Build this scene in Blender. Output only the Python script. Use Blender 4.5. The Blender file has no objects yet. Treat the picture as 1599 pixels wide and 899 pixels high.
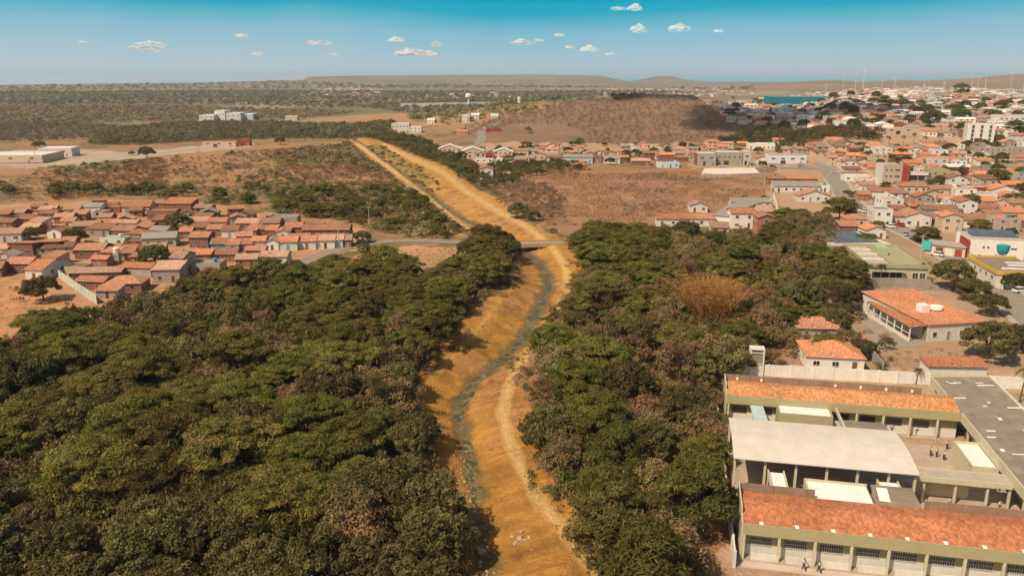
import bpy, bmesh, math, random
import numpy as np
from mathutils import Vector, Matrix
R = math.radians
rng = np.random.default_rng(7)
random.seed(7)
scene = bpy.context.scene
C = scene.collection

# ---------------------------------------------------------------- camera
F_PX, CAM_H = 1244.0, 57.0
PITCH = math.atan(329.5 / F_PX)
CP, SP = math.cos(PITCH), math.sin(PITCH)
cd = bpy.data.cameras.new('camera')
cd.sensor_width = 36.0
cd.lens = 36.0 * F_PX / 1599.0
cd.clip_start = 1.0
cd.clip_end = 200000.0
cam = bpy.data.objects.new('camera', cd)
C.objects.link(cam)
cam.location = (0, 0, CAM_H)
cam.rotation_euler = (math.pi / 2 - PITCH, 0, 0)
scene.camera = cam

# ---------------------------------------------------------------- sky, sun, exposure
SUN_EL = 51.0
SUN_AZ = -132.0            # from +Y towards +X: the sun stands to the left, a little behind the camera
world = bpy.data.worlds.new('World')
scene.world = world
world.use_nodes = True
nt = world.node_tree
nt.nodes.clear()
def N(t, kind, **kw):
    n = t.nodes.new(kind)
    for k, v in kw.items():
        setattr(n, k, v)
    return n
tc = N(nt, 'ShaderNodeTexCoord')
sepd = N(nt, 'ShaderNodeSeparateXYZ'); nt.links.new(tc.outputs['Generated'], sepd.inputs[0])
mx = N(nt, 'ShaderNodeMath', operation='MAXIMUM'); mx.inputs[1].default_value = 0.004
nt.links.new(sepd.outputs['Z'], mx.inputs[0])
cmb = N(nt, 'ShaderNodeCombineXYZ')
nt.links.new(sepd.outputs['X'], cmb.inputs[0]); nt.links.new(sepd.outputs['Y'], cmb.inputs[1]); nt.links.new(mx.outputs[0], cmb.inputs[2])
sky = N(nt, 'ShaderNodeTexSky', sky_type='NISHITA')
sky.sun_disc = False
sky.sun_elevation = R(SUN_EL)
sky.sun_rotation = R(SUN_AZ % 360)
sky.air_density = 1.0; sky.dust_density = 2.0; sky.ozone_density = 1.0
nt.links.new(cmb.outputs[0], sky.inputs['Vector'])
warm = N(nt, 'ShaderNodeMix', data_type='RGBA', blend_type='MULTIPLY')
warm.inputs['Factor'].default_value = 1.0
warm.inputs[7].default_value = (1.0, 0.86, 0.66, 1)
nt.links.new(sky.outputs[0], warm.inputs[6])
# the band of sky over the horizon: pale and dusty low down, deep teal a few degrees up
mr = N(nt, 'ShaderNodeMapRange'); mr.inputs['From Min'].default_value = 0.0; mr.inputs['From Max'].default_value = 0.103
wob = N(nt, 'ShaderNodeTexNoise'); wob.inputs['Scale'].default_value = 5.0; wob.inputs['Detail'].default_value = 3.0
nt.links.new(tc.outputs['Generated'], wob.inputs['Vector'])
wm = N(nt, 'ShaderNodeMath', operation='MULTIPLY_ADD'); wm.inputs[1].default_value = 0.022; wm.inputs[2].default_value = -0.011
nt.links.new(wob.outputs['Fac'], wm.inputs[0])
wx = N(nt, 'ShaderNodeMath', operation='ABSOLUTE')
wxs = N(nt, 'ShaderNodeMath', operation='SUBTRACT'); wxs.inputs[1].default_value = 0.07
nt.links.new(sepd.outputs['X'], wxs.inputs[0]); nt.links.new(wxs.outputs[0], wx.inputs[0])
wy = N(nt, 'ShaderNodeMath', operation='MULTIPLY_ADD'); wy.inputs[1].default_value = -0.022
nt.links.new(wx.outputs[0], wy.inputs[0]); nt.links.new(wm.outputs[0], wy.inputs[2])
wa = N(nt, 'ShaderNodeMath', operation='ADD'); nt.links.new(sepd.outputs['Z'], wa.inputs[0]); nt.links.new(wy.outputs[0], wa.inputs[1])
nt.links.new(wa.outputs[0], mr.inputs['Value'])
ramp = N(nt, 'ShaderNodeValToRGB')
nt.links.new(mr.outputs[0], ramp.inputs[0])
SK = [(0.0, (.46, .58, .64)), (.22, (.37, .55, .65)), (.45, (.25, .51, .64)), (.6, (.115, .45, .575)), (.70, (.02, .40, .555)), (.86, (.0, .37, .53)), (1.0, (.0, .32, .48))]
el = ramp.color_ramp.elements
el[0].position = SK[0][0]; el[0].color = SK[0][1] + (1,)
el[1].position = SK[-1][0]; el[1].color = SK[-1][1] + (1,)
for p, c in SK[1:-1]:
    e = el.new(p); e.color = c + (1,)
SKY_STRENGTH = 0.12
sc_ = N(nt, 'ShaderNodeMix', data_type='RGBA', blend_type='MULTIPLY')
sc_.inputs['Factor'].default_value = 1.0
k = 1.0 / SKY_STRENGTH
sc_.inputs[7].default_value = (k, k, k, 1)
sc_.clamp_result = False
nt.links.new(ramp.outputs[0], sc_.inputs[6])
mf = N(nt, 'ShaderNodeMapRange'); mf.inputs['From Min'].default_value = 0.12; mf.inputs['From Max'].default_value = 0.30
nt.links.new(sepd.outputs['Z'], mf.inputs['Value'])
mixs = N(nt, 'ShaderNodeMix', data_type='RGBA')
nt.links.new(mf.outputs[0], mixs.inputs['Factor'])
nt.links.new(sc_.outputs[2], mixs.inputs[6]); nt.links.new(warm.outputs[2], mixs.inputs[7])
bg = N(nt, 'ShaderNodeBackground'); bg.inputs['Strength'].default_value = SKY_STRENGTH
wo = N(nt, 'ShaderNodeOutputWorld')
nt.links.new(mixs.outputs[2], bg.inputs['Color']); nt.links.new(bg.outputs[0], wo.inputs['Surface'])

sl = bpy.data.lights.new('sun', 'SUN')
sl.energy = 4.8; sl.angle = R(0.55); sl.color = (1.0, 0.84, 0.64)
sun = bpy.data.objects.new('sun', sl); C.objects.link(sun)
sdir = Vector((math.sin(R(SUN_AZ)) * math.cos(R(SUN_EL)), math.cos(R(SUN_AZ)) * math.cos(R(SUN_EL)), math.sin(R(SUN_EL))))
sun.rotation_euler = sdir.to_track_quat('Z', 'Y').to_euler()
sun.location = (-200, -60, 300)

vs = scene.view_settings
scene.display_settings.display_device = 'sRGB'
vs.view_transform = 'Standard'; vs.look = 'None'; vs.exposure = 0.0; vs.gamma = 1.0; vs.use_curve_mapping = False
scene.render.engine = 'CYCLES'
cy = scene.cycles
cy.use_denoising = True
cy.max_bounces = 6; cy.diffuse_bounces = 3; cy.glossy_bounces = 2; cy.transmission_bounces = 3; cy.transparent_max_bounces = 8; cy.volume_bounces = 1
cy.use_fast_gi = False
cy.sample_clamp_indirect = 6.0

# ---------------------------------------------------------------- noise and terrain height
def _hash(ix, iy, seed):
    n = (ix.astype(np.int64) * 374761393 + iy.astype(np.int64) * 668265263 + seed * 1442695041) & 0xffffffff
    n = ((n ^ (n >> 13)) * 1274126177) & 0xffffffff
    n = n ^ (n >> 16)
    return (n & 0xffff) / 65535.0
def vnoise(x, y, seed=0):
    ix, iy = np.floor(x), np.floor(y)
    fx, fy = x - ix, y - iy
    fx = fx * fx * (3 - 2 * fx); fy = fy * fy * (3 - 2 * fy)
    a, b = _hash(ix, iy, seed), _hash(ix + 1, iy, seed)
    c, d = _hash(ix, iy + 1, seed), _hash(ix + 1, iy + 1, seed)
    return (a * (1 - fx) + b * fx) * (1 - fy) + (c * (1 - fx) + d * fx) * fy
def fbm(x, y, s, seed=0, oct=4):
    """0..1, feature size s metres"""
    x = np.asarray(x, float) / s; y = np.asarray(y, float) / s
    v = 0; a = .5; t = 0
    for i in range(oct):
        v = v + a * vnoise(x * 2 ** i + 17.3 * i, y * 2 ** i - 9.1 * i, seed + i); t += a; a *= .5
    return v / t
def sstep(a, b, v):
    t = np.clip((v - a) / (b - a), 0, 1)
    return t * t * (3 - 2 * t)
def ray(px, py):
    cx = (px - 799.5) / F_PX; cyy = -(py - 449.5) / F_PX
    return np.array([cx, CP + cyy * SP, -SP + cyy * CP])
def flat(px, py, z=0.0):
    d = ray(px, py); t = (z - CAM_H) / d[2]
    return d[0] * t, d[1] * t
def project(x, y, z):
    vz = np.asarray(z) - CAM_H
    c = y * CP - vz * SP; u = y * SP + vz * CP
    c = np.maximum(c, 1e-3)
    return 799.5 + F_PX * x / c, 449.5 - F_PX * u / c
def depth_of(x, y, z=0.0):
    return y * CP - (z - CAM_H) * SP

STREAM_PX = [(548, 219, 1.2), (575, 234, 1.2), (604, 254, 1.2), (640, 280, 1.4), (672, 303, 1.7), (692, 320, 1.9), (716, 337, 2.0), (745, 352, 2.1), (775, 369, 2.0), (808, 386, 1.9),
             (832, 403, 1.9), (847, 420, 2.1), (856, 442, 2.4), (848, 468, 2.5), (829, 503, 2.0), (808, 538, 1.9), (777, 570, 1.8), (748, 590, 1.6), (727, 612, 1.7), (716, 640, 1.8),
             (722, 670, 1.5), (731, 705, 1.2), (736, 745, 1.1), (745, 795, 1.1), (753, 845, 1.1), (764, 899, 1.0), (775, 960, 1.0)]
WATER_Z = -2.35
_sp = []
for a, b, w in STREAM_PX:
    x, y = flat(a, b, WATER_Z); _sp.append((x, y, w))
def densify(pts, step):
    out = []
    n = len(pts)
    P = [np.array(p, float) for p in pts]
    for i in range(n - 1):
        p0 = P[max(i - 1, 0)]; p1 = P[i]; p2 = P[i + 1]; p3 = P[min(i + 2, n - 1)]
        L = np.linalg.norm((p2 - p1)[:2]); m = max(1, int(L / step))
        for j in range(m):
            t = j / m
            q = .5 * ((2 * p1) + (-p0 + p2) * t + (2 * p0 - 5 * p1 + 4 * p2 - p3) * t * t + (-p0 + 3 * p1 - 3 * p2 + p3) * t ** 3)
            out.append(q)
    out.append(P[-1])
    return np.array(out)
STREAM = densify(_sp, 3.0)
def stream_dist(x, y):
    """distance to the stream's middle line, and its half width there"""
    x = np.asarray(x, float); y = np.asarray(y, float)
    best = np.full(x.shape, 1e9); hw = np.full(x.shape, 1.0); arc = np.zeros(x.shape); run = 0.0
    A = STREAM
    for i in range(0, len(A) - 1):
        ax, ay, aw = A[i]; bx, by, bw = A[i + 1]
        dx, dy = bx - ax, by - ay
        L2 = dx * dx + dy * dy + 1e-9
        t = np.clip(((x - ax) * dx + (y - ay) * dy) / L2, 0, 1)
        d = np.hypot(x - ax - dx * t, y - ay - dy * t)
        m = d < best
        best = np.where(m, d, best); hw = np.where(m, aw + (bw - aw) * t, hw)
        arc = np.where(m, run + t * L2 ** .5, arc); run += L2 ** .5
    return best, hw, arc
def far_profile(px, pts):
    xs = [p[0] for p in pts]; ys = [p[1] for p in pts]
    return np.interp(px, xs, ys)
# skyline of the far land, as picture heights at a distance: (px, py)
PLATEAU = [(470, 128), (486, 125.5), (498, 121.5), (506, 119.8), (560, 118.6), (640, 118.4), (700, 117.6), (800, 117), (880, 117.2), (928, 118.6), (945, 122.5), (965, 127), (975, 129)]
CONE = [(955, 129), (985, 124.5), (1006, 119.6), (1020, 118.6), (1034, 119.6), (1050, 123.5), (1085, 127), (1100, 129)]
RHILL = [(1090, 140), (1130, 136), (1190, 130.5), (1235, 126.5), (1270, 125.2), (1310, 127.8), (1340, 126.6), (1365, 124.8), (1400, 126.2), (1440, 124.2), (1480, 121.4), (1530, 117.6), (1580, 115.5), (1640, 114.5), (1750, 117), (1900, 124)]
LRIDGE = [(-900, 134), (-200, 132.6), (0, 131.6), (150, 130.8), (250, 129.6), (330, 129), (400, 127.6), (470, 125.6), (520, 127), (600, 133), (2600, 134)]
PPD = 23.3 * 57.2958     # picture rows per radian of depression at the horizon
def z_at(py, d):
    return CAM_H - (py - 120.0) / PPD * d
def hgt(x, y, channel=True):
    x = np.asarray(x, float); y = np.asarray(y, float)
    d = np.hypot(x, y)
    px = 799.5 + F_PX * x / np.maximum(y, 1.0) / 1.034
    z = np.zeros(x.shape)
    # gentle unevenness
    z = z + (fbm(x, y, 60, 3) - .5) * 1.2 * sstep(300, 600, d) + (fbm(x, y, 400, 5) - .5) * 10 * sstep(900, 2200, d) * (1 - sstep(5000, 8000, d))
    # the scrub hill in the middle
    hill = 25.5 * np.exp(-(np.abs(x - 165) / 225.) ** 2.5 - ((y - 900) / 175.) ** 2) + 11 * np.exp(-((x - 50) / 190.) ** 2 - ((y - 980) / 150.) ** 2)
    hill = hill * (1 + (fbm(x, y, 90, 8) - .5) * .3)
    # the town climbs on the right
    u = x / np.maximum(y, 1.0)
    rise = (21 * sstep(430, 760, y) + 9 * sstep(760, 1150, y)) * sstep(.30, .42, u) * (1 - .6 * sstep(1500, 2600, y))
    rise = rise + 3.0 * sstep(330, 430, y) * sstep(-.1, .05, u)* (1 - sstep(500, 620, y))
    z = z + np.maximum(hill, rise) + .25 * np.minimum(hill, rise)
    # left dip / far land
    def ridge(prof, dist, wid, base=0.0):
        zz = np.maximum(z_at(far_profile(px, prof), dist), base)
        return zz * np.exp(-((d - dist) / wid) ** 4)
    far = sstep(2500, 3600, d)
    z = np.where(d > 2500, np.maximum(z * (1 - far * .6), np.maximum(ridge(PLATEAU, 9000, 2500, -50), np.maximum(ridge(CONE, 10500, 900, -50), np.maximum(ridge(RHILL, 4300, 1300), ridge(LRIDGE, 6200, 1600))))), z)
    drop = sstep(9800, 13500, d) * 75
    dl = sstep(6600, 8600, d) * (1 - sstep(470, 500, px)) * 130
    z = np.where(d > 6500, z - np.maximum(drop, dl), z)
    if channel:
        near = y < 820
        if np.any(near):
            xs, ys = x[near], y[near]
            sd, hw, arc = stream_dist(xs, ys)
            wn = (fbm(xs, ys, 6, 11) - .5) * 3.4
            wide = 4.2 + 5.6 * (1 - sstep(330, 520, ys))
            dep = 2.5 * (1 - sstep(hw * .45 - 1.9, hw * .9 + wide, sd + wn * sstep(.3, 2, sd)))
            zz = z[near] - dep
            # spoil berms and ruts on the worked banks
            zz = zz + (fbm(xs, ys, 2.4, 21) - .5) * .35 * (1 - sstep(8, 22, sd)) + .5 * np.exp(-((sd - 15) / 2.5) ** 2) * (fbm(xs, ys, 9, 23))
            gul = fbm(arc, sd * .16, 1.7, 25, 3) - .5
            zz = zz + gul * .7 * sstep(1.5, 4, sd) * (1 - sstep(10, 15, sd))
            z = z.copy(); z[near] = zz
    return z
def hz(x, y):
    return float(hgt(np.array([x]), np.array([y]))[0])
def G(px, py, lift=0.0):
    """the ground point seen at a picture position"""
    d = ray(px, py)
    ts = 60 * np.exp(np.linspace(0, math.log(400), 700))
    X, Y, Z = d[0] * ts, d[1] * ts, CAM_H + d[2] * ts
    g = hgt(X, Y, channel=False) + lift
    below = np.nonzero(Z < g)[0]
    if len(below) == 0:
        i = len(ts) - 1; return X[i], Y[i]
    i = max(below[0], 1)
    a0 = Z[i - 1] - g[i - 1]; a1 = Z[i] - g[i]
    t = ts[i - 1] + (ts[i] - ts[i - 1]) * a0 / (a0 - a1 + 1e-9)
    return d[0] * t, d[1] * t
def pip(px, py, poly):
    px = np.asarray(px, float); py = np.asarray(py, float)
    ins = np.zeros(px.shape, bool)
    n = len(poly); j = n - 1
    for i in range(n):
        xi, yi = poly[i]; xj, yj = poly[j]
        if yi != yj:
            c = ((yi > py) != (yj > py)) & (px < (xj - xi) * (py - yi) / (yj - yi) + xi)
            ins ^= c
        j = i
    return ins
def line_px_dist(px, py, pts):
    best = np.full(px.shape, 1e9)
    for (ax, ay), (bx, by) in zip(pts[:-1], pts[1:]):
        dx, dy = bx - ax, by - ay
        t = np.clip(((px - ax) * dx + (py - ay) * dy) / (dx * dx + dy * dy + 1e-9), 0, 1)
        best = np.minimum(best, np.hypot(px - ax - dx * t, py - ay - dy * t))
    return best

# ---------------------------------------------------------------- object helpers
def tag(o, label=None, cat=None, group=None, kind=None):
    if label: o['label'] = label
    if cat: o['category'] = cat
    if group: o['group'] = group
    if kind: o['kind'] = kind
    return o
def thing(name, x, y, rz=0.0, label=None, cat=None, group=None, z=None):
    o = bpy.data.objects.new(name, None)
    C.objects.link(o)
    o.empty_display_size = .5
    o.location = (x, y, hz(x, y) if z is None else z)
    o.rotation_euler = (0, 0, rz)
    return tag(o, label, cat, group)
def put(name, me, parent=None, loc=(0, 0, 0), rz=0.0):
    o = bpy.data.objects.new(name, me)
    C.objects.link(o)
    if parent is not None: o.parent = parent
    o.location = loc; o.rotation_euler = (0, 0, rz)
    return o
class MB:
    def __init__(s): s.v = []; s.f = []
    def poly(s, pts):
        n = len(s.v); s.v += [tuple(p) for p in pts]; s.f.append(tuple(range(n, n + len(pts))))
    def box(s, x0, x1, y0, y1, z0, z1):
        n = len(s.v)
        s.v += [(x0, y0, z0), (x1, y0, z0), (x1, y1, z0), (x0, y1, z0), (x0, y0, z1), (x1, y0, z1), (x1, y1, z1), (x0, y1, z1)]
        s.f += [tuple(n + i for i in q) for q in ((0, 3, 2, 1), (4, 5, 6, 7), (0, 1, 5, 4), (1, 2, 6, 5), (2, 3, 7, 6), (3, 0, 4, 7))]
        return s
    def prism(s, prof, x0, x1, axis='x'):
        """a closed profile [(a, z)] pushed from x0 to x1 along x (profile in y,z) or along y (profile in x,z)"""
        n = len(s.v); m = len(prof)
        for t in (x0, x1):
            for a, z in prof:
                s.v.append((t, a, z) if axis == 'x' else (a, t, z))
        s.f.append(tuple(n + i for i in range(m))); s.f.append(tuple(n + m + i for i in reversed(range(m))))
        for i in range(m):
            j = (i + 1) % m
            s.f.append((n + i, n + m + i, n + m + j, n + j))
        return s
    def slab(s, quad, t):
        """a sheet on four points, t thick downwards"""
        n = len(s.v)
        s.v += [tuple(p) for p in quad] + [(p[0], p[1], p[2] - t) for p in quad]
        s.f += [tuple(n + i for i in q) for q in ((0, 1, 2, 3), (7, 6, 5, 4), (0, 4, 5, 1), (1, 5, 6, 2), (2, 6, 7, 3), (3, 7, 4, 0))]
        return s
    def tube(s, pts, rad, k=6, cap=True):
        P = [Vector(p) for p in pts]
        n0 = len(s.v)
        for i, p in enumerate(P):
            d = (P[min(i + 1, len(P) - 1)] - P[max(i - 1, 0)]).normalized()
            a = d.cross(Vector((0, 0, 1)) if abs(d.z) < .9 else Vector((1, 0, 0))).normalized(); b = d.cross(a)
            r = rad[i] if hasattr(rad, '__len__') else rad
            for j in range(k):
                t = 2 * math.pi * j / k
                s.v.append(tuple(p + a * (r * math.cos(t)) + b * (r * math.sin(t))))
        for i in range(len(P) - 1):
            for j in range(k):
                q = n0 + i * k
                s.f.append((q + j, q + (j + 1) % k, q + k + (j + 1) % k, q + k + j))
        if cap:
            s.f.append(tuple(n0 + j for j in reversed(range(k)))); s.f.append(tuple(n0 + (len(P) - 1) * k + j for j in range(k)))
        return s
    def lathe(s, prof, k=16, c=(0, 0)):
        n0 = len(s.v)
        for r, z in prof:
            for j in range(k):
                t = 2 * math.pi * j / k
                s.v.append((c[0] + r * math.cos(t), c[1] + r * math.sin(t), z))
        for i in range(len(prof) - 1):
            for j in range(k):
                q = n0 + i * k
                s.f.append((q + j, q + (j + 1) % k, q + k + (j + 1) % k, q + k + j))
        s.f.append(tuple(n0 + j for j in reversed(range(k)))); s.f.append(tuple(n0 + (len(prof) - 1) * k + j for j in range(k)))
        return s
    def mesh(s, name, m=None, smooth=False):
        me = bpy.data.meshes.new(name)
        me.from_pydata(s.v, [], s.f)
        bm = bmesh.new(); bm.from_mesh(me); bmesh.ops.recalc_face_normals(bm, faces=bm.faces); bm.to_mesh(me); bm.free()
        if m: me.materials.append(m)
        if smooth:
            me.polygons.foreach_set('use_smooth', [True] * len(me.polygons))
        return me
    def build(s, name, m=None, parent=None, loc=(0, 0, 0), rz=0.0, smooth=False):
        return put(name, s.mesh(name, m, smooth), parent, loc, rz)
def np_mesh(name, V, Q, m=None, col=None, smooth=False):
    """a mesh from arrays: V (n,3), Q (m,4) or (m,3); col (n,3) becomes the point colour «tint»"""
    me = bpy.data.meshes.new(name)
    k = Q.shape[1]
    me.vertices.add(len(V)); me.vertices.foreach_set('co', np.ascontiguousarray(V, np.float32).ravel())
    me.loops.add(Q.size); me.loops.foreach_set('vertex_index', np.ascontiguousarray(Q, np.int32).ravel())
    me.polygons.add(len(Q)); me.polygons.foreach_set('loop_start', np.arange(0, Q.size, k, dtype=np.int32))
    me.polygons.foreach_set('loop_total', np.full(len(Q), k, np.int32))
    me.polygons.foreach_set('use_smooth', np.full(len(Q), bool(smooth)))
    me.update(calc_edges=True)
    if col is not None:
        at = me.color_attributes.new('tint', 'FLOAT_COLOR', 'POINT')
        at.data.foreach_set('color', np.ascontiguousarray(np.concatenate([col, np.ones((len(col), 1))], 1), np.float32).ravel())
    if m: me.materials.append(m)
    return me

# ---------------------------------------------------------------- materials
MATS = {}
def new_mat(name):
    m = bpy.data.materials.new(name); m.use_nodes = True
    t = m.node_tree; t.nodes.clear()
    out = N(t, 'ShaderNodeOutputMaterial'); b = N(t, 'ShaderNodeBsdfPrincipled')
    t.links.new(b.outputs[0], out.inputs['Surface'])
    return m, t, b, out
def mul_by(t, a, fac_socket, lo, hi):
    """colour a × a grey between lo and hi chosen by a 0..1 socket"""
    r = N(t, 'ShaderNodeMapRange'); r.inputs['To Min'].default_value = lo; r.inputs['To Max'].default_value = hi
    t.links.new(fac_socket, r.inputs['Value'])
    x = N(t, 'ShaderNodeMix', data_type='RGBA', blend_type='MULTIPLY'); x.inputs['Factor'].default_value = 1.0
    if hasattr(a, 'is_output'): t.links.new(a, x.inputs[6])
    else: x.inputs[6].default_value = tuple(a) + (1,)
    t.links.new(r.outputs[0], x.inputs[7])
    return x.outputs[2]
def noise(t, scale, detail=4, rough=.6, vec=None, dist=0.0):
    n = N(t, 'ShaderNodeTexNoise'); n.inputs['Scale'].default_value = scale; n.inputs['Detail'].default_value = detail; n.inputs['Roughness'].default_value = rough
    n.inputs['Distortion'].default_value = dist
    if vec is not None: t.links.new(vec, n.inputs['Vector'])
    return n.outputs['Fac']
def plain(name, col, rough=.85, amt=.22, scale=1.2, spec=.3, metallic=0.0, vary=.12, streak=0.0):
    if name in MATS: return MATS[name]
    m, t, b, out = new_mat(name)
    tcn = N(t, 'ShaderNodeTexCoord')
    c = mul_by(t, col, noise(t, scale, 5, .65, tcn.outputs['Object']), 1 - amt * 1.6, 1 + amt * 1.2)
    c = mul_by(t, c, noise(t, scale * 9, 3, .6, tcn.outputs['Object']), 1 - amt * .5, 1 + amt * .5)
    if streak:
        mp = N(t, 'ShaderNodeMapping'); mp.inputs['Scale'].default_value = (1.6, 1.6, .12); t.links.new(tcn.outputs['Object'], mp.inputs[0])
        c = mul_by(t, c, noise(t, 2.0, 4, .7, mp.outputs[0]), 1 - streak * 1.4, 1 + streak * .7)
    if vary:
        oi = N(t, 'ShaderNodeObjectInfo'); c = mul_by(t, c, oi.outputs['Random'], 1 - vary, 1 + vary)
    t.links.new(c, b.inputs['Base Color'])
    b.inputs['Roughness'].default_value = rough; b.inputs['Specular IOR Level'].default_value = spec; b.inputs['Metallic'].default_value = metallic
    MATS[name] = m
    return m
def tile_mat(name, col, col2, period=.22, amt=.35):
    """clay tiles: courses across the slope, channels down it, odd tiles paler or darker"""
    if name in MATS: return MATS[name]
    m, t, b, out = new_mat(name)
    tcn = N(t, 'ShaderNodeTexCoord')
    br = N(t, 'ShaderNodeTexBrick'); br.offset = 0.0
    br.inputs['Color1'].default_value = (0, 0, 0, 1); br.inputs['Color2'].default_value = (1, 1, 1, 1); br.inputs['Mortar'].default_value = (.2, .2, .2, 1)
    br.inputs['Scale'].default_value = 1.0; br.inputs['Mortar Size'].default_value = 0.0
    br.inputs['Brick Width'].default_value = period; br.inputs['Row Height'].default_value = period * 1.5
    t.links.new(tcn.outputs['Object'], br.inputs['Vector'])
    f1 = noise(t, .55, 4, .7, tcn.outputs['Object'])
    mixc = N(t, 'ShaderNodeMix', data_type='RGBA')
    mixc.inputs[6].default_value = tuple(col) + (1,); mixc.inputs[7].default_value = tuple(col2) + (1,)
    rr = N(t, 'ShaderNodeMapRange'); rr.inputs['From Min'].default_value = .38; rr.inputs['From Max'].default_value = .66
    t.links.new(f1, rr.inputs['Value']); t.links.new(rr.outputs[0], mixc.inputs['Factor'])
    c = mul_by(t, mixc.outputs[2], br.outputs['Color'], 1 - amt, 1 + amt)
    c = mul_by(t, c, noise(t, 7.0, 3, .7, tcn.outputs['Object']), 1 - amt * .9, 1 + amt * .8)
    c = mul_by(t, c, noise(t, .16, 3, .6, tcn.outputs['Object']), .75, 1.22)
    oi = N(t, 'ShaderNodeObjectInfo'); c = mul_by(t, c, oi.outputs['Random'], .62, 1.16)
    t.links.new(c, b.inputs['Base Color'])
    wv = N(t, 'ShaderNodeTexWave', wave_type='BANDS', bands_direction='X', wave_profile='SIN'); wv.inputs['Scale'].default_value = .314 / period
    t.links.new(tcn.outputs['Object'], wv.inputs['Vector'])
    bp = N(t, 'ShaderNodeBump'); bp.inputs['Strength'].default_value = .5; bp.inputs['Distance'].default_value = .05
    t.links.new(wv.outputs['Fac'], bp.inputs['Height']); t.links.new(bp.outputs[0], b.inputs['Normal'])
    b.inputs['Roughness'].default_value = .9; b.inputs['Specular IOR Level'].default_value = .2
    MATS[name] = m
    return m
def sheet_mat(name, col, amt=.25, period=.9):
    """corrugated sheets: stained strips and lap lines"""
    if name in MATS: return MATS[name]
    m, t, b, out = new_mat(name)
    tcn = N(t, 'ShaderNodeTexCoord')
    br = N(t, 'ShaderNodeTexBrick'); br.offset = .0
    br.inputs['Color1'].default_value = (.25, .25, .25, 1); br.inputs['Color2'].default_value = (1, 1, 1, 1); br.inputs['Mortar'].default_value = (0, 0, 0, 1)
    br.inputs['Scale'].default_value = 1.0; br.inputs['Mortar Size'].default_value = .02
    br.inputs['Brick Width'].default_value = period; br.inputs['Row Height'].default_value = period * 1.9
    t.links.new(tcn.outputs['Object'], br.inputs['Vector'])
    c = mul_by(t, col, br.outputs['Color'], 1 - amt * .45, 1 + amt * .2)
    c = mul_by(t, c, noise(t, .5, 5, .7, tcn.outputs['Object']), 1 - amt * 1.2, 1 + amt)
    mp = N(t, 'ShaderNodeMapping'); mp.inputs['Scale'].default_value = (.35, 3.0, 1); t.links.new(tcn.outputs['Object'], mp.inputs[0])
    c = mul_by(t, c, noise(t, 1.3, 4, .7, mp.outputs[0]), 1 - amt * .9, 1 + amt * .6)
    oi = N(t, 'ShaderNodeObjectInfo'); c = mul_by(t, c, oi.outputs['Random'], .9, 1.1)
    t.links.new(c, b.inputs['Base Color'])
    b.inputs['Roughness'].default_value = .7
    MATS[name] = m
    return m
def brick_mat():
    if 'brick' in MATS: return MATS['brick']
    m, t, b, out = new_mat('brick')
    tcn = N(t, 'ShaderNodeTexCoord')
    mp = N(t, 'ShaderNodeMapping'); mp.inputs['Rotation'].default_value = (R(90), 0, 0); t.links.new(tcn.outputs['Object'], mp.inputs[0])
    br = N(t, 'ShaderNodeTexBrick')
    br.inputs['Color1'].default_value = (.25, .085, .045, 1); br.inputs['Color2'].default_value = (.34, .13, .07, 1); br.inputs['Mortar'].default_value = (.24, .17, .13, 1)
    br.inputs['Scale'].default_value = 1.0; br.inputs['Brick Width'].default_value = .3; br.inputs['Row Height'].default_value = .2; br.inputs['Mortar Size'].default_value = .02
    t.links.new(mp.outputs[0], br.inputs['Vector'])
    c = mul_by(t, br.outputs['Color'], noise(t, .8, 5, .7, tcn.outputs['Object']), .6, 1.3)
    oi = N(t, 'ShaderNodeObjectInfo'); c = mul_by(t, c, oi.outputs['Random'], .75, 1.2)
    t.links.new(c, b.inputs['Base Color']); b.inputs['Roughness'].default_value = .92
    MATS['brick'] = m
    return m
def tint_mat(name, transl=.25, vary=.22, rough=.85, hue=.025):
    """leaves: colour from the mesh, one tone per tree, light passing through"""
    if name in MATS: return MATS[name]
    m, t, b, out = new_mat(name)
    t.nodes.remove(b)
    at = N(t, 'ShaderNodeAttribute', attribute_name='tint')
    oi = N(t, 'ShaderNodeObjectInfo')
    c = mul_by(t, at.outputs['Color'], oi.outputs['Random'], 1 - vary, 1 + vary)
    hs = N(t, 'ShaderNodeHueSaturation'); t.links.new(c, hs.inputs['Color'])
    hm = N(t, 'ShaderNodeMapRange'); hm.inputs['To Min'].default_value = .497 - hue; hm.inputs['To Max'].default_value = .497 + hue
    mlt = N(t, 'ShaderNodeMath', operation='MULTIPLY'); mlt.inputs[1].default_value = 7.31
    frc = N(t, 'ShaderNodeMath', operation='FRACT')
    t.links.new(oi.outputs['Random'], mlt.inputs[0]); t.links.new(mlt.outputs[0], frc.inputs[0]); t.links.new(frc.outputs[0], hm.inputs['Value'])
    t.links.new(hm.outputs[0], hs.inputs['Hue'])
    d = N(t, 'ShaderNodeBsdfDiffuse'); tr = N(t, 'ShaderNodeBsdfTranslucent'); mxn = N(t, 'ShaderNodeMixShader'); mxn.inputs[0].default_value = transl
    t.links.new(hs.outputs[0], d.inputs[0]); t.links.new(hs.outputs[0], tr.inputs[0])
    t.links.new(d.outputs[0], mxn.inputs[1]); t.links.new(tr.outputs[0], mxn.inputs[2]); t.links.new(mxn.outputs[0], out.inputs['Surface'])
    MATS[name] = m
    return m
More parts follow.
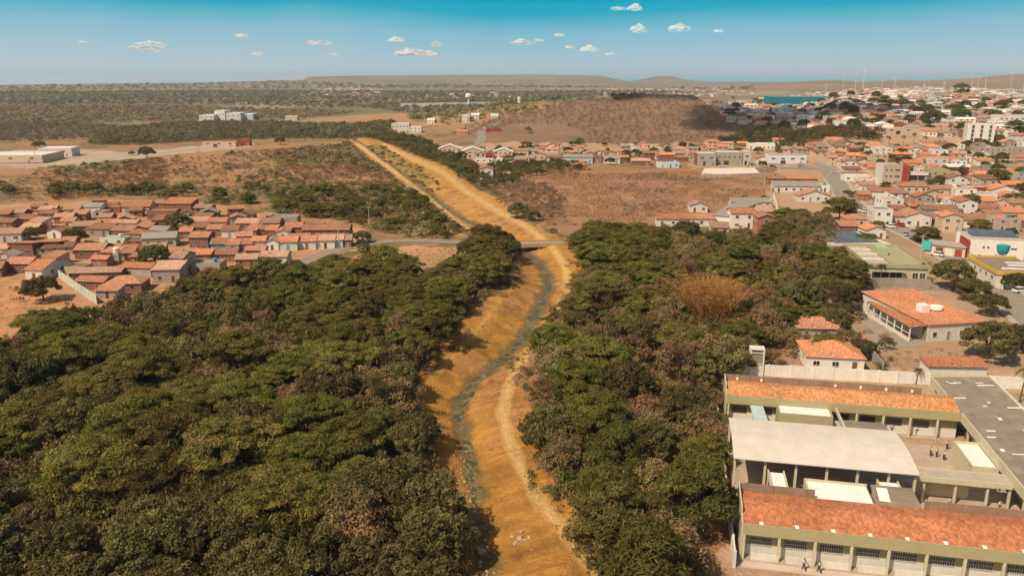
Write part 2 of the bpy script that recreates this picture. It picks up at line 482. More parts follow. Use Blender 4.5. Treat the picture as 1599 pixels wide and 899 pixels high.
# ---------------------------------------------------------------- ground
ORANGE = [(540, 216), (548, 232), (574, 253), (606, 276), (640, 301), (676, 327), (702, 348), (728, 366), (764, 378), (806, 384), (792, 396), (806, 420), (806, 440), (780, 452), (735, 482), (704, 515), (690, 545), (655, 585), (640, 612),
          (668, 655), (672, 720), (676, 790), (690, 850), (700, 899), (700, 960), (990, 960), (955, 899), (925, 860), (894, 812), (868, 770), (848, 722), (836, 672), (830, 640), (815, 600), (816, 560), (850, 512), (888, 465), (910, 425), (902, 390), (884, 372),
          (862, 362), (812, 337), (780, 310), (742, 292), (716, 272), (692, 256), (650, 243), (607, 224), (590, 212)]
GRASSY_TOP = [(572, 226), (590, 226), (622, 246), (655, 262), (676, 282), (668, 296), (640, 276), (604, 252)]
FOREST_L = [(-400, 560), (0, 545), (60, 520), (200, 490), (330, 450), (450, 425), (600, 428), (700, 432), (735, 400), (770, 382), (800, 386), (806, 440), (735, 482), (690, 545), (640, 612), (668, 655), (672, 720), (680, 800), (700, 960), (-400, 960)]
FOREST_R = [(885, 372), (960, 356), (1100, 362), (1190, 366), (1270, 352), (1290, 400), (1275, 470), (1245, 520), (1225, 560), (1150, 570), (1135, 620), (1150, 960), (980, 960), (925, 860), (868, 770), (836, 672), (815, 590), (850, 512), (888, 465), (908, 425)]
VILLAGE = [(-200, 420), (-200, 325), (60, 318), (210, 312), (330, 318), (480, 345), (560, 352), (575, 385), (480, 410), (330, 440), (180, 470), (100, 490), (-200, 560)]
LOT_L = [(-200, 440), (20, 432), (70, 455), (130, 482), (150, 492), (60, 505), (0, 545), (-200, 590)]
FIELD_C = [(556, 398), (620, 384), (735, 384), (735, 400), (700, 428), (600, 424), (540, 410)]
FIELD_R = [(770, 312), (765, 285), (850, 262), (930, 268), (1085, 262), (1195, 280), (1205, 310), (1110, 325), (1030, 335), (1010, 352), (890, 356), (850, 350)]
TAN_F = [(770, 205), (800, 196), (880, 194), (915, 205), (930, 220), (860, 224), (770, 228), (750, 222)]
PATH_F = [(600, 200), (470, 186), (560, 180), (700, 172), (800, 166), (900, 168), (830, 182), (700, 196)]
SCRUB_L = [(-200, 320), (-200, 255), (0, 262), (200, 245), (400, 226), (545, 222), (640, 300), (735, 365), (720, 378), (560, 355), (330, 318), (210, 312), (0, 322)]
TOWN_R = [(1205, 320), (1200, 300), (1215, 262), (1080, 262), (1060, 240), (690, 262), (690, 230), (800, 222), (1000, 225), (1190, 220), (1300, 222), (1350, 200), (1900, 200), (1900, 620), (1250, 620), (1130, 600), (1225, 560), (1280, 460), (1290, 400), (1270, 345)]
TOWN_FAR = [(1110, 165), (1160, 155), (1300, 160), (1900, 158), (1900, 210), (1350, 205), (1290, 202), (1200, 205), (1130, 185)]
SCHOOL = [(1128, 960), (1132, 600), (1150, 575), (1900, 575), (1900, 960)]
INDUS_L = [(-200, 258), (-200, 225), (0, 236), (110, 232), (200, 238), (330, 226), (400, 224), (390, 230), (180, 250), (60, 262)]
HILL_P = [(700, 222), (760, 190), (850, 168), (960, 148), (1110, 150), (1180, 180), (1260, 205), (1200, 222), (1000, 228), (930, 226)]
RUTS = [([(955, 915), (900, 850), (845, 785), (812, 730), (792, 680), (784, 640), (800, 590), (838, 530), (868, 490), (886, 455), (884, 420), (862, 385), (820, 352), (770, 325), (725, 296), (690, 268), (640, 246), (600, 226)], 12, (.60, .385, .15)),
        ([(560, 226), (600, 256), (640, 286), (680, 318), (720, 352), (760, 378)], 10, (.64, .43, .19)),
        ([(640, 625), (690, 575), (740, 520), (775, 480), (790, 440), (800, 405)], 8, (.50, .28, .075))]
def build_ground():
    rows = np.concatenate([np.array([3., 15, 28, 40, 50]), 58 * np.exp(np.arange(0, math.log(760 / 58.), .0042)), 760 * np.exp(np.arange(.008, math.log(17000 / 760.), .0105))])
    az = np.radians(np.concatenate([np.linspace(-80, -41, 40)[:-1], np.linspace(-41, 41, 821), np.linspace(41, 80, 40)[1:]]))
    A, D = np.meshgrid(az, rows)
    X = D * np.sin(A); Y = D * np.cos(A)
    Z = hgt(X, Y)
    px, py = project(X, Y, Z)
    behind = Y < 20
    py = np.where(behind, 2000, py)
    dd = D
    # ragged borders: the borders are looked up at a place a metre or two off
    sc = F_PX / np.maximum(depth_of(X, Y, Z), 20)
    ox = (fbm(X, Y, 7, 31) - .5) * 9; oy = (fbm(X, Y, 7, 37) - .5) * 9
    qx = px + ox * sc; qy = py + oy * sc * .35
    def L(*c): return np.array(c, float)
    sd, hw, arc = stream_dist(X, Y)
    gul = fbm(arc, sd * .16, 1.7, 25, 3)[..., None]; gul2 = fbm(arc, sd * .1, .7, 27, 3)[..., None]
    col = np.empty(X.shape + (3,)); col[:] = L(.30, .19, .105)
    n1 = fbm(X, Y, 25, 41)[..., None]; n2 = fbm(X, Y, 3.0, 43)[..., None]; n3 = fbm(X, Y, 140, 47)[..., None]; n4 = fbm(X, Y, .9, 49, 3)[..., None]
    dry = L(.34, .20, .11) * (1 - n1) + L(.26, .165, .085) * n1
    green = L(.105, .10, .04)
    w = sstep(.48, .62, n1 * .6 + n2 * .4)
    col = dry * (1 - w * .65) + green * w * .65
    # far plain: brown scrub and green wood in patches
    fm = sstep(650, 1500, dd)[..., None]
    fp = L(.215, .175, .115) * (1 - sstep(.42, .6, n3)) + L(.165, .15, .085) * sstep(.42, .6, n3)
    fb = fbm(X, Y, 420, 53)[..., None]; fp = fp * (.7 + .6 * fb)
    pale = sstep(.66, .74, fbm(X, Y / 1.0, 260, 59))[..., None]
    fp = fp * (1 - pale) + L(.30, .235, .16) * pale
    col = col * (1 - fm) + fp * fm
    def paint(poly, c, amt=1.0, ragged=True):
        nonlocal col
        m = pip(qx if ragged else px, qy if ragged else py, poly) & ~behind
        a = (m * 1.0)[..., None] * amt
        col = col * (1 - a) + c * a
    rh = (sstep(2700, 3300, dd) * (1 - sstep(6000, 6800, dd)) * (px > 1085))[..., None]
    col = col * (1 - rh) + (L(.255, .18, .12) * (.65 + .7 * fbm(X, Y, 180, 57)[..., None])) * rh
    paint(SCRUB_L, L(.36, .20, .10) * (1 - w) + L(.16, .13, .055) * w)
    paint(TAN_F, L(.46, .235, .115) * (.85 + .3 * n1))
    paint(PATH_F, L(.36, .21, .11) * (.8 + .4 * n1))
    paint(HILL_P, L(.25, .155, .10) * (.75 + .5 * n1) * (1 - .25 * n2))
    paint(FIELD_R, (L(.36, .19, .115) * (1 - n1) + L(.30, .165, .085) * n1) * (.75 + .5 * n2))
    paint(TOWN_FAR, L(.36, .27, .20) * (.8 + .4 * n1))
    paint(TOWN_R, L(.40, .27, .175) * (.75 + .5 * n1))
    paint(VILLAGE, L(.44, .25, .14) * (.75 + .5 * n2))
    paint(LOT_L, L(.52, .26, .13) * (.7 + .6 * n2))
    paint(FIELD_C, L(.46, .27, .145) * (.7 + .6 * n1))
    paint(INDUS_L, L(.44, .33, .24) * (.8 + .4 * n1))
    paint(SCHOOL, L(.46, .315, .205) * (.75 + .5 * n2))
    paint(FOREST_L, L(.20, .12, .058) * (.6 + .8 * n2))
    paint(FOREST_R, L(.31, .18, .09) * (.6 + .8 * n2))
    # worked soil
    clay = L(.44, .222, .05) * (1 - n1) + L(.365, .178, .042) * n1
    pink = L(.40, .20, .085)
    pk = sstep(.50, .64, fbm(X, Y, 16, 61))[..., None]
    clay = clay * (1 - pk * .55) + pink * pk * .55
    streak = fbm(X * .9 + Y * .25, Y * .35 - X * .1, 1.1, 63, 3)[..., None]
    fd = sstep(230, 360, dd)[..., None] * .3
    clay = clay * (1 - fd) + L(.50, .295, .115) * fd
    slope = (sstep(1.5, 4, sd) * (1 - sstep(11, 17, sd)))[..., None]
    clay = clay * (.48 + .42 * n2 + .34 * n4 + .3 * streak) * (1 + slope * (.55 * (gul - .5) + .5 * (gul2 - .5) - .06))
    inside = pip(qx, qy, ORANGE) & ~behind
    a = (inside * 1.0)[..., None]
    col = col * (1 - a) + clay * a
    for pts, wid, c in RUTS:
        d = line_px_dist(px, py, pts) / np.maximum(wid * (.22 + .78 * sc / 9.5), 1)
        r = ((1 - sstep(.45, 1.15, d + (n2[..., 0] - .5) * .9)) * inside)[..., None]
        rut = np.abs(d - .55) < .13
        cc = L(*c) * (.86 + .28 * n2) * np.where(rut, .86, 1.0)[..., None]
        col = col * (1 - r * .8) + cc * r * .8
    m = (pip(qx, qy, GRASSY_TOP) * 1.0)[..., None] * .75
    col = col * (1 - m) + (L(.20, .16, .05) * (.7 + .6 * n2)) * m
    # wet margin along the water
    pass
    wet = ((1 - sstep(hw * .7, hw * .8 + 1.3, sd + (n2[..., 0] - .5) * 3)) * (dd < 800))[..., None]
    col = col * (1 - wet * .75) + L(.135, .105, .05) * wet * .75
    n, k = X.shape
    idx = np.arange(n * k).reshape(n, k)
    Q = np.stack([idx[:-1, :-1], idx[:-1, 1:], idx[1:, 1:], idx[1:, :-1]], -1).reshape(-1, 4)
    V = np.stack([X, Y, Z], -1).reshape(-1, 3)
    m, t, b, out = new_mat('ground_soil')
    at = N(t, 'ShaderNodeAttribute', attribute_name='tint')
    tcn = N(t, 'ShaderNodeTexCoord')
    c = mul_by(t, at.outputs['Color'], noise(t, 1.3, 6, .7, tcn.outputs['Object']), .62, 1.38)
    c = mul_by(t, c, noise(t, .12, 4, .6, tcn.outputs['Object']), .8, 1.2)
    t.links.new(c, b.inputs['Base Color']); b.inputs['Roughness'].default_value = .95; b.inputs['Specular IOR Level'].default_value = .15
    bp = N(t, 'ShaderNodeBump'); bp.inputs['Strength'].default_value = 1.0; bp.inputs['Distance'].default_value = .5
    t.links.new(noise(t, 1.7, 5, .7, tcn.outputs['Object']), bp.inputs['Height']); t.links.new(bp.outputs[0], b.inputs['Normal'])
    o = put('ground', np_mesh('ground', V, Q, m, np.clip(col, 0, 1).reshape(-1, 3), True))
    tag(o, kind='structure')
build_ground()

def ribbon(name, pts, half, mat, lift=.06, step=2.0, z=None, kind='structure', follow=True):
    """a sheet along a line of ground points, laid just above the ground"""
    P = densify([(p[0], p[1], half if len(p) < 3 else p[2]) for p in pts], step)
    V = []; Q = []
    m = 5
    for i, (x, y, h) in enumerate(P):
        a = P[max(i - 1, 0)]; b = P[min(i + 1, len(P) - 1)]
        dx, dy = b[0] - a[0], b[1] - a[1]; L = math.hypot(dx, dy) + 1e-9
        nx, ny = -dy / L, dx / L
        for j in range(m):
            s = (j / (m - 1) * 2 - 1) * h
            V.append((x + nx * s, y + ny * s, 0))
    V = np.array(V)
    V[:, 2] = z if z is not None else hgt(V[:, 0], V[:, 1], channel=follow) + lift
    n = len(P)
    for i in range(n - 1):
        for j in range(m - 1):
            q = i * m + j
            Q.append((q, q + m, q + m + 1, q + 1))
    o = put(name, np_mesh(name, V, np.array(Q), mat))
    return tag(o, kind=kind)

# water of the stream: shallow, grey green, with paler scum
def water_mat():
    m, t, b, out = new_mat('stream_water')
    tcn = N(t, 'ShaderNodeTexCoord')
    mix = N(t, 'ShaderNodeMix', data_type='RGBA'); mix.inputs[6].default_value = (.07, .06, .026, 1); mix.inputs[7].default_value = (.20, .17, .085, 1)
    rr = N(t, 'ShaderNodeMapRange'); rr.inputs['From Min'].default_value = .45; rr.inputs['From Max'].default_value = .6
    t.links.new(noise(t, .38, 6, .75, tcn.outputs['Object'], 1.5), rr.inputs['Value']); t.links.new(rr.outputs[0], mix.inputs['Factor'])
    t.links.new(mix.outputs[2], b.inputs['Base Color'])
    b.inputs['Roughness'].default_value = .35; b.inputs['IOR'].default_value = 1.33; b.inputs['Specular IOR Level'].default_value = .12
    bp = N(t, 'ShaderNodeBump'); bp.inputs['Strength'].default_value = .25; bp.inputs['Distance'].default_value = .05
    t.links.new(noise(t, 3.0, 3, .6, tcn.outputs['Object']), bp.inputs['Height']); t.links.new(bp.outputs[0], b.inputs['Normal'])
    return m
ribbon('stream_water', [(x, y, w * 1.0 + .3) for x, y, w in _sp], 2, water_mat(), z=WATER_Z, step=3.0)

m, t, b, out = new_mat('sea_water')
b.inputs['Base Color'].default_value = (.0, .44, .54, 1); b.inputs['Roughness'].default_value = .5
mb = MB(); mb.poly([(1250, 13000, -46), (40000, 13000, -46), (90000, 140000, -46), (13500, 140000, -46)])
tag(mb.build('sea', m), kind='structure')

asphalt = plain('asphalt', (.155, .135, .115), .9, .3, .35, vary=0)
asphalt_pale = plain('asphalt_dusty', (.27, .225, .18), .9, .3, .35, vary=0)
paving = plain('paving', (.40, .32, .25), .9, .3, .6, vary=.08)
def road(name, pxs, half, mat, lift=.1, kerb=None):
    pts = [G(*p) for p in pxs]
    o = ribbon(name, pts, half, mat, lift, 3.0, follow=False)
    return pts
village_road = road('village_road', [(440, 426), (500, 398), (548, 386), (605, 377), (660, 376), (730, 379), (800, 381), (884, 379.5)], 2.7, asphalt_pale)
main_street = road('main_street', [(1660, 540), (1606, 492), (1570, 462), (1535, 432), (1496, 406), (1456, 382), (1420, 364), (1385, 350), (1352, 337), (1330, 318), (1316, 300), (1303, 280), (1292, 264), (1280, 254)], 4.6, asphalt_pale)
cross_street = road('cross_street', [(1420, 364), (1360, 366), (1300, 372)], 4.0, asphalt_pale, .105)
road('upper_street', [(1195, 262), (1240, 262), (1292, 263)], 5.0, asphalt_pale, .11)
road('hill_road', [(745, 230), (752, 215), (752, 203), (775, 193)], 4.0, asphalt_pale)
road('far_road', [(110, 262), (180, 246), (260, 238), (330, 230), (400, 226)], 5.0, plain('pale_road', (.36, .31, .26), .9, .25, .2, vary=0))
road('house_lane', [(1330, 452), (1400, 450), (1470, 449)], 2.4, asphalt_pale, .1)
# raised pavements with kerbs along the main street
def kerb_strip(pts, off, wid, name='pavement'):
    P = densify([(p[0], p[1], 0) for p in pts], 4.0)
    V = []; Q = []
    for i, (x, y, h) in enumerate(P):
        a = P[max(i - 1, 0)]; b = P[min(i + 1, len(P) - 1)]
        dx, dy = b[0] - a[0], b[1] - a[1]; L = math.hypot(dx, dy) + 1e-9
        nx, ny = -dy / L, dx / L
        for s, dz in ((off, .05), (off, .24), (off + wid, .24), (off + wid, .05)):
            V.append((x + nx * s, y + ny * s, dz))
    V = np.array(V); V[:, 2] += hgt(V[:, 0], V[:, 1], channel=False)
    for i in range(len(P) - 1):
        for j in range(3):
            q = i * 4 + j; Q.append((q, q + 4, q + 5, q + 1))
    tag(put(name, np_mesh(name, V, np.array(Q), paving)), kind='structure')
kerb_strip(main_street[:12], 4.6, 1.6); kerb_strip(main_street[:12], -6.2, 1.6)

# ---------------------------------------------------------------- air
hm = bpy.data.materials.new('haze_air'); hm.use_nodes = True
t = hm.node_tree; t.nodes.clear()
pv = N(t, 'ShaderNodeVolumePrincipled'); ho = N(t, 'ShaderNodeOutputMaterial')
pv.inputs['Color'].default_value = (.74, .87, 1.0, 1); pv.inputs['Density'].default_value = 6.5e-5; pv.inputs['Anisotropy'].default_value = .25
t.links.new(pv.outputs[0], ho.inputs['Volume'])
mb = MB(); mb.box(-91000, 91000, -2500, 141000, -215, 112)
tag(mb.build('haze', hm), kind='stuff')

# ---------------------------------------------------------------- fair-weather clouds, far off over the coast
def cloud_mat():
    m, t, b, out = new_mat('cloud_white')
    t.nodes.remove(b)
    d = N(t, 'ShaderNodeBsdfDiffuse'); d.inputs[0].default_value = (.95, .94, .93, 1)
    tl = N(t, 'ShaderNodeBsdfTranslucent'); tl.inputs[0].default_value = (.95, .94, .93, 1)
    a = N(t, 'ShaderNodeMixShader'); a.inputs[0].default_value = .3
    t.links.new(d.outputs[0], a.inputs[1]); t.links.new(tl.outputs[0], a.inputs[2])
    tp = N(t, 'ShaderNodeBsdfTransparent'); mxn = N(t, 'ShaderNodeMixShader')
    lw = N(t, 'ShaderNodeLayerWeight'); lw.inputs[0].default_value = .5
    tcn = N(t, 'ShaderNodeTexCoord')
    nz = noise(t, .012, 5, .7, tcn.outputs['Object'])
    ad = N(t, 'ShaderNodeMath', operation='ADD'); t.links.new(lw.outputs['Facing'], ad.inputs[0]); t.links.new(nz, ad.inputs[1])
    mr = N(t, 'ShaderNodeMapRange'); mr.inputs['From Min'].default_value = .38; mr.inputs['From Max'].default_value = 1.05; mr.inputs['To Min'].default_value = .2; mr.inputs['To Max'].default_value = 1.0
    t.links.new(ad.outputs[0], mr.inputs['Value']); t.links.new(mr.outputs[0], mxn.inputs[0])
    t.links.new(a.outputs[0], mxn.inputs[1]); t.links.new(tp.outputs[0], mxn.inputs[2]); t.links.new(mxn.outputs[0], out.inputs['Surface'])
    return m
CLM = cloud_mat()
def cloud(px, py, w, h, i):
    D = 15000.0
    d = ray(px, py); t_ = D / d[1]; w *= 1.35; h *= 1.45
    c = Vector((d[0] * t_, D, CAM_H + d[2] * t_))
    W = w / F_PX * D * .5; H = h / F_PX * D * .5
    rg = np.random.default_rng(100 + i)
    bm = bmesh.new()
    bmesh.ops.create_icosphere(bm, subdivisions=5, radius=1.0)
    V = np.array([v.co[:] for v in bm.verts])
    o = rg.uniform(0, 90)
    n1 = fbm(V[:, 0] * 1.3 + V[:, 1] * .7 + o, V[:, 2] * 1.3 + V[:, 1] * .9 + o, .9, 70 + i, 5); n2 = fbm(V[:, 0] + o, V[:, 1] * .3 + o, .55, 90 + i, 2)
    top = np.clip(V[:, 2], 0, 1)
    k = .62 + .75 * (n1 - .3) + .55 * (n2 - .45) * top
    for v, q in zip(bm.verts, k):
        z = v.co.z * q
        v.co = Vector((v.co.x * W * (.7 + .5 * q), v.co.y * W * .6 * q, (z if z > 0 else z * .4) * H * 1.25))
    me = bpy.data.meshes.new('cloud'); bm.to_mesh(me); bm.free()
    me.polygons.foreach_set('use_smooth', [True] * len(me.polygons)); me.materials.append(CLM)
    o = put('cloud', me); o.location = c
    tag(o, kind='structure')
for i, c in enumerate([(232, 77, 44, 17), (618, 64, 20, 8), (641, 85, 38, 14), (671, 87, 20, 8), (682, 71, 14, 6), (498, 69, 30, 8), (403, 86, 16, 6), (378, 58, 15, 8), (817, 68, 28, 8), (919, 79, 22, 10), (997, 48, 20, 12), (1061, 47, 24, 14),
                       (991, 15, 17, 10), (966, 15, 18, 6), (842, 64, 11, 5), (1122, 50, 11, 5), (890, 75, 11, 5), (520, 87, 14, 5), (130, 67, 12, 5), (873, 56, 12, 5), (953, 86, 12, 5)]):
    cloud(*c, i)

# two clouds that drift over the country itself: their shade lies on the far town and on the hill's right flank
def cloud_over(x, y, alt, w, d, h, seed):
    c = Vector((x, y, hz(x, y))) + sdir * (alt / sdir.z)
    rg = np.random.default_rng(seed); bm = bmesh.new()
    for k in range(26):
        a, b = rg.uniform(-1, 1), rg.uniform(-1, 1)
        if a * a + b * b > 1: continue
        r = h * rg.uniform(.6, 1.0)
        bmesh.ops.create_icosphere(bm, subdivisions=3, radius=r, matrix=Matrix.Translation((a * w, b * d, rg.uniform(-.2, .5) * h)) @ Matrix.Diagonal((1.6, 1.3, .7, 1)))
    for v in bm.verts:
        v.co += v.normal * float(fbm(np.array([v.co.x + 900.]), np.array([v.co.y + v.co.z + 900.]), h * .6, seed)[0] - .5) * h * .7
    me = bpy.data.meshes.new('cloud'); bm.to_mesh(me); bm.free()
    me.polygons.foreach_set('use_smooth', [True] * len(me.polygons)); me.materials.append(CLM)
    o = put('cloud', me); o.location = c; tag(o, kind='structure')
cloud_over(*G(1180, 188), 700, 60, 65, 30, 302)
cloud_over(*G(1290, 178), 700, 75, 60, 32, 303)
# ---------------------------------------------------------------- plants
LEAF = tint_mat('leaf_green', .36, .26)
DRY = tint_mat('leaf_dry', .15, .2)
BARK = plain('bark', (.14, .095, .06), .95, .3, 2.0)
def cards(g, cen, nrm, lx, ly, jitter=.6):
    """rhombic leaf sprays: centres and outward directions to vertices and faces"""
    n = len(cen)
    nrm = nrm + g.normal(0, jitter, (n, 3)); nrm /= np.linalg.norm(nrm, axis=1, keepdims=True) + 1e-9
    r = g.normal(0, 1, (n, 3)); a = np.cross(nrm, r); a /= np.linalg.norm(a, axis=1, keepdims=True) + 1e-9
    b = np.cross(nrm, a)
    sx = (lx * g.uniform(.6, 1.4, n))[:, None]; sy = (ly * g.uniform(.6, 1.4, n))[:, None]
    V = np.stack([cen - a * sx, cen - b * sy, cen + a * sx, cen + b * sy], 1).reshape(-1, 3)
    Q = np.arange(4 * n).reshape(n, 4)
    return V, Q
def blob_leaves(g, clumps, per, lx, ly, low=-.35, jitter=.6, shell=.58):
    """clumps: rows of (x, y, z, rx, ry, rz); leaves on the shell of each"""
    out_c, out_n, ids = [], [], []
    for i, c in enumerate(clumps):
        n = max(3, int(per * g.uniform(.8, 1.2)))
        u = g.normal(0, 1, (n * 2, 3)); u /= np.linalg.norm(u, axis=1, keepdims=True)
        u = u[u[:, 2] > low][:n]
        rr = (g.uniform(shell, 1.06, len(u)) + np.abs(g.normal(0, .16, len(u))))[:, None]
        out_c.append(c[:3] + u * c[3:6] * rr); out_n.append(u / c[3:6] * c[3:6].mean() ); ids.append(np.full(len(u), i))
    cen = np.concatenate(out_c); nr = np.concatenate(out_n); ids = np.concatenate(ids)
    nr /= np.linalg.norm(nr, axis=1, keepdims=True)
    return cen, nr, ids
def tree_cols(g, ids, n_cl, base, alt, spread=.3):
    tone = g.uniform(1 - spread, 1 + spread, n_cl)[ids]
    mixf = (g.uniform(0, 1, n_cl) ** 1.6)[ids] * .8
    c = np.array(base)[None] * (1 - mixf[:, None]) + np.array(alt)[None] * mixf[:, None]
    c = c * (tone * g.uniform(.75, 1.25, len(ids)))[:, None]
    return np.repeat(c, 4, axis=0)
def limbs(g, Rr, H, n=6, r0=.22, lean=.3):
    mb = MB()
    bx, by = g.uniform(-lean, lean, 2)
    fork = H * g.uniform(.25, .4)
    mb.tube([(0, 0, -.4), (bx * .3, by * .3, fork * .5), (bx, by, fork)], [r0 * 1.3, r0, r0 * .8], 7)
    for i in range(n):
        a = 2 * math.pi * (i + g.uniform(-.3, .3)) / n; rr = Rr * g.uniform(.45, .8); z = H * g.uniform(.68, .9)
        x, y = bx + math.cos(a) * rr, by + math.sin(a) * rr
        mx_, my_ = bx + math.cos(a + .2) * rr * .45, by + math.sin(a + .2) * rr * .45
        mb.tube([(bx, by, fork * .9), (mx_, my_, fork + (z - fork) * .6), (x, y, z)], [r0 * .62, r0 * .38, r0 * .12], 5)
        for k in range(2):
            a2 = a + g.uniform(-.9, .9); q = Rr * .35
            mb.tube([(mx_, my_, fork + (z - fork) * .6), (mx_ + math.cos(a2) * q, my_ + math.sin(a2) * q, z + g.uniform(-.3, .6))], [r0 * .3, r0 * .08], 4)
    return mb.mesh('trunk', BARK)
def crown_mesh(g, clumps, per, lx, ly, base, alt, mat, **kw):
    clumps = np.array(clumps)
    cen, nr, ids = blob_leaves(g, clumps, per, lx, ly, **kw)
    V, Q = cards(g, cen, nr, lx, ly, kw.get('jitter', .6))
    return np_mesh('crown', V, Q, mat, tree_cols(g, ids, len(clumps), base, alt))
OLIVE, OLIVE2 = (.160, .156, .040), (.225, .18, .056)
DEEP, DEEP2 = (.128, .112, .040), (.205, .17, .072)
RUST, RUST2 = (.26, .165, .075), (.20, .165, .065)
def feathery(seed, Rr=5.2, H=7.0, n=78, per=150):
    """wide soft crown in flat layers, like mesquite"""
    g = np.random.default_rng(seed); cl = []
    sx, sy = g.uniform(.85, 1.2, 2)
    for i in range(n):
        r = Rr * math.sqrt(g.uniform(0, 1)) * .88; a = g.uniform(0, 6.283)
        lob = 1 + .16 * math.sin(3 * a + seed) + .1 * math.sin(5 * a + 2 * seed)
        z = H - 2.6 * (r / Rr) ** 2 + g.uniform(-.9, .45)
        s = g.uniform(.55, 1.15)
        cl.append((r * lob * math.cos(a) * sx, r * lob * math.sin(a) * sy, z, s * 1.15, s * 1.15, s * g.uniform(.4, .62)))
    for i in range(int(n * .45)):
        a = g.uniform(0, 6.283); r = Rr * g.uniform(.6, .95)
        s = g.uniform(.6, 1.1)
        cl.append((r * math.cos(a) * sx, r * math.sin(a) * sy, H * g.uniform(.3, .55), s * 1.1, s * 1.1, s * .8))
    return crown_mesh(g, cl, per, .30, .075, OLIVE, OLIVE2, LEAF, low=-.25, jitter=.45), limbs(g, Rr * .8, H, 7)
def broadleaf(seed, Rr=4.6, H=7.5, n=92, per=115):
    """dense rounded crown in cauliflower clumps, like cashew or mango"""
    g = np.random.default_rng(seed); cl = []
    for i in range(n):
        u = g.normal(0, 1, 3); u /= np.linalg.norm(u); u[2] = abs(u[2]) * 1.0 - .12
        k = g.uniform(.78, 1.0)
        s = g.uniform(.42, .88)
        lob = 1 + .14 * math.sin(2.5 * math.atan2(u[1], u[0]) + seed)
        cl.append((u[0] * Rr * k * lob, u[1] * Rr * k * lob, H * .42 + u[2] * H * .52 * k, s, s, s * .82))
    for i in range(14):
        a = g.uniform(0, 6.283); r = Rr * g.uniform(.2, .8); s = g.uniform(.8, 1.2)
        cl.append((r * math.cos(a), r * math.sin(a), H * g.uniform(.55, .8), s, s, s * .8))
    return crown_mesh(g, cl, per, .20, .125, DEEP, DEEP2, LEAF, low=-.5, jitter=.5), limbs(g, Rr * .75, H * .9, 6, .26)
def russet(seed, Rr=4.0, H=6.0, n=44, per=95):
    """half bare thin crown, brown leaves and twigs showing"""
    g = np.random.default_rng(seed); cl = []
    for i in range(n):
        r = Rr * math.sqrt(g.uniform(0, 1)); a = g.uniform(0, 6.283); s = g.uniform(.6, 1.15)
        cl.append((r * math.cos(a), r * math.sin(a), H * (.95 - .42 * (r / Rr) ** 2) + g.uniform(-1.6, .4), s, s, s * .8))
    clumps = np.array(cl)
    cen, nr, ids = blob_leaves(g, clumps, per, .2, .1, low=-.8, jitter=1.0, shell=.3)
    V, Q = cards(g, cen, nr, .21, .10, 1.0)
    col = tree_cols(g, ids, len(clumps), RUST, RUST2, .35)
    # twigs: thin upright slivers
    n2 = 700; pick = g.integers(0, len(clumps), n2)
    base = clumps[pick, :3] + g.normal(0, .5, (n2, 3)); d = g.normal(0, .5, (n2, 3)) + [0, 0, .8]
    d /= np.linalg.norm(d, axis=1, keepdims=True); side = np.cross(d, g.normal(0, 1, (n2, 3))); side /= np.linalg.norm(side, axis=1, keepdims=True)
    L = g.uniform(.4, 1.1, (n2, 1)); w = .035
    V2 = np.stack([base - side * w - d * L * .5, base + side * w - d * L * .5, base + side * w * .3 + d * L * .5, base - side * w * .3 + d * L * .5], 1).reshape(-1, 3)
    Q2 = np.arange(4 * n2).reshape(n2, 4) + len(V)
    c2 = np.repeat(np.array([[.30, .225, .16]]) * g.uniform(.6, 1.3, (n2, 1)), 4, axis=0)
    return np_mesh('crown', np.concatenate([V, V2]), np.concatenate([Q, Q2]), DRY, np.concatenate([col, c2])), limbs(g, Rr * .95, H * 1.02, 8, .17)
def tall_feathery(seed, Rr=4.4, H=10.5, n=60, per=180):
    """taller crown whose sprays hang in tiers"""
    g = np.random.default_rng(seed); cl = []
    for i in range(n):
        z = g.uniform(.22, 1.0); prof = math.sin(min(1, (1.06 - z) * 1.9) * 1.57) ; a = g.uniform(0, 6.283)
        r = Rr * prof * g.uniform(.65, 1.0); s = g.uniform(.75, 1.35)
        cl.append((r * math.cos(a), r * math.sin(a), z * H, s * 1.1, s * 1.1, s * .62))
    return crown_mesh(g, cl, per, .36, .085, (.12, .118, .034), (.18, .145, .046), LEAF, low=-.45, jitter=.45), limbs(g, Rr * .75, H * .85, 7, .28)
def bushy(seed, Rr=2.0, H=2.4, n=14, per=70, base=OLIVE, alt=DEEP2, lx=.2, ly=.11, mat=None, low=-.3):
    g = np.random.default_rng(seed); cl = []
    for i in range(n):
        r = Rr * math.sqrt(g.uniform(0, 1)) * .8; a = g.uniform(0, 6.283); s = g.uniform(.3, .55) * Rr * .6
        cl.append((r * math.cos(a), r * math.sin(a), max(.25, H * (.8 - .5 * (r / Rr) ** 2) * g.uniform(.6, 1.05)), s, s, s * .8))
    return crown_mesh(g, cl, per, lx, ly, base, alt, mat or LEAF, low=low, jitter=.6)
def stem_mesh(g, Rr, H):
    mb = MB()
    for i in range(4):
        a = g.uniform(0, 6.283); r = Rr * g.uniform(.3, .7)
        mb.tube([(0.05 * i, 0, -.2), (r * .5 * math.cos(a), r * .5 * math.sin(a), H * .4), (r * math.cos(a), r * math.sin(a), H * .75)], [.08, .05, .02], 5)
    return mb.mesh('stem', BARK)
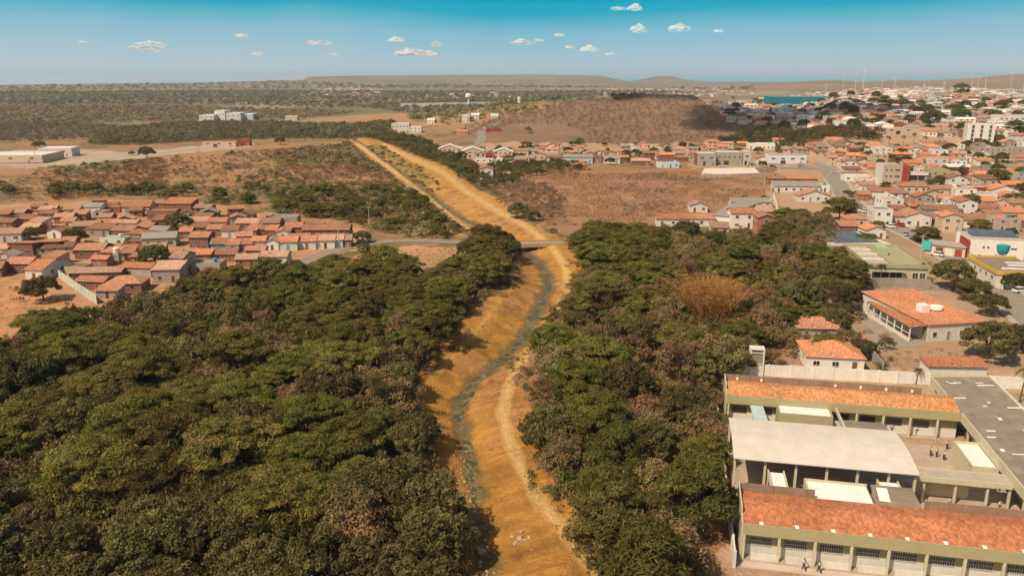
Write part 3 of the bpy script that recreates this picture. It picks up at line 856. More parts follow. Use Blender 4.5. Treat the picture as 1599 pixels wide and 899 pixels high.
def palm_meshes(seed, H=8.0, nf=17, L=2.9, green=(.075, .085, .028)):
    g = np.random.default_rng(seed)
    bend = g.uniform(-.7, .7, 2)
    mb = MB(); pts = [(bend[0] * (i / 6) ** 2, bend[1] * (i / 6) ** 2, H * i / 6 - .3) for i in range(7)]
    mb.tube(pts, [.24, .19, .17, .16, .15, .15, .17], 8)
    tr = mb.mesh('trunk', BARK)
    V = []; Q = []; Cc = []
    top = np.array(pts[-1])
    for f in range(nf):
        a = 2 * math.pi * f / nf * 2.4 + g.uniform(-.2, .2); up = g.uniform(-.25, .95); ln = L * g.uniform(.8, 1.1)
        dirh = np.array([math.cos(a), math.sin(a), 0]); side = np.array([-math.sin(a), math.cos(a), 0])
        tone = g.uniform(.7, 1.3); dead = up < -.1
        c = np.array((.2, .13, .06) if dead else green) * tone
        prev = top
        for s in range(9):
            t = (s + 1) / 9
            p = top + dirh * ln * (t * (1 - .15 * t)) + np.array([0, 0, ln * (up * t - (.75 + .3 * up) * t * t)])
            wv = .62 * math.sin(min(1, t * 1.15) * math.pi * .86) + .1
            for sg in (-1, 1):
                for kk in range(2):
                    q0 = prev + (p - prev) * kk * .5; q1 = prev + (p - prev) * (kk * .5 + .32)
                    tip = (q0 + q1) * .5 + side * sg * wv + dirh * .22 - np.array([0, 0, .28 * wv])
                    n = len(V); V += [q0, q1, tip + (q1 - q0) * .15, tip - (q1 - q0) * .15]; Q.append((n, n + 1, n + 2, n + 3)); Cc += [c * g.uniform(.8, 1.2)] * 4
            prev = p
    return np_mesh('crown', np.array(V), np.array(Q), LEAF, np.array(Cc)), tr

SPEC = {}
SPEC['feathery'] = [feathery(10), feathery(11, 5.8, 7.4), feathery(12, 4.6, 6.4), feathery(13, 5.4, 8.0), feathery(14, 5.0, 6.8)]
SPEC['broadleaf'] = [broadleaf(20), broadleaf(21, 5.2, 8.2, 108), broadleaf(22, 4.0, 6.6), broadleaf(23, 4.8, 7.2, 96)]
SPEC['russet'] = [russet(30), russet(31, 4.6, 6.6), russet(32, 3.5, 5.2), russet(33, 4.2, 7.0)]
SPEC['tall'] = [tall_feathery(40), tall_feathery(41, 4.0, 9.0), tall_feathery(42, 4.8, 11.5)]
SPEC['palm'] = [palm_meshes(50), palm_meshes(51, 6.5), palm_meshes(52, 9.5, 19, 3.1)]
g0 = np.random.default_rng(3)
SPEC['shrub'] = [(bushy(60 + i, 2.0 + .3 * i, 2.3 + .2 * i), stem_mesh(g0, 2, 2.3)) for i in range(3)]
SPEC['dryshrub'] = [(bushy(70 + i, 1.8 + .3 * i, 2.2, 13, 60, RUST, (.23, .15, .08), .2, .07, DRY, -.6), stem_mesh(g0, 2, 2.2)) for i in range(3)]
TREE_N = {}
def plant(kind, x, y, s=1.0, label=None, cat='tree', group=None, name=None, dz=0.0, sz=None, channel=True, variant=None):
    arr = SPEC[kind]
    v = int(rng.integers(0, len(arr))) if variant is None else variant
    crown, trunk = arr[v]
    nm = name or {'feathery': 'thorn_tree', 'broadleaf': 'broadleaf_tree', 'russet': 'dry_tree', 'tall': 'tall_tree', 'palm': 'palm_tree', 'shrub': 'shrub', 'dryshrub': 'dry_shrub'}[kind]
    z = (float(hgt(np.array([x]), np.array([y]), channel)[0])) + dz
    o = thing(nm, x, y, rng.uniform(0, 6.283), label, cat, group, z)
    q = sz if sz is not None else s * rng.uniform(.92, 1.1)
    o.scale = (s, s, q)
    put('crown' if 'shrub' not in kind else 'foliage', crown, o); put('trunk' if 'shrub' not in kind else 'stem', trunk, o)
    return o
def scatter(poly_px, spacing, lift=0.0, lo=.75, seed=0, ground=True, maxn=10000):
    """points kept a spacing apart over the ground that a picture outline covers"""
    W = [G(*p) if ground else flat(*p) for p in poly_px]
    xs = [p[0] for p in W]; ys = [p[1] for p in W]
    g = np.random.default_rng(900 + seed)
    area = (max(xs) - min(xs)) * (max(ys) - min(ys))
    n = int(min(area / spacing ** 2 * 14, 120000))
    X = g.uniform(min(xs), max(xs), n); Y = g.uniform(min(ys), max(ys), n)
    m = pip(X, Y, W); X, Y = X[m], Y[m]
    cell = {}; out = []
    cs = spacing
    for x, y in zip(X, Y):
        s = spacing * (lo + (1 - lo) * 2 * _hash(np.array([int(x * 7)]), np.array([int(y * 7)]), 5)[0])
        i, j = int(x // cs), int(y // cs); ok = True
        for a in range(i - 2, i + 3):
            for b in range(j - 2, j + 3):
                for (qx, qy) in cell.get((a, b), ()):
                    if (qx - x) ** 2 + (qy - y) ** 2 < s * s: ok = False; break
                if not ok: break
            if not ok: break
        if ok:
            cell.setdefault((i, j), []).append((x, y)); out.append((x, y))
            if len(out) >= maxn: break
    return out
KINDWORD = {'feathery': 'feathery olive thorn tree', 'broadleaf': 'dense dark broad-leaved tree', 'russet': 'half-bare russet-brown tree', 'tall': 'tall tree with hanging feathery sprays'}
# --- woodland on the left of the stream
WOOD_L = [(-130, 600), (0, 560), (70, 530), (150, 502), (230, 480), (330, 452), (430, 436), (520, 428), (590, 432), (640, 440), (690, 438), (722, 412), (742, 390), (770, 380), (792, 384), (795, 402), (788, 428), (752, 452), (712, 476), (690, 506),
          (680, 540), (648, 578), (628, 612), (655, 655), (662, 720), (668, 790), (690, 845), (712, 899), (730, 960), (720, 1040), (-300, 1040), (-300, 640)]
def px_of(x, y, z=4.0):
    a, b = project(np.array([x]), np.array([y]), np.array([z])); return float(a[0]), float(b[0])
ptsL = scatter(WOOD_L, 6.9, seed=1)
for (x, y) in ptsL:
    a, b = px_of(x, y)
    f = float(fbm(np.array([x]), np.array([y]), 38, 81)[0]); f2 = float(fbm(np.array([x]), np.array([y]), 22, 83)[0])
    r = rng.uniform()
    kind = 'feathery'
    if f > .53 and b > 520: kind = 'broadleaf'
    elif f2 > .58: kind = 'russet'
    if r < .10: kind = 'russet'
    elif r < .2: kind = 'broadleaf'
    if b > 560 and a > 560 and r > .6: kind = 'broadleaf'
    zone = ('along the stream bank' if a > 600 and b > 470 else 'beside the bridge road' if a > 560 and b < 470 else 'below the brick village' if b < 520 else 'in the nearest woodland rows' if b > 760 else 'in the middle woodland')
    far_ = b < 520
    s = rng.uniform(.66, 1.24) * (.92 if far_ else 1.0)
    plant(kind, x, y, s, f'{KINDWORD[kind]} {zone}, village side of the stream', 'tree', f'{KINDWORD[kind]}s {zone}, village side')
# --- woodland on the right of the stream
WOOD_R = [(905, 384), (930, 372), (965, 368), (1010, 368), (1060, 372), (1120, 378), (1180, 380), (1225, 368), (1245, 348), (1285, 345), (1292, 385), (1325, 425), (1332, 470), (1290, 482), (1258, 490), (1240, 505), (1228, 535), (1180, 560), (1118, 590), (1102, 640), (1102, 720), (1100, 800), (1092, 870), (1085, 930), (985, 960),
          (950, 900), (925, 845), (895, 795), (868, 740), (858, 680), (848, 630), (842, 590), (860, 545), (880, 515), (905, 480), (925, 440), (918, 408)]
ptsR = scatter(WOOD_R, 6.6, seed=2)
for (x, y) in ptsR:
    a, b = px_of(x, y)
    r = rng.uniform(); f = float(fbm(np.array([x]), np.array([y]), 30, 85)[0])
    if a > 1035 and b < 520: kind = 'russet' if r < .7 else 'feathery' if r < .92 else 'broadleaf'
    elif b < 440: kind = ('feathery' if a < 1050 and r < .8 else 'russet' if (a > 1050 and r < .6) else 'broadleaf' if r > .93 else 'feathery')
    elif b > 690 and 900 < a < 1090: kind = 'tall' if r < .72 else 'russet'
    else: kind = 'russet' if r < .47 else 'feathery' if r < .8 else 'broadleaf'
    if 1062 < a < 1152 and 436 < b < 532: continue
    zone = ('along the orange track' if a < 930 and b > 440 else 'below the terrace houses' if b < 440 else 'beside the school yard' if a > 1050 and b > 560 else 'behind the yellow bamboo' if a > 1080 and b < 520 else 'in the middle strip')
    s = rng.uniform(.62, 1.18) * (.9 if b < 440 else 1.0) * (.8 if kind == 'tall' and b < 760 else 1.0)
    plant(kind, x, y, s, f'{KINDWORD[kind]} {zone}, school side of the stream', 'tree', f'{KINDWORD[kind]}s {zone}, school side')

# --- masses nobody could count: many small plants in one mesh
def mass(name, pts, protos, smin, smax, mat, vary=.3, channel=True, zs=1.0, lift=0.0, turn=None, huev=.07):
    g = np.random.default_rng(len(pts) + len(name))
    P = np.array(pts); n = len(P)
    if n == 0: return
    Z = hgt(P[:, 0], P[:, 1], channel) + lift
    Vs, Qs, Cs = [], [], []; base = 0
    which = g.integers(0, len(protos), n)
    for k, (V0, Q0, C0) in enumerate(protos):
        ids = np.nonzero(which == k)[0]
        if len(ids) == 0: continue
        a = g.uniform(0, 6.283, len(ids)) if turn is None else g.uniform(-turn, turn, len(ids)) + (g.uniform(0, 1, len(ids)) < .3) * 1.57; s = g.uniform(smin, smax, len(ids)); ca, sa = np.cos(a), np.sin(a)
        X = (V0[None, :, 0] * ca[:, None] - V0[None, :, 1] * sa[:, None]) * s[:, None] + P[ids, 0:1]
        Y = (V0[None, :, 0] * sa[:, None] + V0[None, :, 1] * ca[:, None]) * s[:, None] + P[ids, 1:2]
        ZZ = V0[None, :, 2] * (s * g.uniform(.8, 1.25, len(ids)) * zs)[:, None] + Z[ids][:, None]
        V = np.stack([X, Y, ZZ], -1).reshape(-1, 3)
        Q = (Q0[None] + (np.arange(len(ids)) * len(V0))[:, None, None]).reshape(-1, 4) + base
        tone = g.uniform(1 - vary, 1 + vary, (len(ids), 1, 1)); hue = g.normal(0, huev, (len(ids), 1, 3))
        Cc = np.clip(C0[None] * tone * (1 + hue), 0, 1).reshape(-1, 3)
        Vs.append(V); Qs.append(Q); Cs.append(Cc); base += len(V)
    o = put(name, np_mesh(name, np.concatenate(Vs), np.concatenate(Qs), mat, np.concatenate(Cs)))
    return tag(o, kind='stuff')
def proto(seed, Rr, H, n_cl, per, lx, ly, base, alt, low=-.2, jitter=.6):
    g = np.random.default_rng(seed); cl = []
    for i in range(n_cl):
        r = Rr * math.sqrt(g.uniform(0, 1)) * .8; a = g.uniform(0, 6.283); s = Rr * g.uniform(.28, .5)
        cl.append((r * math.cos(a), r * math.sin(a), max(.15, H * (.78 - .45 * (r / Rr) ** 2) * g.uniform(.65, 1.05)), s, s, s * .75 * min(1, H / Rr)))
    cl = np.array(cl)
    cen, nr, ids = blob_leaves(g, cl, per, lx, ly, low=low, jitter=jitter)
    V, Q = cards(g, cen, nr, lx, ly, jitter)
    return V, Q, tree_cols(g, ids, len(cl), base, alt)
P_GREEN = [proto(200 + i, 3.0, 3.6, 9, 26, .42, .2, (.135, .122, .038), (.20, .155, .06)) for i in range(4)]
P_DARK = [proto(210 + i, 3.2, 4.4, 10, 26, .45, .22, (.095, .085, .03), (.145, .12, .045)) for i in range(4)]
P_BROWN = [proto(220 + i, 2.2, 2.2, 8, 22, .32, .1, (.27, .17, .095), (.20, .145, .075), -.6, 1.0) for i in range(4)]
P_GREY = [proto(230 + i, 2.8, 3.0, 8, 24, .4, .12, (.25, .185, .13), (.20, .15, .10), -.6, 1.0) for i in range(4)]
P_TUFT = [proto(240 + i, .8, .5, 4, 9, .22, .07, (.34, .235, .11), (.24, .17, .08), -.2, .9) for i in range(3)]
P_HILL = [proto(270 + i, 2.0, 2.0, 6, 13, .4, .12, [(.22, .165, .12), (.26, .19, .13), (.19, .15, .095), (.27, .185, .115)][i], (.20, .15, .105), -.6, 1.0) for i in range(4)]
P_MID = [proto(280 + i, 3.2, 3.4, 7, 15, .6, .28, (.24, .225, .10), (.30, .26, .135)) for i in range(4)]
P_FAR = [proto(250 + i, 4.5, 4.2, 7, 12, 1.0, .5, (.25, .23, .12), (.30, .265, .155)) for i in range(4)]
P_FARB = [proto(260 + i, 4.0, 3.2, 6, 10, .9, .4, (.27, .215, .15), (.23, .19, .125)) for i in range(3)]
def sift(pts, test):
    return [p for p in pts if test(*p)]
# undergrowth below both woods
mass('undergrowth', scatter(WOOD_L, 2.7, seed=11), P_GREEN + P_DARK[:2] + P_BROWN[:1], .45, 1.0, LEAF, zs=1.25)
mass('undergrowth', scatter(WOOD_R, 2.7, seed=12), P_BROWN + P_DARK[:1] + P_GREEN[:3], .45, 1.0, LEAF, zs=1.2)
# scrub land left of the channel
SC_L = [(20, 318), (0, 290), (60, 268), (200, 254), (330, 244), (420, 236), (545, 226), (570, 246), (610, 278), (650, 308), (690, 338), (722, 362), (700, 372), (640, 372), (580, 360), (540, 346), (470, 338), (330, 318), (210, 306), (100, 312)]
sp_ = scatter(SC_L, 3.9, seed=13)
fn = lambda x, y, s, k: float(fbm(np.array([x]), np.array([y]), s, k)[0])
big = []
small = []
for (x, y) in sp_:
    f = fn(x, y, 45, 91); a, b = px_of(x, y, 1)
    dense = .80 if (a > 430 or (80 < a < 260 and b > 250)) else .44
    if f > 1 - dense + .05 or rng.uniform() < .12:
        (big if (rng.uniform() < .30) else small).append((x, y, f))
mass('scrub', [p[:2] for p in small if p[2] > .46], P_MID + P_GREEN[:2] + P_BROWN[:1], .45, .95, LEAF)
mass('dry_scrub', [p[:2] for p in small if p[2] <= .46], P_BROWN, .6, 1.2, DRY)
mass('dry_scrub', scatter(SC_L, 3.2, seed=14), P_BROWN + P_TUFT + P_TUFT, .3, .8, DRY)
big.sort(key=lambda p: p[1])
for (x, y, f) in big[:150]:
    a, b = px_of(x, y, 1)
    zone = 'beside the orange track' if a > 560 else 'behind the white terrace row' if a > 400 else 'behind the brick village' if b > 280 else 'by the pale road'
    k = 'shrub' if f > .44 or rng.uniform() < .5 else 'dryshrub'
    if rng.uniform() < .35: plant('feathery' if k == 'shrub' else 'russet', x, y, rng.uniform(.5, .75), f'small {"green thorn" if k == "shrub" else "brown thorn"} tree in the dry scrub {zone}', 'tree', f'small {"green" if k == "shrub" else "brown"} scrub trees {zone}')
    else: plant(k, x, y, rng.uniform(.8, 1.5), f'{"green rounded" if k == "shrub" else "brown leafless"} shrub in the dry scrub {zone}', 'shrub', f'{"green" if k == "shrub" else "brown"} shrubs {zone}')
# strip of green along the old channel and beyond the bend
mass('bank_scrub', scatter([(572, 216), (640, 214), (690, 236), (742, 262), (756, 285), (738, 290), (700, 262), (650, 244), (610, 226)], 4.4, seed=15), P_GREEN + P_DARK, .7, 1.25, LEAF)
mass('bank_scrub', scatter([(572, 228), (600, 232), (640, 254), (668, 272), (690, 296), (676, 300), (640, 274), (600, 250)], 5.5, seed=16), P_GREEN + P_BROWN, .3, .75, LEAF)
mass('bank_scrub', scatter([(742, 268), (790, 258), (900, 256), (905, 268), (830, 276), (790, 290), (756, 296)], 4.6, seed=17), P_GREEN + P_DARK + P_BROWN, .6, 1.1, LEAF)
# dry field in front of the terrace houses
FR = [(860, 352), (800, 318), (790, 290), (850, 268), (930, 272), (1080, 268), (1190, 286), (1195, 306), (1100, 322), (1020, 338), (990, 352)]
fr_ = scatter(FR, 1.75, seed=18)
mass('dry_grass', [p for p in fr_ if fn(p[0], p[1], 14, 97) > .42], P_TUFT, .5, 1.3, DRY)
mass('dry_scrub', [p for p in fr_ if fn(p[0], p[1], 18, 99) > .60 and rng.uniform() < .35], P_HILL, .3, .7, DRY)
mass('dry_scrub', scatter([(740, 296), (800, 282), (850, 290), (880, 310), (880, 340), (850, 345), (800, 318)], 3.4, seed=19), P_BROWN + P_GREY, .4, .9, DRY)
mass('dry_grass', scatter([(545, 412), (560, 396), (735, 386), (730, 402), (690, 426), (600, 424)], 2.6, seed=20), P_TUFT, .5, 1.1, DRY)
# the hill
HP = [(700, 210), (745, 192), (800, 178), (850, 165), (900, 157), (960, 152), (1050, 153), (1110, 158), (1160, 178), (1230, 200), (1270, 212), (1200, 224), (1000, 229), (925, 226), (912, 206), (880, 194), (800, 195), (765, 205)]
hp = scatter(HP, 3.4, seed=21)
hp = [p for p in hp if fn(p[0], p[1], 30, 95) > .3 or rng.uniform() < .5]
mass('hill_scrub', hp, P_HILL, .5, 1.25, DRY, .22)
mass('hill_scrub', scatter([(960, 152), (1010, 150), (1080, 152), (1090, 156), (1000, 156), (960, 158)], 5.0, seed=22), P_DARK + P_GREY, .9, 1.7, LEAF)
mass('valley_wood', scatter([(1110, 226), (1200, 200), (1300, 204), (1372, 208), (1372, 221), (1260, 224), (1180, 230)], 5.0, seed=23), P_GREEN + P_DARK, .9, 1.5, LEAF)
# the plain
mass('far_wood', scatter([(140, 226), (170, 206), (280, 194), (420, 193), (560, 197), (600, 192), (622, 199), (610, 212), (540, 217), (430, 217), (330, 219), (200, 227)], 5.0, seed=24), P_MID, .9, 1.6, LEAF)
mass('far_wood', scatter([(-60, 190), (-60, 168), (200, 166), (420, 172), (560, 176), (470, 186), (300, 190), (150, 192)], 9.0, seed=25), P_FAR + P_MID, .7, 1.3, LEAF)
mass('far_scrub', scatter([(-80, 222), (-80, 192), (130, 193), (200, 200), (150, 216), (60, 222)], 6.0, seed=26), P_HILL, 1.1, 2.0, DRY)
mass('far_wood', scatter([(-60, 166), (-60, 144), (400, 142), (800, 144), (1000, 142), (1120, 146), (930, 152), (820, 164), (640, 170), (300, 164)], 21.0, seed=27), P_FAR + P_FARB, .8, 1.9, LEAF)
mass('far_wood', scatter([(700, 196), (760, 186), (830, 176), (860, 170), (820, 168), (740, 172), (640, 178), (640, 190)], 13.0, seed=28), P_MID + P_FAR, .9, 1.5, LEAF)
mass('far_wood', scatter([(620, 176), (820, 166), (880, 158), (860, 152), (700, 156), (560, 168)], 18.0, seed=29), P_FAR, .9, 1.6, LEAF)
mass('far_wood', scatter([(-100, 143), (300, 140), (1000, 138), (1180, 141), (1180, 136), (700, 133), (-100, 137)], 60.0, seed=30), P_FAR + P_FARB, 1.3, 3.0, LEAF)

# weeds and low brush along the ragged edge of the worked soil
ed = []
n_ = len(ORANGE)
for i in range(n_):
    (a0, b0), (a1, b1) = ORANGE[i], ORANGE[(i + 1) % n_]
    if b0 > 930 and b1 > 930: continue
    p0, p1 = flat(a0, b0), flat(a1, b1); L0 = math.hypot(p1[0] - p0[0], p1[1] - p0[1])
    for k in range(int(L0 * (1.5 if b0 > 370 else .7))):
        t = rng.uniform(); ed.append((p0[0] + (p1[0] - p0[0]) * t + rng.normal(0, 1.6), p0[1] + (p1[1] - p0[1]) * t + rng.normal(0, 1.6)))
mass('edge_brush', ed, P_BROWN + P_TUFT + P_TUFT + P_GREEN[:2], .22, .62, DRY)
bk = [(x, y) for x, y in scatter(ORANGE, 4.2, seed=72) if fn(x, y, 16, 103) > .52 and stream_dist(np.array([x]), np.array([y]))[0][0] > 3.0]
mass('edge_brush', bk, P_TUFT, .25, .75, DRY)
# ---------------------------------------------------------------- houses
WALLC = {'br': ('brick', None), 'wh': ('white plaster', (.70, .655, .595)), 'gr': ('grey plaster', (.38, .335, .28)), 'mi': ('mint plaster', (.52, .62, .50)), 'tu': ('turquoise plaster', (.03, .40, .38)),
         'li': ('lilac plaster', (.52, .43, .47)), 'pi': ('pink plaster', (.60, .37, .30)), 'cr': ('cream plaster', (.58, .46, .33)), 'ye': ('yellow plaster', (.50, .40, .19)), 'bl': ('pale blue plaster', (.45, .58, .66)), 're': ('dark red plaster', (.33, .055, .04))}
WORD_W = {'br': 'bare brick', 'wh': 'white', 'gr': 'grey', 'mi': 'mint-green', 'tu': 'turquoise', 'li': 'lilac', 'pi': 'pink', 'cr': 'cream', 'ye': 'yellow', 'bl': 'pale blue', 're': 'dark red'}
WORD_R = {'o': 'orange tile', 't': 'terracotta tile', 'p': 'faded tile', 'd': 'old brown tile', 'g': 'grey sheet', 'w': 'white metal'}
def wall_mat(k):
    return brick_mat() if k == 'br' else plain('wall_' + WALLC[k][0].replace(' ', '_'), WALLC[k][1], .9, .16, .7, streak=.12)
def roof_mat(k):
    return {'o': lambda: tile_mat('tiles_orange', (.56, .235, .12), (.48, .20, .105)), 't': lambda: tile_mat('tiles_terracotta', (.43, .20, .125), (.35, .17, .11)),
            'p': lambda: tile_mat('tiles_faded', (.48, .285, .205), (.40, .245, .175)), 'd': lambda: tile_mat('tiles_old', (.26, .145, .09), (.34, .18, .11)),
            'g': lambda: sheet_mat('sheets_grey', (.29, .25, .21)), 'w': lambda: sheet_mat('sheets_white', (.70, .66, .62), .14)}[k]()
GLASS = plain('window_dark', (.045, .042, .04), .25, .2, 1.0, .5, vary=.3)
DOORW = plain('door_wood', (.16, .085, .045), .7, .2, 1.0, vary=.4)
DOORB = plain('door_metal', (.24, .25, .27), .6, .15, 1.0, vary=.3)
FRAME = plain('frame_white', (.66, .62, .56), .7, .08, 1.0, vary=.1)
CONC = plain('concrete', (.40, .345, .285), .92, .25, .8, streak=.15)
CONC_W = plain('concrete_painted', (.66, .62, .56), .9, .12, .8)
TANK_B = plain('tank_blue', (.03, .33, .36), .5, .1, 1.0)
def wall_solid(mb, w, d, h, kind, rise, t=.0):
    """walls closed at the top to the roof's line: x from -w/2 to w/2, y from 0 (front) to d"""
    a = w / 2
    if kind == 'G': mb.prism([(0, -.6), (d, -.6), (d, h), (d / 2, h + rise), (0, h)], -a, a, 'x')
    elif kind == 'Y': mb.prism([(-a, -.6), (a, -.6), (a, h), (0, h + rise), (-a, h)], 0, d, 'y')
    elif kind == 'S': mb.prism([(0, -.6), (d, -.6), (d, h + rise), (0, h)], -a, a, 'x')
    elif kind == 'B': mb.prism([(0, -.6), (d, -.6), (d, h), (0, h + rise)], -a, a, 'x')
    elif kind == 'H': mb.box(-a, a, 0, d, -.6, h)
    elif kind == 'F':
        mb.box(-a, a, 0, d, -.6, h - .35)
        p = .16
        mb.box(-a, a, 0, p, h - .35, h + .1); mb.box(-a, a, d - p, d, h - .35, h + .1)
        mb.box(-a, -a + p, p, d - p, h - .35, h + .1); mb.box(a - p, a, p, d - p, h - .35, h + .1)
def roof_shape(mb, w, d, h, kind, rise, o=.38, t=.13):
    a = w / 2; e = .05
    if kind == 'G':
        s = rise / (d / 2); z0 = h - o * s
        for y0, y1 in ((-o, d / 2), (d + o, d / 2)):
            mb.slab([(-a - o, y0, z0 + e + t), (a + o, y0, z0 + e + t), (a + o, y1, h + rise + e + t), (-a - o, y1, h + rise + e + t)], t)
        mb.box(-a - o, a + o, d / 2 - .14, d / 2 + .14, h + rise + e + t - .06, h + rise + e + t + .07)
    elif kind == 'Y':
        s = rise / a; z0 = h - o * s
        for x0 in (-a - o, a + o):
            mb.slab([(x0, -o, z0 + e + t), (0, -o, h + rise + e + t), (0, d + o, h + rise + e + t), (x0, d + o, z0 + e + t)], t)
        mb.box(-.14, .14, -o, d + o, h + rise + e + t - .06, h + rise + e + t + .07)
    elif kind == 'S':
        s = rise / d
        mb.slab([(-a - o, -o, h - o * s + e + t), (a + o, -o, h - o * s + e + t), (a + o, d + o, h + rise + o * s + e + t), (-a - o, d + o, h + rise + o * s + e + t)], t)
    elif kind == 'B':
        s = rise / d
        mb.slab([(-a - o, -o, h + rise + o * s + e + t), (a + o, -o, h + rise + o * s + e + t), (a + o, d + o, h - o * s + e + t), (-a - o, d + o, h - o * s + e + t)], t)
    elif kind == 'H':
        b = min(a, d / 2) * .98; z0 = h + e + t
        if a >= d / 2: r0, r1 = (-a - o + b + o, d / 2), (a + o - b - o, d / 2)
        else: r0, r1 = (0, b), (0, d - b)
        q = [(-a - o, -o), (a + o, -o), (a + o, d + o), (-a - o, d + o)]
        zr = z0 + rise
        P = lambda p, z: (p[0], p[1], z)
        n = len(mb.v)
        mb.v += [P(p, z0 - .12) for p in q] + [P(r0, zr), P(r1, zr)]
        if a >= d / 2: mb.f += [(n, n + 1, n + 5, n + 4), (n + 1, n + 2, n + 5), (n + 2, n + 3, n + 4, n + 5), (n + 3, n, n + 4), (n + 3, n + 2, n + 1, n)]
        else: mb.f += [(n, n + 1, n + 4), (n + 1, n + 2, n + 5, n + 4), (n + 2, n + 3, n + 5), (n + 3, n, n + 4, n + 5), (n + 3, n + 2, n + 1, n)]
    elif kind == 'F':
        mb.box(-a + .17, a - .17, .17, d - .17, h - .348, h - .30)
        if w > 6 and d > 5: mb.box(-a + .5, a - .5, d * .3, d * .3 + .12, h - .30, h - .2)
HOUSES = []
def opening(parent, kind, x, z0, w, h, face, w_, d_, mat=None, frame=True):
    """a window or door on a wall: face 'f' front, 'l' left, 'r' right; the pane is set behind a proud frame"""
    mb = MB(); fr = MB(); p = .07; q = .045
    mb.box(-w / 2, w / 2, -.03, .05, 0, h)
    fr.box(-w / 2 - q, -w / 2, -p, .04, -q, h + q); fr.box(w / 2, w / 2 + q, -p, .04, -q, h + q); fr.box(-w / 2, w / 2, -p, .04, h, h + q)
    fr.box(-w / 2, w / 2, -p - .04, .04, -q, 0)
    if kind == 'window' and w > 1.0: fr.box(-.03, .03, -p, -.032, 0, h)
    if face == 'f': loc, rz = (x, 0, z0), 0
    elif face == 'l': loc, rz = (-w_ / 2, x, z0), -math.pi / 2
    else: loc, rz = (w_ / 2, x, z0), math.pi / 2
    o = mb.build(kind, mat or (GLASS if kind == 'window' else DOORW), parent, loc, rz)
    if frame: fr.build('frame', FRAME, o)
    return o
def house(x, y, w, d, h, rz=0.0, kind='G', wall='wh', rc='t', rise=None, detail=2, name=None, storeys=None, district='', extra='', rows=True, z=None, label=None, cat='house', group=None, side=None):
    rise = rise if rise is not None else {'G': d * .17, 'Y': w * .17, 'S': d * .14, 'B': d * .14, 'H': min(w, d) * .2, 'F': 0}[kind]
    zz = z if z is not None else min(hz(x, y), hz(x + math.cos(rz) * w / 2, y + math.sin(rz) * w / 2), hz(x - math.cos(rz) * w / 2, y - math.sin(rz) * w / 2)) if d < 40 else 0.0
    o = thing(name or ('flat_roofed_house' if kind == 'F' else 'house'), x, y, rz, label, cat, group, zz)
    mb = MB(); wall_solid(mb, w, d, h, kind, rise); mb.build('wall', wall_mat(wall), o)
    mb = MB(); roof_shape(mb, w, d, h, kind, rise); rf = mb.build('roof', roof_mat(rc), o)
    g = random.Random(int(x * 13 + y * 7))
    st = storeys or (2 if h > 4.6 else 1)
    if detail >= 1:
        n = max(1, int(w / 3.2))
        dm = g.randrange(n)
        fh = h / st
        for s in range(st):
            for i in range(n):
                cx = -w / 2 + w * (i + .5) / n
                if s == 0 and i == dm and detail > 1:
                    opening(o, 'door', cx, 0.02, .95, 2.1, 'f', w, d, g.choice([DOORW, DOORB, DOORW]), detail > 1)
                elif w / n > 1.6: opening(o, 'window', cx, s * fh + 1.05, g.choice([1.0, 1.2, 1.4]), g.choice([.9, 1.1]), 'f', w, d, None, detail > 1)
        sd = side or ('r' if x < 0 else 'l')
        if d > 4.5 and detail > 1:
            for s in range(st):
                opening(o, 'window', d * .35, s * fh + 1.1, 1.0, .95, sd, w, d, None, True)
                if d > 8: opening(o, 'window', d * .7, s * fh + 1.1, 1.0, .95, sd, w, d, None, True)
    if kind == 'F' and detail > 1 and g.random() < .6:
        tk = MB(); tk.lathe([(.62, h + .02), (.7, h + .5), (.72, h + .9), (.5, h + 1.02)], 12, (w * .2, d * .6)); tk.build('water_tank', TANK_B if g.random() < .5 else CONC_W, o, smooth=False)
    if label is None:
        ww, rw = WORD_W[wall], WORD_R[rc]
        shape = {'G': 'gabled', 'Y': 'gable-fronted', 'S': 'lean-to roofed', 'B': 'lean-to roofed', 'H': 'hip-roofed', 'F': 'flat-roofed'}[kind]
        stw = 'two-storey ' if st == 2 else ''
        base = f'{ww} {stw}{shape} house with {rw} roof' if kind != 'F' else f'{ww} {stw}flat-roofed house'
        HOUSES.append((o, district, x, y, base + extra))
    return o
def from_px(x0, x1, yb, h=None, **k):
    """a house whose front wall's foot runs from x0 to x1 in the picture at row yb"""
    cx = (x0 + x1) / 2
    x, y = G(cx, yb)
    w = (x1 - x0) / F_PX * depth_of(x, y, hz(x, y))
    return x, y, max(w, 1.8)
def house_list(rows, org, sc, district, rz=0.0, h0=2.9, detail=2, jit=2.0):
    for r in rows:
        x0, x1, yb, d, h, kind, wall, rc = r[:8]
        h = h or h0
        X0, X1, YB = org[0] + x0 / sc, org[0] + x1 / sc, org[1] + yb / sc
        x, y, w = from_px(X0, X1, YB)
        kw = r[8] if len(r) > 8 else {}
        a = R(kw.pop('rot', 0)) + rz + R(random.uniform(-jit, jit))
        house(x, y, w, d, h, a, kind, wall, rc, district=district, detail=kw.pop('detail', detail), **kw)
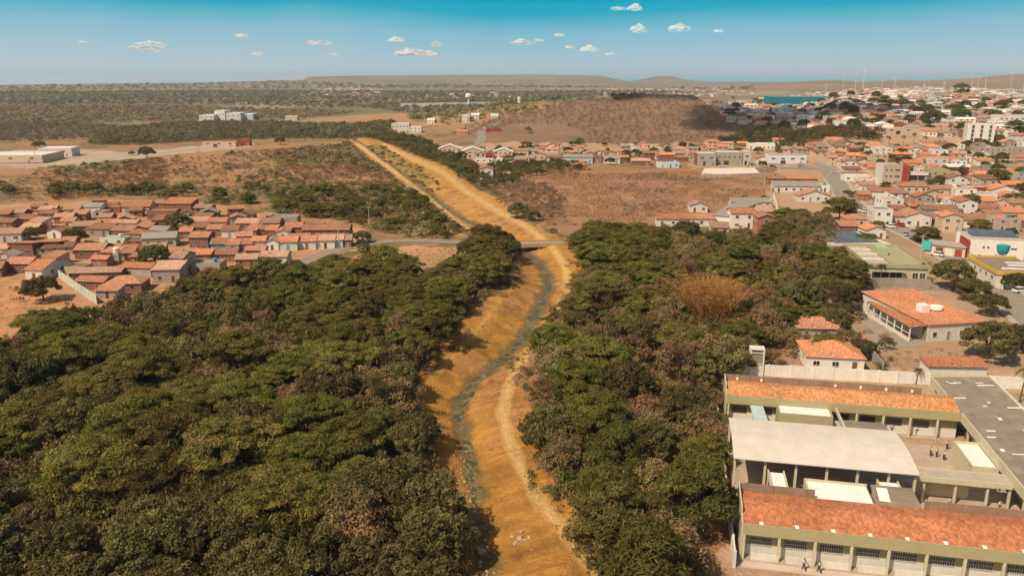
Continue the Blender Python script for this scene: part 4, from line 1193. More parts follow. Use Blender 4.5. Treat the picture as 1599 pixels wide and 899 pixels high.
VA = [(45, 215, 570, 7, 3, 'G', 'br', 't'), (180, 305, 615, 13, 3, 'G', 'wh', 'o', dict(rise=1.6)), (500, 840, 622, 4, 2.4, 'S', 'br', 'p'), (535, 740, 690, 5, 2.6, 'G', 'br', 't'), (745, 990, 705, 7, 2.5, 'H', 'br', 't'),
      (680, 830, 748, 4, 2.2, 'S', 'gr', 't'), (850, 1070, 598, 5, 3, 'G', 'gr', 'o'), (1080, 1262, 635, 7, 3.8, 'S', 'gr', 'p'), (1205, 1300, 590, 7, 5.6, 'G', 'gr', 'p'), (530, 725, 470, 8, 3, 'G', 'br', 't'), (640, 755, 525, 4, 2.5, 'G', 'br', 'o'),
      (710, 830, 480, 5, 2.6, 'S', 'br', 't'), (740, 845, 440, 4, 2.6, 'G', 'mi', 't'), (840, 935, 480, 8, 2.4, 'S', 'gr', 't'), (915, 990, 505, 4, 2.3, 'S', 'br', 'd'), (60, 240, 450, 10, 3, 'B', 'br', 't'), (245, 420, 430, 6, 3, 'B', 'br', 't'),
      (275, 500, 440, 5, 2.3, 'S', 'gr', 'd'), (0, 150, 352, 7, 3.2, 'G', 'li', 'p'), (-80, 55, 455, 6, 2.8, 'G', 'cr', 'p'), (30, 140, 410, 3, 2.2, 'F', 'gr', 'g'), (330, 440, 325, 6, 2.8, 'Y', 'wh', 't'), (520, 690, 292, 7, 3, 'G', 'br', 'p'),
      (610, 770, 312, 7, 2.8, 'S', 'gr', 't'), (780, 960, 268, 5, 2.8, 'G', 'wh', 'p'), (780, 940, 322, 6, 2.8, 'G', 'br', 't'), (890, 1030, 347, 6, 2.8, 'H', 'gr', 'o'), (1010, 1230, 388, 8, 3.3, 'G', 'gr', 'g'), (700, 885, 376, 4, 2.8, 'F', 'mi', 'g'),
      (1075, 1200, 278, 7, 4.4, 'S', 'br', 't'), (1040, 1240, 192, 7, 3.6, 'F', 'br', 'd'), (1150, 1345, 150, 9, 4.2, 'S', 'br', 'o'), (860, 1050, 150, 8, 3, 'G', 'cr', 'o'), (110, 260, 240, 7, 2.8, 'H', 'br', 't'), (-20, 95, 262, 6, 2.8, 'G', 'br', 't'),
      (200, 300, 262, 6, 2.8, 'S', 'pi', 'p'), (390, 510, 222, 6, 2.8, 'G', 'br', 'p'), (450, 555, 168, 6, 2.8, 'G', 'cr', 't'), (600, 710, 160, 7, 3.4, 'G', 'wh', 'g'), (500, 600, 205, 6, 2.8, 'S', 'br', 't'), (275, 395, 198, 6, 2.8, 'G', 'br', 't'),
      (60, 170, 192, 6, 2.8, 'G', 'br', 'p'), (-30, 60, 205, 6, 2.8, 'S', 'br', 't'), (1265, 1345, 330, 6, 2.8, 'G', 'br', 't'), (150, 270, 300, 6, 2.8, 'G', 'br', 'p'), (430, 520, 255, 6, 2.8, 'G', 'cr', 't'), (700, 780, 225, 6, 2.8, 'G', 'br', 'p'), (-90, 10, 600, 7, 2.8, 'G', 'br', 't'), (440, 525, 400, 6, 2.7, 'G', 'br', 't'), (950, 1050, 300, 6, 2.8, 'S', 'br', 't')]
VB = [(65, 220, 505, 5, 3, 'S', 'br', 'o'), (85, 288, 575, 6, 3.2, 'F', 'gr', 'g'), (230, 400, 492, 7, 2.6, 'G', 'br', 't'), (400, 545, 525, 6, 2.5, 'G', 'br', 'p'), (570, 755, 512, 6, 2.8, 'G', 'wh', 'p'), (470, 600, 462, 5, 2.6, 'G', 'br', 't'),
      (75, 208, 415, 7, 4.8, 'G', 'br', 't'), (225, 328, 425, 7, 3, 'G', 'tu', 't'), (332, 420, 425, 7, 2.8, 'G', 'wh', 't'), (424, 512, 421, 7, 2.8, 'G', 'br', 't'), (516, 604, 416, 6, 3.6, 'G', 'pi', 'o'), (608, 698, 414, 7, 3.3, 'Y', 'wh', 'p'),
      (702, 828, 411, 7, 3.1, 'G', 'mi', 'o'), (834, 958, 402, 7, 2.9, 'G', 'wh', 't'), (962, 1090, 397, 7, 2.9, 'G', 'wh', 'p'), (1094, 1148, 392, 7, 2.9, 'G', 'bl', 'p'), (1152, 1206, 389, 7, 2.7, 'G', 'br', 'p'),
      (80, 195, 302, 7, 2.8, 'S', 'br', 't'), (200, 296, 312, 6, 2.8, 'G', 'br', 't'), (300, 410, 322, 7, 2.8, 'G', 'wh', 't'), (470, 543, 322, 7, 2.8, 'S', 'br', 't'), (546, 608, 314, 6, 2.8, 'G', 'br', 'd'), (612, 680, 322, 6, 2.8, 'S', 'br', 'o'), (684, 770, 332, 7, 2.8, 'Y', 'wh', 't'),
      (745, 862, 302, 7, 3, 'G', 'br', 't'), (870, 1190, 322, 8, 3, 'G', 'br', 't'), (565, 700, 266, 7, 2.8, 'G', 'br', 'p'), (632, 828, 245, 8, 3.8, 'F', 'gr', 'g'), (60, 200, 256, 7, 2.8, 'G', 'br', 'p'), (210, 330, 258, 6, 2.8, 'G', 'cr', 't'), (400, 555, 268, 7, 2.8, 'G', 'br', 'p')]
house_list(VA, (0, 300), 4.493, 'the brick village', R(4), jit=13)
house_list(VB, (280, 300), 4.493, 'the brick village', R(3), jit=4)
# middle town, across the dry field
MB_ = [(320, 500, 700, 9, 4, 'G', 'bl', 'g'), (500, 560, 700, 6, 5, 'F', 'br', 'g'), (562, 670, 700, 8, 3, 'G', 'wh', 'g'), (370, 470, 742, 6, 3, 'H', 'br', 'o'), (650, 728, 648, 6, 3, 'G', 'pi', 'o'), (815, 918, 675, 7, 3, 'G', 'wh', 't'), (905, 968, 728, 7, 3.2, 'F', 'wh', 'g'), (970, 1040, 728, 7, 3.2, 'F', 'bl', 'g'),
       (912, 1012, 690, 7, 4.5, 'G', 'br', 'o'), (1002, 1090, 645, 7, 4, 'H', 'pi', 'o'), (1008, 1098, 692, 7, 3, 'G', 'br', 't'), (742, 860, 712, 7, 2.8, 'G', 'br', 'p'), (138, 215, 632, 7, 3, 'G', 'pi', 't'), (222, 275, 622, 6, 4.5, 'Y', 'wh', 't'), (396, 450, 622, 6, 3, 'G', 'cr', 'o'), (22, 95, 692, 6, 2.8, 'G', 'br', 'o'),
       (98, 188, 690, 7, 3, 'G', 'wh', 'p'), (192, 320, 692, 7, 3, 'H', 'wh', 't'), (0, 100, 655, 8, 4, 'G', 'cr', 'p'), (500, 580, 642, 6, 3, 'G', 'pi', 'o'), (722, 778, 622, 6, 3, 'Y', 'wh', 'w'), (632, 724, 690, 6, 3, 'G', 'br', 't'), (1205, 1300, 592, 8, 3.5, 'H', 'cr', 'o'), (1305, 1378, 600, 7, 3, 'G', 'cr', 'p'), (1405, 1468, 598, 7, 3, 'G', 'br', 'o'), (1470, 1545, 612, 8, 4.2, 'F', 'wh', 'w'),
       (1300, 1365, 362, 9, 5, 'F', 'bl', 'g'), (1350, 1438, 390, 8, 3, 'G', 'wh', 'w'), (1380, 1470, 372, 8, 3, 'G', 'cr', 'p'), (1190, 1240, 330, 8, 3, 'G', 'cr', 'p'), (1440, 1520, 420, 8, 3, 'G', 'wh', 'p'), (1500, 1590, 445, 8, 3, 'G', 'cr', 't')]
house_list(MB_, (800, 80), 3.995, 'the town edge above the dry field', R(-4), detail=2)
MC_ = [(1135, 1278, 652, 12, 5, 'Y', 'cr', 'w'), (1282, 1420, 668, 12, 5, 'Y', 'cr', 'w'), (1482, 1598, 672, 12, 5, 'Y', 'cr', 'w'), (1422, 1480, 674, 8, 4.5, 'F', 're', 'g'), (1365, 1478, 695, 5, 2.6, 'F', 'wh', 'w'), (1500, 1598, 692, 5, 2.6, 'F', 'wh', 'w'),
       (1395, 1478, 800, 8, 6, 'Y', 'wh', 't'), (1484, 1585, 792, 5, 2.6, 'S', 'br', 't'), (845, 955, 507, 12, 9, 'F', 'wh', 'w'), (958, 1030, 510, 9, 6, 'F', 'wh', 'w'), (183, 255, 432, 12, 4, 'G', 'wh', 'p'), (1285, 1332, 444, 10, 8, 'F', 'wh', 'w'), (1068, 1112, 452, 10, 4, 'G', 'wh', 'w'), (1215, 1283, 446, 9, 4, 'F', 'gr', 'w'), (1342, 1390, 428, 10, 5, 'G', 'wh', 'w'), (1465, 1510, 426, 10, 4, 'G', 'wh', 'w'),
       (1435, 1530, 502, 5, 3, 'F', 're', 'g'), (1250, 1320, 520, 7, 3, 'G', 'pi', 'o'), (1110, 1150, 440, 9, 5, 'F', 'cr', 'g')]
house_list(MC_, (400, 80), 3.995, 'the town end beyond the track', 0, detail=1)
# right town
RC_ = [(0, 88, 238, 7, 4, 'G', 'cr', 't'), (60, 168, 282, 7, 3, 'G', 'wh', 'o'), (172, 262, 272, 8, 3.4, 'Y', 'wh', 't'), (245, 378, 182, 9, 4, 'G', 'wh', 'p'), (425, 560, 222, 9, 3.4, 'H', 'br', 'o'), (510, 636, 282, 9, 3, 'G', 'cr', 'o'), (642, 870, 256, 10, 3, 'G', 'wh', 'o'), (92, 290, 372, 8, 3.4, 'B', 'wh', 'p'), (690, 812, 388, 11, 7, 'F', 'ye', 'g', dict(storeys=2)),
       (818, 982, 338, 7, 5, 'S', 're', 'w'), (902, 1050, 402, 7, 3, 'G', 'wh', 't'), (692, 850, 472, 8, 3, 'G', 'cr', 'p'), (912, 1104, 466, 7, 3.6, 'F', 're', 'w'), (1115, 1300, 482, 9, 3.2, 'Y', 'wh', 'o'), (1185, 1345, 532, 9, 3, 'Y', 'wh', 'o'), (982, 1150, 522, 7, 4, 'F', 'wh', 'g'), (885, 1008, 622, 10, 6.2, 'Y', 'wh', 'o'),
       (192, 300, 442, 7, 3, 'G', 'wh', 't'), (272, 458, 506, 7, 4, 'S', 'wh', 't'), (462, 655, 496, 8, 6, 'G', 'cr', 't'), (182, 268, 512, 7, 3, 'G', 'br', 't'), (300, 540, 562, 7, 3, 'G', 'gr', 't'), (292, 415, 692, 9, 6.8, 'F', 'wh', 'g'), (418, 508, 682, 8, 3.6, 'G', 'cr', 't'), (512, 690, 692, 11, 4, 'Y', 'wh', 't'), (640, 900, 622, 8, 3, 'G', 'gr', 'd'),
       (882, 1148, 700, 8, 3, 'S', 'wh', 't'), (1015, 1180, 612, 7, 3, 'G', 'br', 't'), (1200, 1345, 642, 8, 3, 'G', 'cr', 'o'), (695, 860, 690, 7, 2.8, 'S', 'br', 't'), (92, 240, 692, 7, 3, 'H', 'pi', 't'), (1035, 1290, 196, 10, 5, 'F', 'gr', 'g'), (1295, 1420, 208, 10, 6, 'F', 'gr', 'g'), (1262, 1400, 372, 8, 4, 'F', 'cr', 'g'), (1000, 1110, 332, 7, 3, 'G', 'pi', 't'),
       (1200, 1345, 440, 8, 3, 'G', 'br', 'o'), (420, 520, 620, 7, 3, 'G', 'br', 't'), (545, 640, 600, 7, 3, 'S', 'br', 'o'), (1160, 1345, 700, 8, 3, 'G', 'br', 'o'), (1180, 1340, 590, 7, 3, 'G', 'wh', 'p'), (60, 190, 745, 7, 3, 'S', 'br', 't'), (860, 900, 450, 6, 3, 'F', 'wh', 'w'), (640, 760, 190, 8, 3, 'G', 'cr', 'p'), (560, 640, 175, 8, 3, 'G', 'wh', 'g'), (770, 880, 190, 8, 3, 'F', 'wh', 'w'), (130, 240, 235, 7, 3, 'G', 'br', 'o'), (1100, 1240, 300, 7, 3, 'F', 'cr', 'w')]
house_list(RC_, (1299, 200), 4.493, 'the tiled town by the street', R(-6), detail=2)
RD_ = [(12, 145, 305, 9, 3.4, 'Y', 'wh', 't'), (22, 222, 138, 9, 4.5, 'F', 'wh', 'w'), (205, 330, 100, 8, 5, 'G', 'wh', 'o'), (842, 948, 330, 9, 5, 'G', 'cr', 't'), (230, 745, 640, 9, 3, 'S', 'wh', 'g'), (370, 715, 560, 7, 3.4, 'S', 'br', 'o'), (150, 365, 548, 6, 3, 'S', 'br', 't'), (505, 860, 752, 9, 2.8, 'Y', 'wh', 't'), (752, 862, 640, 7, 3.4, 'F', 'wh', 'g'), (895, 1190, 112, 9, 3, 'Y', 'cr', 'p'), (642, 828, 112, 9, 3, 'H', 'cr', 't'), (832, 1020, 62, 9, 3, 'G', 'cr', 'o'), (1100, 1290, 175, 8, 3, 'G', 'br', 't'), (1170, 1330, 262, 7, 3, 'Y', 'wh', 't')]
house_list(RD_, (1180, 215), 7.49, 'the street end near the long white hall', R(-5), detail=2)
# middle cluster below the dry field
ME_ = [(112, 268, 690, 8, 3, 'G', 'wh', 'o'), (270, 395, 688, 8, 3, 'G', 'wh', 'o'), (398, 520, 690, 8, 3, 'G', 'wh', 't'), (632, 800, 705, 8, 6, 'G', 'wh', 'o'), (820, 935, 740, 9, 6, 'Y', 'br', 't'), (350, 470, 592, 8, 3, 'Y', 'wh', 'p'), (640, 915, 560, 6, 2.6, 'S', 'wh', 'g'), (735, 935, 640, 9, 3.2, 'S', 'br', 'p'), (500, 620, 745, 7, 2.4, 'S', 'cr', 'p')]
house_list(ME_, (1000, 200), 4.493, 'the terrace behind the wood', R(-5), detail=2)
x, y = G(1128, 354)
house(x, y, 8, 44, 4.2, R(-31), 'G', 'wh', 'g', rise=1.1, label='long white terrace block with grey sheet roof running back from the wood', cat='terrace', name='terrace_block')
# the far town on the rise: the houses that show largest, then the rest as one mass
FT = [(1125, 186), (1140, 168), (1180, 158), (1270, 160), (1400, 158), (1640, 160), (1660, 222), (1560, 224), (1400, 206), (1340, 203), (1240, 204), (1170, 196)]
ft = scatter(FT, 10.5, seed=40, lo=.85)
def by_depth(p): return p[1]
ft.sort(key=by_depth)
far_house_pts = []
n_in = 0
for i, (x, y) in enumerate(ft):
    a, b = px_of(x, y, hz(x, y))
    if a > 1640: continue
    if n_in < 8 and a < 1606:
        n_in += 1
        k = random.choice('GGGGSYFFH'); wl = random.choice(['wh', 'wh', 'wh', 'cr', 'br', 'br', 'gr', 'pi', 'bl']); rc = random.choice(['t', 't', 't', 'o', 'p', 'p', 'd', 'g']) if k != 'F' else random.choice('gw')
        house(x, y, random.uniform(7, 11.5), random.uniform(7, 10), random.choice([3, 3, 3.2, 3.6, 5.6]), R(random.uniform(-14, 8)), k, wl, rc, detail=1, district='the far hillside town')
    else: far_house_pts.append((x, y))
FT2 = [(1180, 158), (1250, 150), (1300, 146), (1400, 142), (1640, 140), (1650, 160), (1400, 159), (1270, 161)]
far_house_pts += scatter(FT2, 17, seed=41)
far_house_pts += scatter([(470, 150), (500, 140), (560, 136), (600, 140), (590, 152), (520, 153)], 30, seed=42) + scatter([(1300, 146), (1380, 140), (1450, 136), (1560, 140), (1560, 146), (1400, 148)], 26, seed=45)
far_house_pts += scatter([(640, 154), (700, 146), (800, 146), (860, 152), (760, 158)], 45, seed=43) + scatter([(900, 150), (950, 140), (1120, 138), (1180, 146), (1100, 152)], 48, seed=44)
def small_house_proto(w, d, h, rise, wc, rcx):
    V = np.array([(-w, -d, -1), (w, -d, -1), (w, d, -1), (-w, d, -1), (-w, -d, h), (w, -d, h), (w, d, h), (-w, d, h),
                  (-w - .3, -d - .3, h + .02), (w + .3, -d - .3, h + .02), (w + .3, 0, h + rise), (-w - .3, 0, h + rise), (w + .3, d + .3, h + .02), (-w - .3, d + .3, h + .02),
                  (-w, -d, h), (-w, d, h), (-w, 0, h + rise * .97), (-w, 0, h + rise * .97), (w, -d, h), (w, d, h), (w, 0, h + rise * .97), (w, 0, h + rise * .97)], float)
    Q = np.array([(0, 1, 5, 4), (1, 2, 6, 5), (2, 3, 7, 6), (3, 0, 4, 7), (8, 9, 10, 11), (11, 10, 12, 13), (14, 16, 17, 15), (18, 19, 20, 21)])
    Cc = np.array([wc] * 8 + [rcx] * 6 + [wc] * 8, float)
    for cx in (-w * .55, w * .1, w * .6):
        for z0 in ([.9] if h < 4 else [.9, 3.0]):
            n = len(V); a = .55; hh = 1.0 if cx != w * .1 or z0 > 2 else 1.2
            V = np.concatenate([V, [(cx - a, -d - .04, z0), (cx + a, -d - .04, z0), (cx + a, -d - .04, z0 + hh), (cx - a, -d - .04, z0 + hh)]])
            Q = np.concatenate([Q, [(n, n + 1, n + 2, n + 3)]]); Cc = np.concatenate([Cc, [(.05, .045, .04)] * 4])
    return V, Q, Cc
FAR_MAT = tint_mat('far_house_paint', 0.0, 0.0, hue=.003)
mass('distant_houses', far_house_pts, [small_house_proto(4.5, 4, 3, 1.4, (.68, .62, .56), (.42, .19, .11)), small_house_proto(5, 4, 3, 1.2, (.62, .50, .40), (.46, .25, .17)), small_house_proto(4, 4.5, 4.5, .15, (.70, .66, .62), (.55, .52, .48)), small_house_proto(5, 4, 3, 1.3, (.34, .16, .10), (.40, .18, .11)), small_house_proto(7, 5, 4, 1.2, (.66, .6, .54), (.62, .58, .54)), small_house_proto(4.5, 4, 3, 1.3, (.50, .44, .37), (.27, .18, .13)), small_house_proto(5, 4.5, 3.4, .9, (.44, .40, .35), (.33, .29, .26))], .65, 1.15, FAR_MAT, .25, turn=.3, huev=.02)
# ---------------------------------------------------------------- the school
SO = (32.3, 85.5); SA = R(-11.8)
def SW(u, v):
    return SO[0] + u * math.cos(SA) - v * math.sin(SA), SO[1] + u * math.sin(SA) + v * math.cos(SA)
class Local:
    """a school building: parts are given in the school's own (u, v, z) and hang under one Empty"""
    def __init__(s, name, u, v, label, cat, group=None):
        x, y = SW(u, v); s.u, s.v = u, v
        s.o = thing(name, x, y, SA, label, cat, group, 0.0)
    def part(s, name, boxes, mat, parent=None):
        mb = MB()
        for b in boxes: mb.box(b[0] - s.u, b[1] - s.u, b[2] - s.v, b[3] - s.v, b[4], b[5])
        return mb.build(name, mat, parent or s.o)
    def slab(s, name, quad, t, mat):
        mb = MB(); mb.slab([(a - s.u, b - s.v, c) for a, b, c in quad], t)
        return mb.build(name, mat, s.o)
SCH_OL = plain('school_olive', (.40, .345, .19), .9, .12, .6, vary=0, streak=.1)
SCH_CR = plain('school_cream', (.58, .51, .37), .9, .14, .6, vary=.04, streak=.12)
SCH_WH = plain('school_white', (.66, .61, .54), .9, .14, .8, vary=.03, streak=.12)
PARA = plain('parapet_dirty', (.30, .21, .15), .95, .3, .5, vary=.04, streak=.25)
TILE1 = tile_mat('school_tiles', (.53, .20, .09), (.39, .15, .08), .30, .24)
TILE2 = tile_mat('school_tiles_new', (.62, .31, .13), (.56, .23, .10), .30, .26)
SHW = sheet_mat('court_sheets', (.68, .60, .53), .16, 1.1)
SHG = sheet_mat('block_sheets', (.27, .215, .165), .42, 1.1)
WHR = plain('roof_whitewash', (.78, .74, .69), .9, .14, .7, vary=.03)
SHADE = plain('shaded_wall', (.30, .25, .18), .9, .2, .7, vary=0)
RAIL = plain('grille_white', (.52, .48, .42), .7, .1, 1, vary=0)
def block_with_gallery(name, u0, u1, v0, vb, cols, label, tile, par_u1, left_end=True, win=True):
    L_ = Local(name, u0, v0, label, 'school building')
    rv = v0 + (vb - v0) * .58; zr = 5.65
    L_.part('wall', [(u0, u1, v0 + 1.15, vb - .15, -.3, 1.6)], SCH_WH)
    L_.part('upper_wall', [(u0, u1, v0 + 1.154, vb - .154, 1.6, 4.75)], SCH_OL)
    mb = MB()
    q = lambda a, b, c: (a - u0, b - v0, c)
    mb.slab([q(u0 + .02, v0 + .14, 4.86), q(u1, v0 + .14, 4.86), q(u1, rv, zr), q(u0 + .02, rv, zr)], .1)
    mb.slab([q(u1, vb - .16, 4.95), q(u0 + .02, vb - .16, 4.95), q(u0 + .02, rv, zr), q(u1, rv, zr)], .1)
    mb.box(0, u1 - u0, rv - v0 - .12, rv - v0 + .12, zr - .02, zr + .06)
    roof = mb.build('roof', tile, L_.o)
    L_.part('fascia', [(u0, u1, v0, v0 + .14, 3.5, 4.98)], SCH_OL)
    L_.part('ceiling', [(u0, u1, v0 + .14, v0 + 1.15, 3.44, 3.5)], SCH_CR)
    if par_u1: L_.part('parapet', [(u0, par_u1, vb - .15, vb, 4.3, 6.05)] + [(u0 + 4.1 * k, u0 + 4.1 * k + .12, vb - .24, vb - .15, 4.9, 6.05) for k in range(1, int((par_u1 - u0) / 4.1) + 1)], PARA)
    if left_end: L_.part('end_wall', [(u0 - .16, u0, v0 - .02, vb + .02, 0, 5.2), (u0 - .16, u0, v0 + 2, vb + .02, 5.2, 6.05)], SCH_CR)
    for c in cols:
        L_.part('column', [(c - .15, c + .15, v0 + .02, v0 + .32, 0, 3.5)], SCH_CR)
    L_.part('gallery_floor', [(u0, u1, v0 - .35, v0 + 1.15, -.2, .14)], paving)
    return L_
cols1 = [-4.1 + 4.1 * k for k in range(0, 12)]
cb = block_with_gallery('classroom_block', -4.3, 41, -.75, 7.5, cols1, 'long school block with patchy orange tile roof, olive fascia and grilled windows', TILE1, 5.0)
for k in range(11):
    u = -4.1 + 4.1 * k
    cb.part('low_wall', [(u + .95, u + 3.95, -.62, -.48, .14, 1.0)], SCH_WH)
    w = cb.part('window', [(u + .75, u + 3.35, .36, .42, 1.65, 2.75)], GLASS)
    bars = [(u + .7, u + 3.4, .30, .36, 1.58, 1.66), (u + .7, u + 3.4, .30, .36, 2.73, 2.8), (u + .75, u + 3.35, .31, .358, 2.16, 2.21)]
    bars += [(u + .75 + .26 * j, u + .78 + .26 * j, 0.305, .357, 1.66, 2.73) for j in range(11)]
    cb.part('grille', bars, RAIL, w)
    z = 4.9 + .79 * (.35 / 4.6)
    cb.slab('skylight_tile', [(u + 1.7, -.5, 4.90), (u + 2.15, -.5, 4.90), (u + 2.15, .05, 4.995), (u + 1.7, .05, 4.995)], .03, WHR)
cb.part('parapet', [(18.0, 41, 7.35, 7.5, 4.3, 6.05)] + [(18 + 4.1 * k, 18.12 + 4.1 * k, 7.26, 7.35, 4.9, 6.05) for k in range(6)], PARA)
def school_slab(name, u0, u1, v0, v1, z, mat):
    P = [SW(u0, v0), SW(u1, v0), SW(u1, v1), SW(u0, v1)]
    mb = MB(); mb.slab([(p[0], p[1], z) for p in P], z + .25)
    tag(mb.build(name, mat), kind='structure')
school_slab('pavement', -4.3, 41, -2.3, -1.1, .125, plain('pavement_pink', (.52, .42, .35), .9, .2, .6, vary=0))
school_slab('courtyard', -4.4, 34.5, 7.52, 37.8, .06, plain('courtyard_slab', (.43, .335, .265), .9, .28, .5, vary=0))
# back block
cols2 = [-4 + .15 + 4.1 * k for k in range(0, 9)]
bb = block_with_gallery('classroom_block', -4.2, 32.2, 40.2, 47.6, cols2, 'tiled school block behind the covered court, roof pale orange with a dirty parapet', TILE2, 28.1)
for k in range(0, 8):
    u = -3.9 + 4.1 * k
    if 3 < u + 1 < 12: continue
    bb.part('window', [(u + .8, u + 3.2, 41.3, 41.37, 1.5, 2.7)], GLASS)
    bb.part('drain', [(u + 1.6, u + 1.95, 47.2, 47.44, 5.15, 5.6)], WHR)
# stage room in front of it
st = Local('stage_room', 8, 38, 'olive cube-shaped room with whitewashed roof between covered court and tiled back block', 'annexe')
st.part('wall', [(3.9, 12.2, 36.2, 40.18, 0, 3.75)], SCH_OL)
st.part('parapet', [(3.9, 12.2, 36.2, 36.34, 3.75, 4.2), (3.9, 4.04, 36.34, 40.18, 3.75, 4.2), (12.06, 12.2, 36.34, 40.18, 3.75, 4.2)], SCH_OL)
st.part('roof', [(4.05, 12.05, 36.35, 40.18, 3.755, 3.83)], WHR)
for u in (5.6, 9.3):
    w = st.part('window', [(u, u + 1.2, 36.16, 36.22, 1.6, 2.15)], GLASS); st.part('sill', [(u - .08, u + 1.28, 36.05, 36.158, 1.5, 1.58)], SCH_WH, w)
# covered court
cc = Local('covered_court', -4.6, 15, 'open covered court with one wide pale sheet-metal roof on cream columns', 'shelter')
mb = MB(); n = 14; prof = []
for i in range(n + 1):
    t_ = i / n; prof.append((15 - 15 + 14 * t_, 5.75 + .6 * math.sin(math.pi * t_)))
prof2 = prof + [(a, z - .14) for a, z in reversed(prof)]
n0 = len(mb.v)
m_ = len(prof)
for uu in np.linspace(0, 24, 13):
    for a, z in prof: mb.v.append((uu, a, z))
for i in range(12):
    for j in range(m_ - 1):
        q = i * m_ + j; mb.f.append((q, q + m_, q + m_ + 1, q + 1))
rf = mb.build('roof', SHW, cc.o)
sol = rf.modifiers.new('sheet', 'SOLIDIFY'); sol.thickness = .12; sol.offset = -1
for u in (-4.35, -.25, 3.85, 7.9, 11.85, 15.8, 19.1):
    cc.part('column', [(u - .16, u + .16, 15.6, 15.92, 0, 5.72)], SCH_CR); cc.part('column', [(u - .16, u + .16, 28.1, 28.42, 0, 5.72)], SCH_CR)
    cc.part('rafter', [(u - .1, u + .1, 15.92, 28.1, 5.45, 5.62)], CONC)
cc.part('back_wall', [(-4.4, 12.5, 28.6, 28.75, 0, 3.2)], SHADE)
# connecting grey-roofed block
gb = Local('office_block', 36, 30, 'long school block with grey patched fibre-sheet roof beside the courtyard', 'school building')
gb.part('wall', [(34.6, 41.2, 12, 56.3, -.2, 4.6)], SCH_CR)
gb.slab('roof', [(32.28, 11, 4.98), (41.5, 11, 5.7), (41.5, 56.4, 5.7), (32.28, 56.4, 4.98)], .1, SHG)
gb.part('fascia', [(32.1, 32.27, 11, 39.9, 3.6, 5.1), (32.1, 32.27, 47.7, 56.5, 3.6, 5.1)], SCH_CR)
gb.part('end_parapet', [(32.1, 41.6, 56.42, 56.58, 3.6, 6.0)], SCH_CR)
gb.part('side_trim', [(41.52, 41.66, 11, 56.42, 4.6, 6.0)], CONC_W)
for v in (15, 19.5, 23.6, 33.5, 36.8, 49, 51.5, 54):
    gb.part('column', [(32.3, 32.6, v, v + .35, 0, 4.85)], SCH_CR)
gr = random.Random(5)
for k in range(20):
    u = gr.uniform(32.8, 40); v = gr.uniform(14, 55); w = gr.choice([.5, 1.2, 1.8, 2.6]); dd = gr.choice([.25, .4, .9])
    z = lambda uu: 4.98 + .72 * (uu - 32.28) / 9.22 + .035
    gb.slab('replaced_sheet', [(u, v, z(u)), (u + w, v, z(u + w)), (u + w, v + dd, z(u + w)), (u, v + dd, z(u))], .03, WHR)
# room at the courtyard's end
cr = Local('courtyard_room', 30, 29, 'cream courtyard room with whitewashed roof standing against the grey-roofed block', 'annexe')
cr.part('wall', [(28.6, 32.08, 23.2, 31.6, 0, 3.4)], SCH_CR)
cr.part('parapet', [(28.6, 28.75, 23.2, 31.6, 3.4, 3.9), (28.75, 32.08, 31.45, 31.6, 3.4, 3.9), (28.75, 32.08, 23.2, 23.35, 3.4, 3.9)], SCH_CR)
cr.part('roof', [(28.76, 32.07, 23.36, 31.44, 3.41, 3.5)], WHR)
# covered walk between court and block
cw = Local('covered_walk', 26, 19, 'flat concrete covered walk on columns linking covered court to grey-roofed block', 'walkway')
cw.part('roof', [(19.6, 32.08, 18.3, 20.9, 3.75, 3.95)], CONC)
cw.part('fascia', [(19.6, 32.08, 18.14, 18.3, 3.3, 4.05), (19.6, 32.08, 20.9, 21.0, 3.3, 4.1)], SCH_CR)
for u in (21.2, 25.2, 29.2, 31.9): cw.part('column', [(u - .14, u + .14, 18.4, 18.7, 0, 3.75)], SCH_CR)
cw.part('back_wall', [(20.6, 27.6, 20.55, 20.7, 0, 2.2)], SCH_CR)
# rooms between front block and court
an = Local('link_room', 8, 10, 'link room with broad whitewashed roof behind the front school block', 'annexe')
an.part('wall', [(4.4, 12.3, 7.52, 12.4, 0, 4.6)], SCH_CR)
an.part('roof', [(4.55, 12.15, 7.52, 12.25, 4.605, 4.7)], WHR)
an.part('parapet', [(4.4, 12.3, 12.25, 12.4, 4.6, 5.05), (4.4, 4.55, 7.52, 12.25, 4.6, 5.05)], SCH_CR)
kn = Local('link_room', 15, 9, 'link room with brown fibre-sheet roof and one white sheet', 'annexe')
kn.part('wall', [(12.6, 17.8, 7.52, 11.2, 0, 4.4)], PARA)
kn.slab('roof', [(12.5, 7.5, 4.5), (18, 7.5, 4.5), (17.6, 11.5, 5.5), (12.5, 11.5, 5.5)], .1, SHG)
kn.slab('replaced_sheet', [(13.1, 8.6, 4.81), (14.4, 8.6, 4.81), (14.4, 11, 5.41), (13.1, 11, 5.41)], .03, WHR)
rp = Local('covered_ramp', 1, 13, 'narrow whitewashed covered ramp between front block and covered court', 'walkway')
rp.part('roof', [(.12, 2.0, 7.52, 14.6, 4.2, 4.35)], WHR)
rp.part('side_beam', [(-.05, .12, 7.52, 14.6, 3.9, 4.75)], SCH_CR); rp.part('side_beam', [(2.0, 2.17, 7.52, 14.6, 3.9, 4.75)], SCH_CR)
for v in (9, 14.2):
    for u in (-.02, 2.0): rp.part('column', [(u, u + .14, v, v + .3, 0, 3.9)], SCH_CR)
r2 = Local('covered_ramp', 15, 13, 'narrow half-whitened covered ramp beside brown link room', 'walkway')
r2.part('roof', [(14.2, 16.6, 11.6, 14.8, 4.2, 4.35)], WHR)
r2.part('side_beam', [(14.05, 14.2, 11.6, 14.8, 3.9, 4.7)], SCH_CR); r2.part('side_beam', [(16.6, 16.75, 11.6, 14.8, 3.9, 4.7)], SCH_CR)
